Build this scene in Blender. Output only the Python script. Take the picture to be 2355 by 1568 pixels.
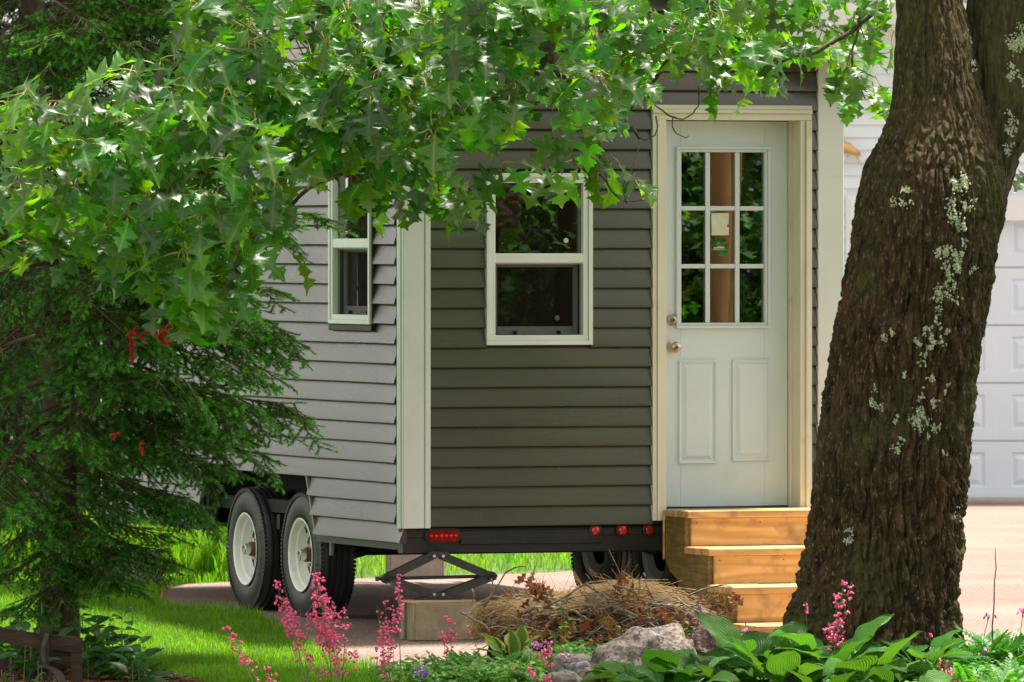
import bpy, math, random
import numpy as np
from mathutils import Vector, Matrix, noise

for o in list(bpy.data.objects):
    bpy.data.objects.remove(o)
SC = bpy.context.scene
COL = SC.collection
R = math.radians
PI = math.pi

# ------------------------------------------------------------------ camera
CAMH = 2.03                      # lens height above the driveway
FPX, CX, CY, HOR = 19310.0, 1177.0, 784.0, 552.0   # focal length / centre / horizon, in units of a 2354-wide frame
PITCH = math.atan((CY - HOR) / FPX)
cd = bpy.data.cameras.new('camera')
cam = bpy.data.objects.new('camera', cd)
COL.objects.link(cam)
cam.location = (0, 0, CAMH)
cam.rotation_euler = (PI / 2 - PITCH, 0, 0)
cd.sensor_width = 36.0
cd.lens = 36.0 * FPX / 2354.0
cd.clip_start = 0.5
cd.clip_end = 4000
cd.dof.use_dof = True
cd.dof.focus_distance = 43.2
cd.dof.aperture_fstop = 8.0
SC.camera = cam

# ------------------------------------------------------------------ sky and sun
SUN_DIR = Vector((0.26, 0.13, 1.0)).normalized()          # towards the sun
w = bpy.data.worlds.new('World')
SC.world = w
w.use_nodes = True
nt = w.node_tree
bg = nt.nodes['Background']
sky = nt.nodes.new('ShaderNodeTexSky')
sky.sky_type = 'NISHITA'
sky.sun_disc = False
sky.sun_elevation = math.asin(SUN_DIR.z)
sky.sun_rotation = math.atan2(SUN_DIR.x, SUN_DIR.y)
sky.dust_density = 0.5
sky.air_density = 1.0
hs = nt.nodes.new('ShaderNodeHueSaturation')
hs.inputs['Saturation'].default_value = 0.0
nt.links.new(sky.outputs['Color'], hs.inputs['Color'])
wm = nt.nodes.new('ShaderNodeMixRGB'); wm.blend_type = 'MULTIPLY'; wm.inputs[0].default_value = 1.0; wm.inputs[2].default_value = (1.0, 0.975, 0.93, 1)   # hazy, slightly warm sky
nt.links.new(hs.outputs['Color'], wm.inputs[1])
nt.links.new(wm.outputs[0], bg.inputs['Color'])
bg.inputs['Strength'].default_value = 0.12
sd = bpy.data.lights.new('sun', 'SUN')
sun = bpy.data.objects.new('sun', sd)
COL.objects.link(sun)
sd.energy = 4.8
sd.angle = R(5)
sd.color = (1.0, 0.95, 0.86)
sun.rotation_euler = SUN_DIR.to_track_quat('Z', 'Y').to_euler()
sun.location = (20, 20, 40)
vs = SC.view_settings
vs.view_transform = 'Standard'
vs.look = 'None'
vs.exposure = 1.36
vs.gamma = 1.0
vs.use_curve_mapping = False
SC.render.engine = 'CYCLES'
SC.cycles.use_denoising = True
SC.cycles.max_bounces = 8
SC.cycles.transparent_max_bounces = 12

# ------------------------------------------------------------------ helpers
def P(x, y, Y):
    """the point at depth Y that the frame position (x, y) (2354-wide units) looks at"""
    rx, u = (x - CX) / FPX, (CY - y) / FPX
    d = Vector((rx, math.cos(PITCH) + u * math.sin(PITCH), -math.sin(PITCH) + u * math.cos(PITCH)))
    t = Y / d.y
    return Vector((d.x * t, Y, CAMH + d.z * t))

def gz(X, Y):
    """height of the ground"""
    z = -0.026 * min(1.0, max(0.0, (49.5 - Y) / 2.5))
    if Y < 45.5:
        z -= 0.03 * (45.5 - max(Y, 30.0))
    return z

def tag(o, label=None, cat=None, group=None, kind=None):
    if label: o['label'] = label
    if cat: o['category'] = cat
    if group: o['group'] = group
    if kind: o['kind'] = kind
    return o

def link(o, parent=None):
    COL.objects.link(o)
    if parent: o.parent = parent
    return o

def empty(name, loc=(0, 0, 0), rz=0.0, label=None, cat=None, group=None):
    o = bpy.data.objects.new(name, None)
    o.empty_display_size = 0.1
    COL.objects.link(o)
    o.location = loc
    o.rotation_euler = (0, 0, rz)
    return tag(o, label, cat, group)

def inst(name, mesh, parent=None, mat=None, loc=None, rot=None, scale=None):
    o = bpy.data.objects.new(name, mesh)
    link(o, parent)
    if mat is not None:
        o.matrix_local = mat
    else:
        if loc is not None: o.location = loc
        if rot is not None: o.rotation_euler = rot
        if scale is not None: o.scale = scale if hasattr(scale, '__len__') else (scale,) * 3
    return o

class MB:
    """collects shapes, builds them as ONE mesh object"""
    def __init__(s):
        s.v, s.f, s.m, s.uv = [], [], [], {}
    def add(s, vs, fs, mi=0):
        b = len(s.v)
        s.v += [tuple(p) for p in vs]
        for f in fs:
            s.f.append(tuple(b + i for i in f)); s.m.append(mi)
        return b
    def box(s, x0, x1, y0, y1, z0, z1, mi=0, M=None, bev=0.0):
        if bev > 0:
            b = min(bev, (x1-x0)*.45, (y1-y0)*.45, (z1-z0)*.45)
            vs = []
            for sx, X in ((1, x0), (-1, x1)):
                for sy, Y in ((1, y0), (-1, y1)):
                    for sz, Z in ((1, z0), (-1, z1)):
                        vs += [(X, Y+sy*b, Z+sz*b), (X+sx*b, Y, Z+sz*b), (X+sx*b, Y+sy*b, Z)]
            def id(i, j, k, a): return ((i*2+j)*2+k)*3+a
            fs = []
            for i in (0, 1):
                q = [id(i,0,0,0), id(i,0,1,0), id(i,1,1,0), id(i,1,0,0)]; fs.append(q if i == 0 else q[::-1])
                q = [id(0,i,0,1), id(1,i,0,1), id(1,i,1,1), id(0,i,1,1)]; fs.append(q if i == 0 else q[::-1])
                q = [id(0,0,i,2), id(0,1,i,2), id(1,1,i,2), id(1,0,i,2)]; fs.append(q if i == 0 else q[::-1])
            for i in (0, 1):
                for j in (0, 1):
                    fs.append([id(i,j,0,0), id(i,j,0,1), id(i,j,1,1), id(i,j,1,0)])
                    fs.append([id(i,0,j,0), id(i,1,j,0), id(i,1,j,2), id(i,0,j,2)])
                    fs.append([id(0,i,j,1), id(1,i,j,1), id(1,i,j,2), id(0,i,j,2)])
            for i in (0, 1):
                for j in (0, 1):
                    for k in (0, 1):
                        fs.append([id(i,j,k,0), id(i,j,k,1), id(i,j,k,2)])
        else:
            vs = [(x0,y0,z0),(x1,y0,z0),(x1,y1,z0),(x0,y1,z0),(x0,y0,z1),(x1,y0,z1),(x1,y1,z1),(x0,y1,z1)]
            fs = [(0,3,2,1),(4,5,6,7),(0,1,5,4),(1,2,6,5),(2,3,7,6),(3,0,4,7)]
        if M is not None: vs = [M @ Vector(p) for p in vs]
        s.add(vs, fs, mi)
        return s
    def tube(s, pts, rad, n=8, mi=0, cap=True):
        pts = [Vector(p) for p in pts]
        if not hasattr(rad, '__len__'): rad = [rad] * len(pts)
        rings, prev = [], None
        for i, p in enumerate(pts):
            t = (pts[min(i+1, len(pts)-1)] - pts[max(i-1, 0)])
            if t.length < 1e-9: t = Vector((0, 0, 1))
            t.normalize()
            a = prev if prev is not None else (Vector((0, 0, 1)) if abs(t.z) < .9 else Vector((1, 0, 0)))
            a = a - t * a.dot(t)
            if a.length < 1e-6: a = t.orthogonal()
            a.normalize(); prev = a
            b = t.cross(a)
            rings.append([p + (a * math.cos(2*PI*k/n) + b * math.sin(2*PI*k/n)) * rad[i] for k in range(n)])
        vs = [q for r in rings for q in r]
        fs = []
        for i in range(len(pts)-1):
            for k in range(n):
                k2 = (k+1) % n
                fs.append((i*n+k, i*n+k2, (i+1)*n+k2, (i+1)*n+k))
        if cap:
            fs.append(tuple(range(n-1, -1, -1))); fs.append(tuple((len(pts)-1)*n + k for k in range(n)))
        s.add(vs, fs, mi)
        return s
    def lathe(s, prof, n=32, mi=0, M=None, closed=False, ax='x'):
        """prof: (axial, radius) points turned about the local x axis"""
        vs = []
        for a, r in prof:
            for k in range(n):
                c, q = math.cos(2*PI*k/n)*r, math.sin(2*PI*k/n)*r
                vs.append((a, c, q) if ax == 'x' else ((c, q, a) if ax == 'z' else (q, a, c)))
        fs = []
        m = len(prof)
        for i in range(m if closed else m-1):
            j = (i+1) % m
            for k in range(n):
                k2 = (k+1) % n
                fs.append((i*n+k, i*n+k2, j*n+k2, j*n+k))
        if M is not None: vs = [M @ Vector(p) for p in vs]
        s.add(vs, fs, mi)
        return s
    def prism(s, poly, axis, a0, a1, mi=0, M=None):
        """poly: 2-D points; axis 'x': points are (y,z), 'y': (x,z), 'z': (x,y)"""
        def mk(p, a):
            return (a, p[0], p[1]) if axis == 'x' else ((p[0], a, p[1]) if axis == 'y' else (p[0], p[1], a))
        n = len(poly)
        vs = [mk(p, a0) for p in poly] + [mk(p, a1) for p in poly]
        if M is not None: vs = [M @ Vector(p) for p in vs]
        fs = [tuple(range(n-1, -1, -1)), tuple(range(n, 2*n))]
        for i in range(n):
            j = (i+1) % n
            fs.append((i, j, n+j, n+i))
        s.add(vs, fs, mi)
        return s
    def mesh(s, name, mats, smooth=False, fix=True):
        m = bpy.data.meshes.new(name)
        m.from_pydata(s.v, [], s.f)
        for a in (mats if isinstance(mats, (list, tuple)) else [mats]): m.materials.append(a)
        m.polygons.foreach_set('material_index', s.m)
        if fix:
            import bmesh
            b = bmesh.new(); b.from_mesh(m)
            bmesh.ops.recalc_face_normals(b, faces=b.faces[:])
            b.to_mesh(m); b.free()
        if smooth is True:
            m.polygons.foreach_set('use_smooth', [True]*len(m.polygons))
        m.update()
        if smooth and smooth is not True:
            m.polygons.foreach_set('use_smooth', [True]*len(m.polygons))
            try: m.set_sharp_from_angle(angle=R(smooth))
            except Exception: pass
        return m
    def build(s, name, mats, parent=None, smooth=False, fix=True):
        return inst(name, s.mesh(name, mats, smooth, fix), parent)

def mesh_np(name, V, F, mats, mi=None, uv=None, smooth=False):
    V = np.asarray(V, dtype=np.float32); F = np.asarray(F, dtype=np.int32)
    m = bpy.data.meshes.new(name)
    nf, k = F.shape
    m.vertices.add(len(V)); m.vertices.foreach_set('co', V.ravel())
    m.loops.add(nf*k); m.loops.foreach_set('vertex_index', F.ravel())
    m.polygons.add(nf); m.polygons.foreach_set('loop_start', np.arange(nf, dtype=np.int32)*k)
    for a in (mats if isinstance(mats, (list, tuple)) else [mats]): m.materials.append(a)
    if mi is not None: m.polygons.foreach_set('material_index', np.asarray(mi, dtype=np.int32))
    if uv is not None:
        l = m.uv_layers.new(name='UVMap')
        l.data.foreach_set('uv', np.asarray(uv, dtype=np.float32)[F.ravel()].ravel())
    if smooth: m.polygons.foreach_set('use_smooth', np.ones(nf, dtype=bool))
    m.update(calc_edges=True)
    return m

def scatter(T, mats4):
    """template T=(V,F,uv,mi) copied by 4x4 matrices -> V,F,uv,mi arrays"""
    V, F, uv, mi = T
    A = np.asarray([[list(r) for r in m] for m in mats4], dtype=np.float32)
    n = len(A)
    VV = np.einsum('nij,vj->nvi', A[:, :3, :3], V) + A[:, None, :3, 3]
    FF = (F[None] + (np.arange(n)*len(V))[:, None, None]).reshape(-1, F.shape[1])
    return VV.reshape(-1, 3), FF, np.tile(uv, (n, 1)), np.tile(mi, n)

def cat(parts):
    Vs, Fs, Us, Ms, b = [], [], [], [], 0
    for V, F, u, m in parts:
        Vs.append(V); Fs.append(F + b); Us.append(u); Ms.append(m); b += len(V)
    return np.concatenate(Vs), np.concatenate(Fs), np.concatenate(Us), np.concatenate(Ms)

def frame_from(y, n):
    """rotation whose Y axis is y and whose Z axis is close to n"""
    y = y.normalized()
    x = y.cross(n)
    if x.length < 1e-5: x = y.orthogonal()
    x.normalize()
    z = x.cross(y)
    return Matrix((x, y, z)).transposed().to_4x4()

def in_poly(x, y, poly):
    c = False; j = len(poly)-1
    for i in range(len(poly)):
        xi, yi = poly[i]; xj, yj = poly[j]
        if (yi > y) != (yj > y) and x < (xj-xi)*(y-yi)/(yj-yi)+xi: c = not c
        j = i
    return c

# ------------------------------------------------------------------ materials
def mat(name, c1, c2=None, scale=5.0, rough=0.6, bump=0.0, bscale=40.0, spec=0.5, metal=0.0, stretch=(1, 1, 1),
        detail=5.0, lo=0.35, hi=0.65, c3=None, s3=30.0, t3=(0.6, 0.7), island=0.0, rrough=0.0, coat=0.0, bdist=0.01):
    m = bpy.data.materials.new(name); m.use_nodes = True
    n, l = m.node_tree.nodes, m.node_tree.links
    b = n['Principled BSDF']
    b.inputs['Roughness'].default_value = rough
    b.inputs['Metallic'].default_value = metal
    b.inputs['Specular IOR Level'].default_value = spec
    b.inputs['Coat Weight'].default_value = coat
    tc = n.new('ShaderNodeTexCoord'); mp = n.new('ShaderNodeMapping')
    mp.inputs['Scale'].default_value = stretch
    l.new(tc.outputs['Object'], mp.inputs['Vector'])
    oi = n.new('ShaderNodeObjectInfo')
    ad = n.new('ShaderNodeVectorMath'); ad.operation = 'ADD'
    l.new(mp.outputs['Vector'], ad.inputs[0])
    mu = n.new('ShaderNodeMath'); mu.operation = 'MULTIPLY'; mu.inputs[1].default_value = 37.0
    l.new(oi.outputs['Random'], mu.inputs[0]); l.new(mu.outputs[0], ad.inputs[1])
    vec = ad.outputs[0]
    col = None
    if c2 is not None:
        t = n.new('ShaderNodeTexNoise'); t.inputs['Scale'].default_value = scale; t.inputs['Detail'].default_value = detail
        l.new(vec, t.inputs['Vector'])
        r = n.new('ShaderNodeValToRGB')
        r.color_ramp.elements[0].position = lo; r.color_ramp.elements[0].color = (*c1, 1)
        r.color_ramp.elements[1].position = hi; r.color_ramp.elements[1].color = (*c2, 1)
        l.new(t.outputs['Fac'], r.inputs['Fac'])
        col = r.outputs['Color']
        if c3 is not None:
            t2 = n.new('ShaderNodeTexNoise'); t2.inputs['Scale'].default_value = s3; t2.inputs['Detail'].default_value = 3
            l.new(vec, t2.inputs['Vector'])
            r2 = n.new('ShaderNodeValToRGB')
            r2.color_ramp.elements[0].position = t3[0]; r2.color_ramp.elements[1].position = t3[1]
            l.new(t2.outputs['Fac'], r2.inputs['Fac'])
            mx = n.new('ShaderNodeMixRGB'); mx.inputs[2].default_value = (*c3, 1)
            l.new(r2.outputs['Color'], mx.inputs[0]); l.new(col, mx.inputs[1])
            col = mx.outputs[0]
        if rrough:
            q = n.new('ShaderNodeMapRange'); q.inputs['To Min'].default_value = rough-rrough; q.inputs['To Max'].default_value = rough+rrough
            l.new(t.outputs['Fac'], q.inputs['Value']); l.new(q.outputs[0], b.inputs['Roughness'])
    if island:
        hs = n.new('ShaderNodeHueSaturation')
        g = n.new('ShaderNodeNewGeometry')
        sm = n.new('ShaderNodeMath'); sm.operation = 'ADD'
        l.new(g.outputs['Random Per Island'], sm.inputs[0]); l.new(oi.outputs['Random'], sm.inputs[1])
        fr = n.new('ShaderNodeMath'); fr.operation = 'FRACT'; l.new(sm.outputs[0], fr.inputs[0])
        mr = n.new('ShaderNodeMapRange'); mr.inputs['To Min'].default_value = 1-island; mr.inputs['To Max'].default_value = 1+island
        l.new(fr.outputs[0], mr.inputs['Value']); l.new(mr.outputs[0], hs.inputs['Value'])
        if col is None: hs.inputs['Color'].default_value = (*c1, 1)
        else: l.new(col, hs.inputs['Color'])
        col = hs.outputs['Color']
    if col is None: b.inputs['Base Color'].default_value = (*c1, 1)
    else: l.new(col, b.inputs['Base Color'])
    if bump:
        t = n.new('ShaderNodeTexNoise'); t.inputs['Scale'].default_value = bscale; t.inputs['Detail'].default_value = 4
        l.new(vec, t.inputs['Vector'])
        bp = n.new('ShaderNodeBump'); bp.inputs['Strength'].default_value = bump; bp.inputs['Distance'].default_value = bdist
        l.new(t.outputs['Fac'], bp.inputs['Height']); l.new(bp.outputs[0], b.inputs['Normal'])
    return m

def leafmat(name, c, ct, rough=0.45, trans=0.4, var=0.25, hue=0.03, vein=None, spec=0.5, veins=0.0, margin=None, sat=1.0, lateral=0.0):
    """leaf: glossy principled + translucent, varied per leaf; vein = midrib colour (uv.x is the signed distance to the midrib)"""
    m = bpy.data.materials.new(name); m.use_nodes = True
    n, l = m.node_tree.nodes, m.node_tree.links
    b = n['Principled BSDF']; out = n['Material Output']
    b.inputs['Roughness'].default_value = rough
    b.inputs['Specular IOR Level'].default_value = spec
    oi = n.new('ShaderNodeObjectInfo'); g = n.new('ShaderNodeNewGeometry')
    sm = n.new('ShaderNodeMath'); sm.operation = 'ADD'
    l.new(g.outputs['Random Per Island'], sm.inputs[0]); l.new(oi.outputs['Random'], sm.inputs[1])
    fr = n.new('ShaderNodeMath'); fr.operation = 'FRACT'; l.new(sm.outputs[0], fr.inputs[0])
    m7 = n.new('ShaderNodeMath'); m7.operation = 'MULTIPLY'; m7.inputs[1].default_value = 7.13; l.new(fr.outputs[0], m7.inputs[0])
    fr2 = n.new('ShaderNodeMath'); fr2.operation = 'FRACT'; l.new(m7.outputs[0], fr2.inputs[0])
    mv = n.new('ShaderNodeMapRange'); mv.inputs['To Min'].default_value = 1-var; mv.inputs['To Max'].default_value = 1+var
    l.new(fr.outputs[0], mv.inputs['Value'])
    mh = n.new('ShaderNodeMapRange'); mh.inputs['To Min'].default_value = .5-hue; mh.inputs['To Max'].default_value = .5+hue
    l.new(fr2.outputs[0], mh.inputs['Value'])
    def shade(colour):
        h = n.new('ShaderNodeHueSaturation'); h.inputs['Saturation'].default_value = sat
        l.new(mv.outputs[0], h.inputs['Value']); l.new(mh.outputs[0], h.inputs['Hue'])
        src = None
        if vein or margin or veins or lateral:
            uv = n.new('ShaderNodeUVMap'); sp = n.new('ShaderNodeSeparateXYZ')
            l.new(uv.outputs[0], sp.inputs[0])
            ab = n.new('ShaderNodeMath'); ab.operation = 'ABSOLUTE'; l.new(sp.outputs[0], ab.inputs[0])
        if vein:
            r = n.new('ShaderNodeValToRGB')
            r.color_ramp.elements[0].position = 0.012; r.color_ramp.elements[0].color = (*vein, 1)
            r.color_ramp.elements[1].position = 0.035; r.color_ramp.elements[1].color = (*colour, 1)
            l.new(ab.outputs[0], r.inputs['Fac']); src = r.outputs['Color']
        if margin:
            r = n.new('ShaderNodeValToRGB')
            r.color_ramp.elements[0].position = 0.62; r.color_ramp.elements[0].color = (*colour, 1)
            r.color_ramp.elements[1].position = 0.70; r.color_ramp.elements[1].color = (*margin, 1)
            l.new(ab.outputs[0], r.inputs['Fac']); src = r.outputs['Color']
        if src is None: h.inputs['Color'].default_value = (*colour, 1)
        else: l.new(src, h.inputs['Color'])
        return h.outputs['Color'], (ab if (vein or margin or veins) else None)
    co, ab = shade(c)
    l.new(co, b.inputs['Base Color'])
    tl = n.new('ShaderNodeBsdfTranslucent')
    ct2, _ = shade(ct)
    l.new(ct2, tl.inputs['Color'])
    mx = n.new('ShaderNodeMixShader'); mx.inputs[0].default_value = trans
    l.new(b.outputs[0], mx.inputs[1]); l.new(tl.outputs[0], mx.inputs[2]); l.new(mx.outputs[0], out.inputs['Surface'])
    if veins and ab is not None:
        wv = n.new('ShaderNodeMath'); wv.operation = 'MULTIPLY'; wv.inputs[1].default_value = 2*PI*veins; l.new(ab.outputs[0], wv.inputs[0])
        sn = n.new('ShaderNodeMath'); sn.operation = 'SINE'; l.new(wv.outputs[0], sn.inputs[0])
        bp = n.new('ShaderNodeBump'); bp.inputs['Strength'].default_value = 0.7; bp.inputs['Distance'].default_value = 0.004
        l.new(sn.outputs[0], bp.inputs['Height']); l.new(bp.outputs[0], b.inputs['Normal']); l.new(bp.outputs[0], tl.inputs['Normal'])
    if lateral:
        uv = n.new('ShaderNodeUVMap'); sp = n.new('ShaderNodeSeparateXYZ'); l.new(uv.outputs[0], sp.inputs[0])
        a2 = n.new('ShaderNodeMath'); a2.operation = 'ABSOLUTE'; l.new(sp.outputs[0], a2.inputs[0])
        q1 = n.new('ShaderNodeMath'); q1.operation = 'MULTIPLY_ADD'; q1.inputs[1].default_value = -.85; l.new(a2.outputs[0], q1.inputs[0]); l.new(sp.outputs[1], q1.inputs[2])
        q2 = n.new('ShaderNodeMath'); q2.operation = 'MULTIPLY'; q2.inputs[1].default_value = 2*PI*lateral; l.new(q1.outputs[0], q2.inputs[0])
        q3 = n.new('ShaderNodeMath'); q3.operation = 'SINE'; l.new(q2.outputs[0], q3.inputs[0])
        q4 = n.new('ShaderNodeMath'); q4.operation = 'ABSOLUTE'; l.new(q3.outputs[0], q4.inputs[0])
        tcn = n.new('ShaderNodeTexNoise'); tcn.inputs['Scale'].default_value = 60; q5 = n.new('ShaderNodeMath'); q5.operation = 'MULTIPLY_ADD'; q5.inputs[1].default_value = 1.2
        tg = n.new('ShaderNodeNewGeometry'); l.new(tg.outputs['Position'], tcn.inputs['Vector']); l.new(tcn.outputs['Fac'], q5.inputs[0]); l.new(q4.outputs[0], q5.inputs[2])
        bp = n.new('ShaderNodeBump'); bp.inputs['Strength'].default_value = .12; bp.inputs['Distance'].default_value = .003
        l.new(q5.outputs[0], bp.inputs['Height']); l.new(bp.outputs[0], b.inputs['Normal'])
    return m

def glassmat(name, tint=(0.9, 0.95, 0.92), refl=1.0):
    """thin window glass: mirror by fresnel over clear"""
    m = bpy.data.materials.new(name); m.use_nodes = True
    n, l = m.node_tree.nodes, m.node_tree.links
    n.remove(n['Principled BSDF']); out = n['Material Output']
    tr = n.new('ShaderNodeBsdfTransparent'); tr.inputs[0].default_value = (*tint, 1)
    gl = n.new('ShaderNodeBsdfGlossy'); gl.inputs['Roughness'].default_value = 0.004
    fz = n.new('ShaderNodeFresnel'); fz.inputs['IOR'].default_value = 1.6
    ml = n.new('ShaderNodeMath'); ml.operation = 'MULTIPLY'; ml.inputs[1].default_value = 2.7*refl; ml.use_clamp = True
    l.new(fz.outputs[0], ml.inputs[0])
    mx = n.new('ShaderNodeMixShader')
    l.new(ml.outputs[0], mx.inputs[0]); l.new(tr.outputs[0], mx.inputs[1]); l.new(gl.outputs[0], mx.inputs[2])
    l.new(mx.outputs[0], out.inputs['Surface'])
    return m

random.seed(11)
rng = random.Random(5)
NR = np.random.default_rng(7)
# ------------------------------------------------------------------ the ground
M_SOILG = mat('lawn_soil', (0.045, 0.085, 0.012), (0.075, 0.13, 0.02), 3.0, 0.95, 0.4, 30)
M_PAVE = mat('driveway_stone', (0.225, 0.145, 0.118), (0.335, 0.232, 0.192), 0.9, 0.9, 0.8, 110, detail=12, lo=.30, hi=.70, c3=(0.085, 0.06, 0.055), s3=70, t3=(0.53, 0.62))
M_MULCH = mat('mulch_soil', (0.028, 0.016, 0.010), (0.06, 0.03, 0.017), 25, 0.95, 0.6, 60)
M_SOIL = mat('bed_soil', (0.018, 0.013, 0.009), (0.04, 0.028, 0.018), 20, 0.95, 0.6, 60)
M_WATER = mat('lake_water', (0.02, 0.035, 0.04), None, rough=0.08, spec=0.8, bump=0.25, bscale=1.2)
M_FARWOOD = mat('far_wood', (0.02, 0.035, 0.012), (0.04, 0.06, 0.02), 0.05, 0.9)

def sheet(name, poly, mat_, dz, kind='structure', step=0.0):
    """flat polygon laid on the ground, dz above it, cut into strips so that it follows the slope"""
    import bmesh
    b = bmesh.new()
    f = b.faces.new([b.verts.new((x, y, 0)) for x, y in poly])
    bmesh.ops.triangulate(b, faces=[f])
    ys = sorted({30.0, 45.5, 47.0, 49.5} | ({y for _, y in poly} if step else set()))
    for yc in ys:
        bmesh.ops.bisect_plane(b, geom=b.verts[:] + b.edges[:] + b.faces[:], plane_co=(0, yc, 0), plane_no=(0, 1, 0))
    for v in b.verts: v.co.z = gz(v.co.x, v.co.y) + dz
    bmesh.ops.recalc_face_normals(b, faces=b.faces[:])
    if sum(q.normal.z for q in b.faces) < 0: bmesh.ops.reverse_faces(b, faces=b.faces[:])
    m = bpy.data.meshes.new(name); b.to_mesh(m); b.free(); m.materials.append(mat_)
    o = inst(name, m); o['kind'] = kind
    return o

sheet('ground', [(-900, -300), (900, -300), (900, 1500), (-900, 1500)], M_SOILG, 0.0)
def G(x, y):
    """ground point seen at the frame position"""
    Y = 45.0
    for _ in range(30):
        p = P(x, y, Y)
        Y += (p.z - gz(p.x, Y)) * 18
    return p
MUL = [(-3.2, 36), (-0.9, 36), (-1.20, 39.8)] + [(p.x, p.y) for p in (G(450, 1566), G(360, 1545), G(280, 1528), G(170, 1516), G(60, 1508), G(-60, 1504))] + [(-3.2, 42.3)]
DRIVE = [(-2.02, 47.3), (-1.92, 46.75), (-1.75, 46.5), (-1.45, 45.8), (-1.28, 44.7), (-1.05, 43.4), (-0.86, 42.5), (-0.62, 41.8), (-0.35, 41.4),
         (0.6, 41.3), (2.2, 41.2), (9, 41.0), (14, 45), (14, 66.2), (1.5, 66.2), (1.0, 56), (0.75, 52.3), (0.25, 51.2), (-0.6, 50.5), (-1.6, 49.8), (-1.98, 49.4), (-2.08, 48.4)]
sheet('driveway', DRIVE, M_PAVE, 0.004)
sheet('mulch_bed', MUL, M_MULCH, 0.006)
sheet('garden_soil', [(-0.42, 37.0), (4.2, 37.0), (4.2, 42.7), (1.6, 43.0), (0.9, 42.75), (0.0, 42.5), (-0.25, 41.6), (-0.42, 40.4)], M_SOIL, 0.010)
mb = MB(); mb.add([(-400, 80, 0.02), (-2.0, 80, 0.02), (-2.0, 1150, 0.02), (-400, 1150, 0.02)], [(0, 1, 2, 3)])
o = mb.build('lake', M_WATER); o['kind'] = 'structure'
# the far shore: one wood that reads as a mass
mb = MB()
for k in range(160):
    x = -420 + k*5.2 + rng.uniform(-2, 2); h = rng.uniform(6, 11); y = 1165 + rng.uniform(-6, 25)
    mb.lathe([(0, 1.2), (h*.25, 3.0), (h*.6, 2.2), (h, 0.1)], 7, M=Matrix.Translation((x, y, 0)), ax='z')
o = mb.build('far_shore_wood', M_FARWOOD, smooth=True); tag(o, kind='stuff')

# grass blades -----------------------------------------------------
GR = leafmat('grass_blade', (0.085, 0.235, 0.005), (0.26, 0.54, 0.008), 0.5, 0.5, 0.45, 0.04)
def grass(name, poly, n, h0, h1, w, mat_, excl=None, lean=0.5, seed=1):
    r = np.random.default_rng(seed)
    xs = [p[0] for p in poly]; ys = [p[1] for p in poly]
    pts = np.column_stack([r.uniform(min(xs), max(xs), n), r.uniform(min(ys), max(ys), n)])
    def inside(pl, q):
        c = np.zeros(len(q), bool); j = len(pl)-1
        for i in range(len(pl)):
            xi, yi = pl[i]; xj, yj = pl[j]
            if yi != yj:
                c ^= ((yi > q[:, 1]) != (yj > q[:, 1])) & (q[:, 0] < (xj-xi)*(q[:, 1]-yi)/(yj-yi)+xi)
            j = i
        return c
    k = inside(poly, pts)
    for e in (excl or []): k &= ~inside(e, pts)
    pts = pts[k]; n = len(pts)
    z = np.where(pts[:, 1] < 45.5, -0.03*(45.5-pts[:, 1]), 0.0) - 0.026*np.clip((49.5-pts[:, 1])/2.5, 0, 1)
    base = np.column_stack([pts, z])
    # patchy length
    ph = 0.5+0.5*np.sin(pts[:, 0]*5.1+np.sin(pts[:, 1]*2.3)*2)*np.sin(pts[:, 1]*3.7+pts[:, 0])
    h = (h0 + (h1-h0)*r.random(n)) * (0.75+0.5*ph)
    a = r.uniform(0, 2*PI, n); d = np.column_stack([np.cos(a), np.sin(a), np.zeros(n)])
    le = r.uniform(0.1, lean, n)[:, None]*h[:, None]
    sa = a + PI/2 + r.uniform(-.6, .6, n); sd_ = np.column_stack([np.cos(sa), np.sin(sa), np.zeros(n)])*(w*r.uniform(.6, 1.3, n))[:, None]
    up = np.column_stack([np.zeros(n), np.zeros(n), h])
    mid = base + up*0.6 + d*le*0.35
    tip = base + up*r.uniform(.8, 1.0, n)[:, None] + d*le
    V = np.stack([base-sd_, base+sd_, mid-sd_*.75, mid+sd_*.75, tip], 1).reshape(-1, 3)
    i = (np.arange(n)*5)[:, None, None]
    F = (np.array([[0, 1, 3], [0, 3, 2], [2, 3, 4]])[None] + i).reshape(-1, 3)
    uv = np.tile(np.array([[.5, 0], [.5, 0], [.5, .5], [.5, .5], [.5, 1]]), (n, 1))
    o = inst(name, mesh_np(name, V, F, mat_, None, uv))
    o['kind'] = 'stuff'
    return o
LAWN = [(-2.7, 38.4), (-0.45, 38.4), (-0.42, 40.6), (-0.55, 41.5), (-0.82, 42.45), (-1.02, 43.4), (-1.24, 44.7), (-1.40, 45.8), (-1.70, 46.45), (-2.2, 46.8), (-2.9, 46.9)]
grass('lawn_grass', LAWN, 125000, 0.025, 0.06, 0.0018, GR, [MUL], 0.8, 3)
edge = [(-2.6, 46.55), (-1.72, 46.2), (-1.40, 45.6), (-1.25, 44.6), (-1.05, 43.3), (-0.86, 42.4), (-0.62, 41.6), (-0.42, 41.2), (-0.36, 41.5),
        (-0.6, 41.9), (-0.83, 42.6), (-1.02, 43.5), (-1.25, 44.8), (-1.42, 45.9), (-1.72, 46.6), (-2.6, 46.95)]
grass('lawn_edge_grass', edge, 30000, 0.03, 0.10, 0.0018, GR, [MUL], 0.9, 4)
BACK = [(-5, 49.8), (-1.6, 49.9), (-0.6, 50.6), (0.25, 51.3), (0.75, 52.4), (1.0, 56), (1.2, 75), (-6, 75)]
grass('rear_lawn_grass', BACK, 60000, 0.05, 0.11, 0.0035, GR, None, 0.8, 5)
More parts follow.
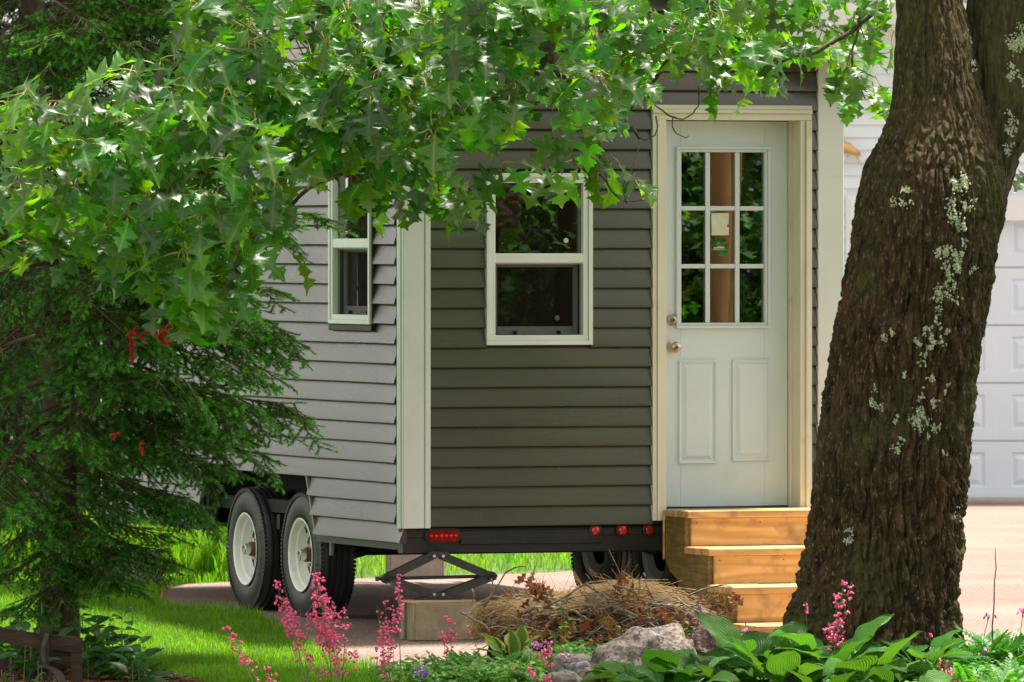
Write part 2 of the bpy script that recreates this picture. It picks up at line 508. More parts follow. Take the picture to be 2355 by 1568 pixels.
grass('tall_rear_grass', [(-3.2, 50.0), (-1.55, 50.0), (-1.4, 51.6), (-3.2, 51.6)], 9000, 0.22, 0.45, 0.004, GR, None, 0.55, 6)
grass('side_lawn_grass', [(-3.3, 46.7), (-1.85, 46.7), (-1.98, 47.3), (-2.04, 48.4), (-1.94, 49.5), (-1.6, 50.0), (-3.3, 50.2)], 16000, 0.03, 0.09, 0.0025, GR, None, 0.8, 8)
# mulch chips
MCH = mat('bark_chip', (0.09, 0.035, 0.018), (0.20, 0.075, 0.035), 12, 0.9, island=0.45)
tv = np.array([[-.5, -.16, 0], [.5, -.2, .05], [.55, .15, 0], [-.45, .2, .04], [0, 0, .16]], dtype=np.float32)
tf = np.array([[0, 1, 4], [1, 2, 4], [2, 3, 4], [3, 0, 4]])
chip = (tv, tf, np.zeros((5, 2)), np.zeros(4, dtype=int))
ms = []
while len(ms) < 9000:
    x, y = rng.uniform(-2.75, -0.95), rng.uniform(39.0, 42.4)
    if in_poly(x, y, MUL):
        s = rng.uniform(.012, .04)
        ms.append(Matrix.Translation((x, y, gz(x, y)+0.008+rng.random()*.012)) @ Matrix.Rotation(rng.uniform(0, 6.3), 4, 'Z') @ Matrix.Rotation(rng.uniform(-.6, .6), 4, 'X') @ Matrix.Scale(s, 4))
V, F, u, mi = scatter(chip, ms)
o = inst('bark_mulch', mesh_np('bark_mulch', V, F, MCH)); o['kind'] = 'stuff'
# ------------------------------------------------------------------ the tiny house on its trailer
PHI = R(20.5)
HX, HY = -0.5515, 44.0
CP, SP = math.cos(PHI), math.sin(PHI)
HW, HL, WT = 2.438, 5.15, 2.96            # width, length, wall top
SLOPE = 0.52
def u_of(x, v=0.0):
    k = (x-CX)/FPX
    return (k*(HY+CP*v) - HX + SP*v) / (CP - k*SP)
def s_of(x, u=0.0):
    k = (x-CX)/FPX
    return (HX + CP*u - k*(HY+SP*u)) / (SP + k*CP)
def zf(y, u, v=0.0):
    return P(CX, y, HY + SP*u + CP*v).z

M_SIDING = mat('vinyl_siding', (0.045, 0.040, 0.0235), (0.055, 0.049, 0.030), 2.5, 0.28, 0.035, 260, spec=1.0, stretch=(.25, .25, 1.5), rrough=0.05, bdist=0.004, c3=(0.066, 0.059, 0.042), s3=1.6, t3=(0.52, 0.80))
M_TRIM = mat('white_trim', (0.66, 0.68, 0.66), (0.71, 0.73, 0.71), 3, 0.45, 0.05, 80, c3=(0.58, 0.57, 0.50), s3=7, t3=(0.62, 0.85))
M_CASE = mat('primed_casing', (0.66, 0.63, 0.52), (0.72, 0.69, 0.58), 3, 0.5, 0.06, 60, c3=(0.54, 0.45, 0.31), s3=5, t3=(0.64, 0.84))
M_DOOR = mat('door_paint', (0.61, 0.69, 0.735), (0.645, 0.72, 0.765), 2, 0.42, 0.08, 90, c3=(0.57, 0.62, 0.60), s3=3.5, t3=(0.6, 0.85))
M_VINYL = mat('window_vinyl', (0.72, 0.74, 0.73), (0.77, 0.79, 0.78), 4, 0.35)
M_GASK = mat('grey_vinyl', (0.30, 0.30, 0.28), None, rough=0.5)
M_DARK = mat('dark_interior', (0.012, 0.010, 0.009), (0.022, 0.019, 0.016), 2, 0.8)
M_JCH = mat('grey_channel', (0.035, 0.033, 0.028), None, rough=0.5, spec=.3)
M_BLACK = mat('black_steel', (0.010, 0.010, 0.010), (0.018, 0.017, 0.016), 12, 0.42, 0.15, 60, spec=0.5)
M_RUB = mat('tyre_rubber', (0.020, 0.021, 0.023), (0.034, 0.034, 0.035), 8, 0.50, 0.12, 70, c3=(0.060, 0.054, 0.046), s3=6, t3=(0.58, 0.75), spec=0.45)
M_RUBL = mat('rubber_lettering', (0.060, 0.060, 0.060), None, rough=0.6)
M_RIM = mat('white_rim', (0.82, 0.83, 0.80), (0.87, 0.88, 0.85), 6, 0.32, c3=(0.62, 0.56, 0.47), s3=9, t3=(0.62, 0.80))
M_CHR = mat('bright_steel', (0.55, 0.53, 0.49), None, rough=0.28, metal=1.0)
M_RUST = mat('rusty_steel', (0.16, 0.055, 0.022), (0.09, 0.045, 0.03), 30, 0.8, 0.4, 90)
M_BRASS = mat('satin_nickel', (0.47, 0.41, 0.31), None, rough=0.28, metal=1.0)
M_RED = mat('red_lens', (0.55, 0.010, 0.012), None, rough=0.15, spec=0.6, coat=0.5)
M_REDD = mat('dark_red_lens', (0.16, 0.004, 0.005), (0.30, 0.006, 0.008), 40, 0.15, coat=0.5)
M_GLASS = glassmat('window_glass')
M_SHING = mat('roof_shingle', (0.05, 0.045, 0.042), (0.09, 0.08, 0.075), 14, 0.95, 0.5, 80, island=0.25)
M_PLY = mat('wheel_well_lining', (0.010, 0.010, 0.010), None, rough=0.9)
M_DOT = mat('pale_dot_sticker', (0.62, 0.62, 0.52), None, rough=0.5)
M_TAPE = mat('clear_tape', (0.55, 0.58, 0.55), None, rough=0.3)

house = empty('tiny_house', (HX, HY, 0), PHI, 'small grey vinyl-sided tiny house with white trim and half-glazed door, on a tandem-axle trailer', 'tiny house')
H1 = 0.1044
FZ0, SZ0 = 0.525, 0.440

# openings (local u or v, z)
WU0, WU1 = u_of(1113), u_of(1357)
WZ0, WZ1 = zf(793, .7), zf(398, .7)
SV0, SV1 = s_of(865), s_of(770)
SW0, SW1 = 1.583, 2.49
DU0, DU1 = u_of(1532, -.03), u_of(1840, -.03)     # clear opening
CU0, CU1 = u_of(1500, -.03), u_of(1866, -.03)     # outer casing
DZ0, DZ1 = 0.600, zf(277, 1.8, .1)
CZ1 = zf(242, 1.8)
FV0, FV1, FZ = 1.56, 3.28, 0.775                  # wheel-well opening in the left wall

# dark shell behind the siding --------------------------------------
def gable(u): return WT + SLOPE*min(u, HW-u)
mb = MB()
def wall_x(mb, y0, y1, holes):      # front or back wall, pieces round the holes
    us = sorted({0.01, HW-0.01} | {h[i] for h in holes for i in (0, 1)})
    for a, b in zip(us, us[1:]):
        z = 0.53
        for h in sorted([h for h in holes if h[0] <= a+1e-6 and h[1] >= b-1e-6], key=lambda h: h[2]):
            if h[2] > z: mb.box(a, b, y0, y1, z, h[2])
            z = h[3]
        mb.box(a, b, y0, y1, z, WT)
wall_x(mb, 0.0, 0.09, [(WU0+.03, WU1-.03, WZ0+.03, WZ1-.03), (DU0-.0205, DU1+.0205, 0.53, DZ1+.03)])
mb.prism([(0.01, WT), (HW-.01, WT), (HW/2, WT+SLOPE*HW/2-.02)], 'y', 0.0, 0.09)
wall_x(mb, HL-.09, HL, [])
mb.prism([(0.01, WT), (HW-.01, WT), (HW/2, WT+SLOPE*HW/2-.02)], 'y', HL-.09, HL)
mb.box(0.012, .09, .092, SV0+.03, .80, WT); mb.box(0.012, .09, SV1-.03, HL-.092, .80, WT)
mb.box(0.012, .09, SV0+.03, SV1-.03, .80, SW0+.03); mb.box(0.012, .09, SV0+.03, SV1-.03, SW1-.03, WT)
mb.box(0.012, .09, .092, FV0-.04, .53, .80); mb.box(0.012, .09, FV1+.04, HL-.092, .53, .80)
mb.box(HW-.09, HW-.012, .092, HL-.092, .80, WT); mb.box(HW-.09, HW-.012, .092, FV0-.04, .53, .80); mb.box(HW-.09, HW-.012, FV1+.04, HL-.092, .53, .80)
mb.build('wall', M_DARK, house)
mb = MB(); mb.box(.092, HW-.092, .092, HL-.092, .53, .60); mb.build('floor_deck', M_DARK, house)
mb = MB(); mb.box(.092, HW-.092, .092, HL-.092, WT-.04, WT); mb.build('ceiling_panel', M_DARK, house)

# siding: one vinyl course after the other --------------------------
def board(mb, face, a0, a1, z0, z1, slant0=0.0, slant1=0.0, flare=0.0, seed=0):
    """lap board: bottom edge 17 mm proud, top edge 4 mm; a little wavy along its length"""
    n = max(2, int((a1-a0)/0.16)+1)
    vs, fs = [], []
    for i in range(n):
        t = i/(n-1); a = a0+(a1-a0)*t
        wv = 0.0016*noise.noise(Vector((a*3.1, z0*40, seed))) + 0.001*noise.noise(Vector((a*9, z0*31, seed+7)))
        dz = 0.0018*noise.noise(Vector((a*1.3, z0*17, seed+3)))
        fl = flare*max(0, 1-abs(a-a0)/.12)**2
        o0 = 0.028+wv+fl; o1 = 0.003+wv*.3+fl*.2
        s0 = slant0*(1-t)+slant1*t
        for (o, z) in ((0.0, z0+dz), (o0-.006, z0+dz-.0005), (o0, z0+dz+.003), (o0*.93+o1*.07+.0006, z0+.014), (o1, z1-.002), (0.0, z1-.002)):
            aa = a + s0*(z-z0)/(z1-z0)
            vs.append((aa, -o, z) if face == 'front' else ((-o, aa, z) if face == 'left' else ((HW+o, aa, z) if face == 'right' else (aa, HL+o, z))))
    m = 6
    for i in range(n-1):
        for k in range(m):
            k2 = (k+1) % m
            fs.append((i*m+k, i*m+k2, (i+1)*m+k2, (i+1)*m+k))
    fs.append(tuple(range(m))); fs.append(tuple((n-1)*m+k for k in range(m-1, -1, -1)))
    mb.add(vs, fs)
def siding(face, a0, a1, z0, ztop, holes, part=True, slope=True):
    z = z0; i = 0
    allb = MB()
    while z < ztop:
        z1 = min(z+H1, ztop + 1e-4)
        zc = (z+z1)/2
        lo, hi = a0, a1
        sl0 = sl1 = 0.0
        if slope and z1 > WT+.02:
            lo = max(a0, (z-WT)/SLOPE+.01); hi = min(a1, HW-(z-WT)/SLOPE-.01)
            sl0 = (z1-z)/SLOPE if lo > a0 else 0; sl1 = -(z1-z)/SLOPE if hi < a1 else 0
        iv = [(lo, hi, sl0, sl1)]
        for h0, h1, b0, b1 in holes:
            if b0 <= zc <= b1:
                new = []
                for p, q, s0, s1 in iv:
                    if h1 <= p or h0 >= q: new.append((p, q, s0, s1)); continue
                    if h0 > p: new.append((p, h0, s0, 0.0))
                    if h1 < q: new.append((h1, q, 0.0, s1))
                iv = new
        for p, q, s0, s1 in iv:
            if q-p < .01 or p+s0 > q+s1: continue
            mb = MB() if part else allb
            board(mb, face, p, q, z, z1, s0, s1, seed=i)
            if part: mb.build('siding_board', M_SIDING, house, smooth=30, fix=False)
        z += H1; i += 1
    if not part:
        o = allb.build('siding_boards', M_SIDING, house, smooth=30, fix=False); o['kind'] = 'stuff'
TR = 0.119
siding('front', TR+.004, HW-TR*.95, FZ0, 3.45, [(WU0+.004, WU1-.004, WZ0, WZ1), (CU0+.002, CU1-.002, .5, CZ1)])
# the left wall, with seams where two lengths lap
seam = [2.06, 3.9, 2.9, 2.07, 3.4]
def left_siding():
    z = SZ0; i = 0
    while z < WT-.02:
        z1 = min(z+H1, WT); zc = (z+z1)/2
        iv = [(0.104, HL-.06)]
        holes = []
        if SW0 <= zc <= SW1: holes.append((SV0-.002, SV1+.002))
        if zc < FZ-.01:
            t = (FZ-zc)/(FZ-SZ0)
            holes.append((FV0-.16*t, FV1+.16*t))
        for h0, h1 in holes:
            new = []
            for p, q in iv:
                if h0 > p: new.append((p, min(q, h0)))
                if h1 < q: new.append((max(p, h1), q))
            iv = new
        sm = seam[i % 5]
        out = []
        for p, q in iv:
            if p+.3 < sm < q-.3: out += [(p, sm), (sm+.0015, q)]
            else: out.append((p, q))
        for p, q in out:
            mb = MB()
            board(mb, 'left', p if not (i == 0 and p < .2) else .004, q, z, z1, seed=i+50, flare=.014 if (i == 0 and p < .2) else (.006 if abs(p-SV1) < .01 or abs(p - .104) < .01 else 0))
            mb.build('siding_board', M_SIDING, house, smooth=30, fix=False)
        z += H1; i += 1
left_siding()
siding('right', 0.104, HL-.06, SZ0, WT-.02, [(FV0, FV1, .3, FZ)], part=False, slope=False)
siding('back', 0.12, HW-.12, FZ0, 3.45, [], part=False)

# corner boards ------------------------------------------------------
def corner_front(u0, u1, edge_side):
    mb = MB()
    mb.box(u0, u1, -.032, 0.0, .519, WT, bev=.003)
    # raised inner bead
    if edge_side > 0: mb.box(u1-.022, u1+.006, -.036, -.0325, .519, WT, bev=.002)
    return mb
mb = corner_front(-.030, .088, 0); mb.build('corner_board', M_TRIM, house)
mb = MB(); mb.box(.090, .121, -.036, 0.0, .519, WT, bev=.003); mb.build('corner_bead', M_TRIM, house)
mb = MB(); mb.box(-.030, 0.0, .001, .074, .519, WT, bev=.003); mb.box(-.036, -.0302, .002, .030, .519, WT, bev=.002); mb.build('corner_board', M_TRIM, house)
mb = MB(); mb.box(-.024, 0.0, .078, .102, .53, WT, bev=.002); mb.build('siding_channel', M_JCH, house)
mb = MB(); mb.box(HW-.118, HW+.030, -.032, 0.0, .519, WT, bev=.003); mb.build('corner_board', M_TRIM, house)
mb = MB(); mb.box(HW, HW+.030, .001, .10, .519, WT, bev=.003); mb.build('corner_board', M_TRIM, house)
for u0, u1 in ((-.03, .09), (HW-.09, HW+.03)):
    mb = MB(); mb.box(u0, u1, HL, HL+.03, .519, WT, bev=.003); mb.build('corner_board', M_TRIM, house)

# roof ---------------------------------------------------------------
OV, OS = .24, .10
rf = MB()
import bmesh
def roof_side(sgn):
    c = HW/2; up = Vector((-sgn*1.0, 0, SLOPE)).normalized()
    e = (0-OS) if sgn < 0 else (HW+OS)
    return c, e
pk = WT+SLOPE*HW/2+.02
for sgn in (-1, 1):
    e = -OS if sgn < 0 else HW+OS
    ze = WT - SLOPE*OS + .02
    mb = MB(); mb.prism([(e, ze), (HW/2, pk), (HW/2, pk+.06), (e, ze+.06)], 'y', -OV, HL+OV)
    ro = mb.build('roof_deck', M_TRIM, house)
    for k in range(9):
        t0, t1 = k/9, (k+1)/9+.02
        x0, x1 = e+(HW/2-e)*t0, e+(HW/2-e)*min(t1, 1)
        z0, z1 = ze+(pk-ze)*t0, ze+(pk-ze)*min(t1, 1)
        q = MB(); q.prism([(x0-sgn*-.0, z0+.0605), (x1, z1+.061), (x1, z1+.066), (x0, z0+.076)], 'y', -OV-.015, HL+OV+.015)
        q.build('shingle_course', M_SHING, ro)
    # rake boards and fascia
    for y0, y1 in ((-OV-.022, -OV-.001), (HL+OV+.001, HL+OV+.022)):
        q = MB(); q.prism([(e, ze-.09), (HW/2, pk-.09), (HW/2, pk+.055), (e, ze+.055)], 'y', y0, y1); q.build('rake_board', M_TRIM, house)
    q = MB()
    if sgn < 0: q.box(e-.022, e-.001, -OV, HL+OV, ze-.09, ze+.055)
    else: q.box(e+.001, e+.022, -OV, HL+OV, ze-.09, ze+.055)
    q.build('eave_fascia', M_TRIM, house)
    # frieze under the gable rake
    q = MB(); a, b = (0, HW/2) if sgn < 0 else (HW, HW/2)
    q.prism([(a, WT-.07), (b, pk-.105), (b, pk-.022), (a, WT+.008)], 'y', -.0335, -.019); q.build('gable_frieze', M_TRIM, house)

# windows ------------------------------------------------------------
def window(face, a0, a1, z0, z1, rail, frame_w, flip=False):
    """double-hung vinyl window in the wall plane; a is u or v"""
    def box(mb, p0, p1, d0, d1, q0, q1, bev=.002, mi=0):
        if face == 'front': mb.box(p0, p1, d0, d1, q0, q1, mi, bev=bev)
        else: mb.box(d0, d1, p0, p1, q0, q1, mi, bev=bev)
    f = frame_w
    fr = MB()
    # outer casing: stepped picture frame
    for d0, d1, i0, i1 in ((-.040, .0, 0, .45*f), (-.032, .0, .45*f+.0005, f)):
        box(fr, a0+i0, a1-i0, d0, d1, z0+i0, z0+i1); box(fr, a0+i0, a1-i0, d0, d1, z1-i1, z1-i0)
        box(fr, a0+i0, a0+i1, d0, d1, z0+i1+.0003, z1-i1-.0003); box(fr, a1-i1, a1-i0, d0, d1, z0+i1+.0003, z1-i1-.0003)
    win = fr.build('window', M_VINYL, house)
    g0, g1 = a0+f, a1-f
    # liner
    ln = MB()
    box(ln, g0-.012, g0, .0005, .06, z0+f, z1-f, 0); box(ln, g1, g1+.012, .0005, .06, z0+f, z1-f, 0)
    box(ln, g0-.012, g1+.012, .0005, .06, z0+f-.012, z0+f, 0); box(ln, g0-.012, g1+.012, .0005, .06, z1-f, z1-f+.012, 0)
    ln.build('window_liner', M_GASK, win)
    rl = MB(); box(rl, g0-.006, g1+.006, -.030, .03, rail-.026, rail+.026, .006); rl.build('meeting_rail', M_VINYL, win)
    # upper sash pane
    p = MB(); box(p, g0, g1, .006, .009, rail+.026, z1-f, 0); p.build('pane', M_GLASS, win)
    # lower sash set back, with its own frame, pane and insect screen
    sw = .026; sd = .030
    q = MB()
    zb, zt = z0+f, rail-.026
    box(q, g0+.006, g0+.006+sw, sd, sd+.018, zb, zt); box(q, g1-.006-sw, g1-.006, sd, sd+.018, zb, zt)
    box(q, g0+.0065+sw, g1-.0065-sw, sd, sd+.018, zb+.001, zb+.045); box(q, g0+.0065+sw, g1-.0065-sw, sd, sd+.018, zt-.02, zt)
    sash = q.build('lower_sash', M_VINYL, win)
    p = MB(); box(p, g0+.03, g1-.03, sd+.008, sd+.010, zb+.04, zt-.02, 0); p.build('pane', M_GLASS, win)
    sf = MB()
    box(sf, g0, g0+.006, .004, .012, zb, zt, 0); box(sf, g1-.006, g1, .004, .012, zb, zt, 0)
    box(sf, g0+.006, g1-.006, .004, .012, zt-.007, zt, 0)
    sf.build('screen_frame', M_GASK, win)
    p = MB(); box(p, g0+.004, g1-.004, .0075, .0082, zb, zt-.004, 0); p.build('insect_screen', M_SCREEN, win)
    for t in (.26, .76):
        c = MB(); x = g0+(g1-g0)*t; box(c, x-.010, x+.010, .013, .03, zb+.002, zb+.022, .002); c.build('tilt_clip', M_BLACK, win)
    lt = MB(); x = (g0+g1)/2-.01
    box(lt, x-.035, x+.035, .012, .03, rail+.0265, rail+.034, .003); box(lt, x-.012, x+.03, .012, .028, rail+.0345, rail+.043, .003)
    lt.build('sash_lock', M_GASK, win)
    lt = MB()
    for x in (g0+.02, g1-.035): box(lt, x-.016, x+.016, .012, .024, rail+.0265, rail+.031, .002)
    lt.build('tilt_latch', M_GASK, win)
    return win, g0, g1
def screenmat():
    m = bpy.data.materials.new('screen_mesh'); m.use_nodes = True
    n, l = m.node_tree.nodes, m.node_tree.links
    b = n['Principled BSDF']; b.inputs['Base Color'].default_value = (.016, .013, .010, 1); b.inputs['Roughness'].default_value = .8; b.inputs['Specular IOR Level'].default_value = .05
    t = n.new('ShaderNodeBsdfTransparent'); x = n.new('ShaderNodeMixShader'); x.inputs[0].default_value = .36
    l.new(t.outputs[0], x.inputs[1]); l.new(b.outputs[0], x.inputs[2]); l.new(x.outputs[0], n['Material Output'].inputs['Surface'])
    return m
M_SCREEN = screenmat()
M_CURT = mat('pale_curtain', (0.20, 0.22, 0.17), (0.30, 0.32, 0.25), 3, 0.8, stretch=(30, 30, .3))
wf, g0, g1 = window('front', WU0, WU1, WZ0, WZ1, zf(594, .7), .052)
def disc(name, c, r, axis, mat_, parent, d=.002):
    mb = MB(); n = 20
    pts = [(math.cos(2*PI*k/n)*r, math.sin(2*PI*k/n)*r) for k in range(n)]
    if axis == 'y': mb.prism([(c[0]+a, c[2]+b) for a, b in pts], 'y', c[1]-d, c[1])
    else: mb.prism([(c[1]+a, c[2]+b) for a, b in pts], 'x', c[0]-d, c[0])
    return mb.build(name, mat_, parent)
disc('sticker', (u_of(1302), .0055, zf(553, .9)), .0135, 'y', M_DOT, wf)
disc('sticker', (u_of(1282, .03), .037, zf(731, .9)), .0135, 'y', M_DOT, wf)
ws, s0, s1 = window('left', SV0, SV1, SW0, SW1, 2.012, .05)
mb = MB(); mb.box(-.028, .0, SV0-.014, SV0-.001, SW0-.032, SW1, bev=.002); mb.box(-.034, -.0005, SV0-.014, SV1+.014, SW0-.036, SW0-.001, bev=.004); mb.box(-.028, 0, SV1+.001, SV1+.012, SW0-.001, SW1, bev=.002)
mb.build('window_channel', M_JCH, house)
mb = MB()
for k in range(14):
    a = SV0+.30+k*.018; mb.box(.075+.006*(k % 2), .080+.006*(k % 2), a, a+.0185, SW0+.04, SW1-.02)
mb.build('curtain', M_CURT, ws)

# door ---------------------------------------------------------------
DV = .115                                   # face of the slab behind the wall plane
cas = MB()
def leg(u0, u1, inner):
    w_ = u1-u0
    if inner == 'r':
        return [(u0, u0+.30*w_, -.036), (u0+.30*w_+.0005, u0+.55*w_, -.044), (u0+.55*w_+.0005, u1, -.030)]
    return [(u0, u0+.45*w_, -.030), (u0+.45*w_+.0005, u0+.70*w_, -.044), (u0+.70*w_+.0005, u1, -.036)]
zt = CZ1
hw = DU1+.0; HWD = CZ1-DZ1
for a, b, d in leg(CU0, DU0, 'r'):
    mb = MB(); mb.box(a, b, d, 0.0, .522 if d > -.04 or True else 0, CZ1-HWD-.001, bev=.002); cas.v  # noqa
    cas.box(a, b, d, 0.0, .545, CZ1-HWD-.0008, bev=.002)
cas.build('door_casing', M_CASE, house)
cas = MB()
for a, b, d in leg(DU1, CU1, 'l'): cas.box(a, b, d, 0.0, .602, CZ1-HWD-.0008, bev=.002)
cas.build('door_casing', M_CASE, house)
cas = MB()
for t0, t1, d in ((0, .45, -.030), (.455, .70, -.044), (.705, 1, -.036)):
    cas.box(CU0, CU1, d, 0.0, DZ1+HWD*t0, DZ1+HWD*t1, bev=.002)
cas.build('door_casing', M_CASE, house)
jb = MB(); jb.box(DU0-.02, DU0, .0005, .16, .602, DZ1); jb.box(DU0-.02, DU0+.0, .0905, .16, .60, .602); jb.build('door_jamb', M_CASE, house)
jb = MB(); jb.box(DU1, DU1+.02, .0005, .16, .602, DZ1); jb.box(DU1-.012, DU1-.0005, DV+.002-.03, DV-.002, .602, DZ1-.001); jb.build('door_jamb', M_CASE, house)
jb = MB(); jb.box(DU0-.02, DU1+.02, .0005, .16, DZ1+.0005, DZ1+.022); jb.build('door_jamb', M_CASE, house)
th = MB(); th.box(DU0, DU1, -.02, .16, .588, .606, bev=.003); th.build('door_threshold', M_BLACK, house)

GU0, GU1 = u_of(1565, DV), u_of(1757, DV)
def zd(y): return zf(y, 1.85, DV)
GZ0, GZ1 = zd(742), zd(350)
d0, d1, dz0, dz1 = DU0+.004, DU1-.013, .612, DZ1-.004
dm = MB()
dm.box(d0, GU0, DV, DV+.044, dz0, dz1, bev=.002); dm.box(GU1, d1, DV, DV+.044, dz0, dz1, bev=.002)
dm.box(GU0+.0003, GU1-.0003, DV, DV+.044, GZ1, dz1-.0003); dm.box(GU0+.0003, GU1-.0003, DV, DV+.044, dz0+.0003, GZ0)
door = dm.build('door', M_DOOR, house)
mb = MB(); mb.box(d0, d1, DV+.004, DV+.04, .6065, .6115); mb.build('door_sweep', M_BLACK, door)
M_LITE = mat('lite_frame_plastic', (0.63, 0.70, 0.73), None, rough=0.4)
lf = MB(); o1, o2 = .030, .016
for i0, i1, d in ((0, o2, -.018), (o2+.0003, o1, -.010)):
    a0, a1, b0, b1 = GU0-o1+i0, GU1+o1-i0, GZ0-o1+i0, GZ1+o1-i0
    w_ = i1-i0
    lf.box(a0, a1, DV+d, DV-.0005, b0, b0+w_, bev=.003); lf.box(a0, a1, DV+d, DV-.0005, b1-w_, b1, bev=.003)
    lf.box(a0, a0+w_, DV+d, DV-.0005, b0+w_+.0003, b1-w_-.0003, bev=.003); lf.box(a1-w_, a1, DV+d, DV-.0005, b0+w_+.0003, b1-w_-.0003, bev=.003)
lf.build('lite_frame', M_LITE, door)
MU = [(u_of(1621, DV), u_of(1632, DV)), (u_of(1689, DV), u_of(1700, DV))]
MZ = [(zd(617), zd(607)), (zd(484), zd(474))]
mu = MB()
for a, b in MU: mu.box(a, b, DV-.004, DV+.006, GZ0, GZ1, bev=.004)
us = [GU0, MU[0][0], MU[0][1], MU[1][0], MU[1][1], GU1]
for a, b in MZ:
    for i in (0, 2, 4): mu.box(us[i]+.0004, us[i+1]-.0004, DV-.0035, DV+.006, a, b, bev=.004)
mu.build('muntin_grid', M_LITE, door)
zs = [GZ0, MZ[0][0], MZ[0][1], MZ[1][0], MZ[1][1], GZ1]
for i in (0, 2, 4):
    for j in (0, 2, 4):
        p = MB(); p.box(us[i], us[i+1], DV+.012, DV+.015, zs[j], zs[j+1]); p.build('pane', M_GLASS, door)
def raised(x0, x1, y0, y1):
    a0, a1, b0, b1 = u_of(x0, DV), u_of(x1, DV), zd(y1), zd(y0)
    mb = MB()
    rings = [(0, -.0005), (.004, -.012), (.010, -.011), (.017, -.0010), (.023, -.0010), (.044, -.0125)]
    vs = []
    for i, d in rings: vs += [(a0+i, DV+d, b0+i), (a1-i, DV+d, b0+i), (a1-i, DV+d, b1-i), (a0+i, DV+d, b1-i)]
    fs = []
    for r in range(len(rings)-1):
        for k in range(4):
            k2 = (k+1) % 4; fs.append((r*4+k, r*4+k2, r*4+4+k2, r*4+4+k))
    n = (len(rings)-1)*4; fs.append((n, n+1, n+2, n+3))
    mb.add(vs, fs); mb.build('raised_panel', M_DOOR, door, fix=False)
raised(1559, 1647, 827, 1066); raised(1682, 1769, 827, 1061)
ku, kz = u_of(1541, DV)+.010, zd(797)
mb = MB(); T = Matrix.Translation((ku, DV, kz)) @ Matrix.Rotation(-PI/2, 4, 'Z')
mb.lathe([(-.001, .034), (.006, .034), (.010, .028), (.022, .014), (.036, .014), (.044, .026), (.060, .029), (.070, .024), (.074, .014), (.076, .0)], 24, M=T @ Matrix.Rotation(PI, 4, 'Z') @ Matrix.Rotation(PI, 4, 'Z'))
kb = mb.build('door_knob', M_BRASS, door, smooth=35)
mb = MB(); T2 = Matrix.Translation((ku-.001, DV, zd(735))) @ Matrix.Rotation(-PI/2, 4, 'Z')
mb.lathe([(-.001, .032), (.010, .031), (.016, .024), (.021, .020), (.023, .012), (.023, .0)], 24, M=T2)
mb.build('deadbolt', M_BRASS, door, smooth=35)
for zc, dd in ((zd(797), .077), (zd(735), .0245)):
    mb = MB(); mb.lathe([(dd-.001, .006), (dd+.0003, .006), (dd+.0003, 0)], 12, M=Matrix.Translation((ku, DV, zc)) @ Matrix.Rotation(-PI/2, 4, 'Z')); mb.build('keyhole', M_BLACK, door)
# note and sticker behind the glass
M_NOTE = mat('pale_paper', (0.60, 0.60, 0.46), (0.66, 0.66, 0.54), 20, 0.7)
nu0, nu1 = u_of(1637, DV), u_of(1677, DV)
vs = []; nx, nz = 6, 8
nz0, nz1 = zd(541), zd(490)
for i in range(nx):
    for j in range(nz):
        vs.append((nu0+(nu1-nu0)*i/(nx-1)+.001*math.sin(j), DV+.0105+.0008*math.sin(i*1.9+j*1.3), nz0+(nz1-nz0)*j/(nz-1)))
mb = MB(); mb.add(vs, [(i*nz+j, (i+1)*nz+j, (i+1)*nz+j+1, i*nz+j+1) for i in range(nx-1) for j in range(nz-1)])
mb.build('paper_note', M_NOTE, door)
mb = MB()
a = u_of(1638, DV)
for k in range(9):
    x = a+.012+k*.0068; h = (.006, .004, .006, .009, .010, .011, .009, .010, .008)[k]
    mb.box(x, x+.0055, DV+.010, DV+.0108, zd(571), zd(571)+h)
mb.box(a, a+.085, DV+.010, DV+.0106, zd(574.5), zd(574)); mb.build('glass_sticker', M_DOT, door)
mb = MB(); mb.box(a+.088, a+.098, DV+.010, DV+.0108, zd(522), zd(516), bev=.0003); mb.build('red_tab', M_RED, door)

# trailer ------------------------------------------------------------
mb = MB()
mb.box(-.015, HW-.10, .012, .10, .385, .518, bev=.004)
mb.box(-.018, HW-.10, .006, .0115, .470, .512, bev=.002)
mb.box(.30, 1.10, -.004, .005, .43, .505, bev=.003)
mb.build('rear_beam', M_BLACK, house)
mb = MB()
for u in (.30, HW-.36): mb.box(u, u+.06, .105, HL+.25, .40, .522)
for u in (.02, HW-.10): mb.box(u, u+.06, .105, FV0-.06, .40, .522); mb.box(u, u+.06, FV1+.06, HL+.25, .40, .522)
for v in np.arange(.5, HL, .6): mb.box(.085, .295, v, v+.05, .44, .52); mb.box(.365, HW-.365, v, v+.05, .43, .52)
mb.box(.0, HW-.03, HL-.1, HL-.02, .385, .3995); mb.build('chassis', M_BLACK, house)
mb = MB(); a = Vector((.55, HL+.2, .43)); b = Vector((HW/2, HL+1.3, .43))
mb.tube([a, b], .045, 4); mb.tube([(HW-.55, HL+.2, .43), b], .045, 4); mb.tube([b, b+Vector((0, .25, 0))], .04, 6); mb.build('drawbar', M_BLACK, house)
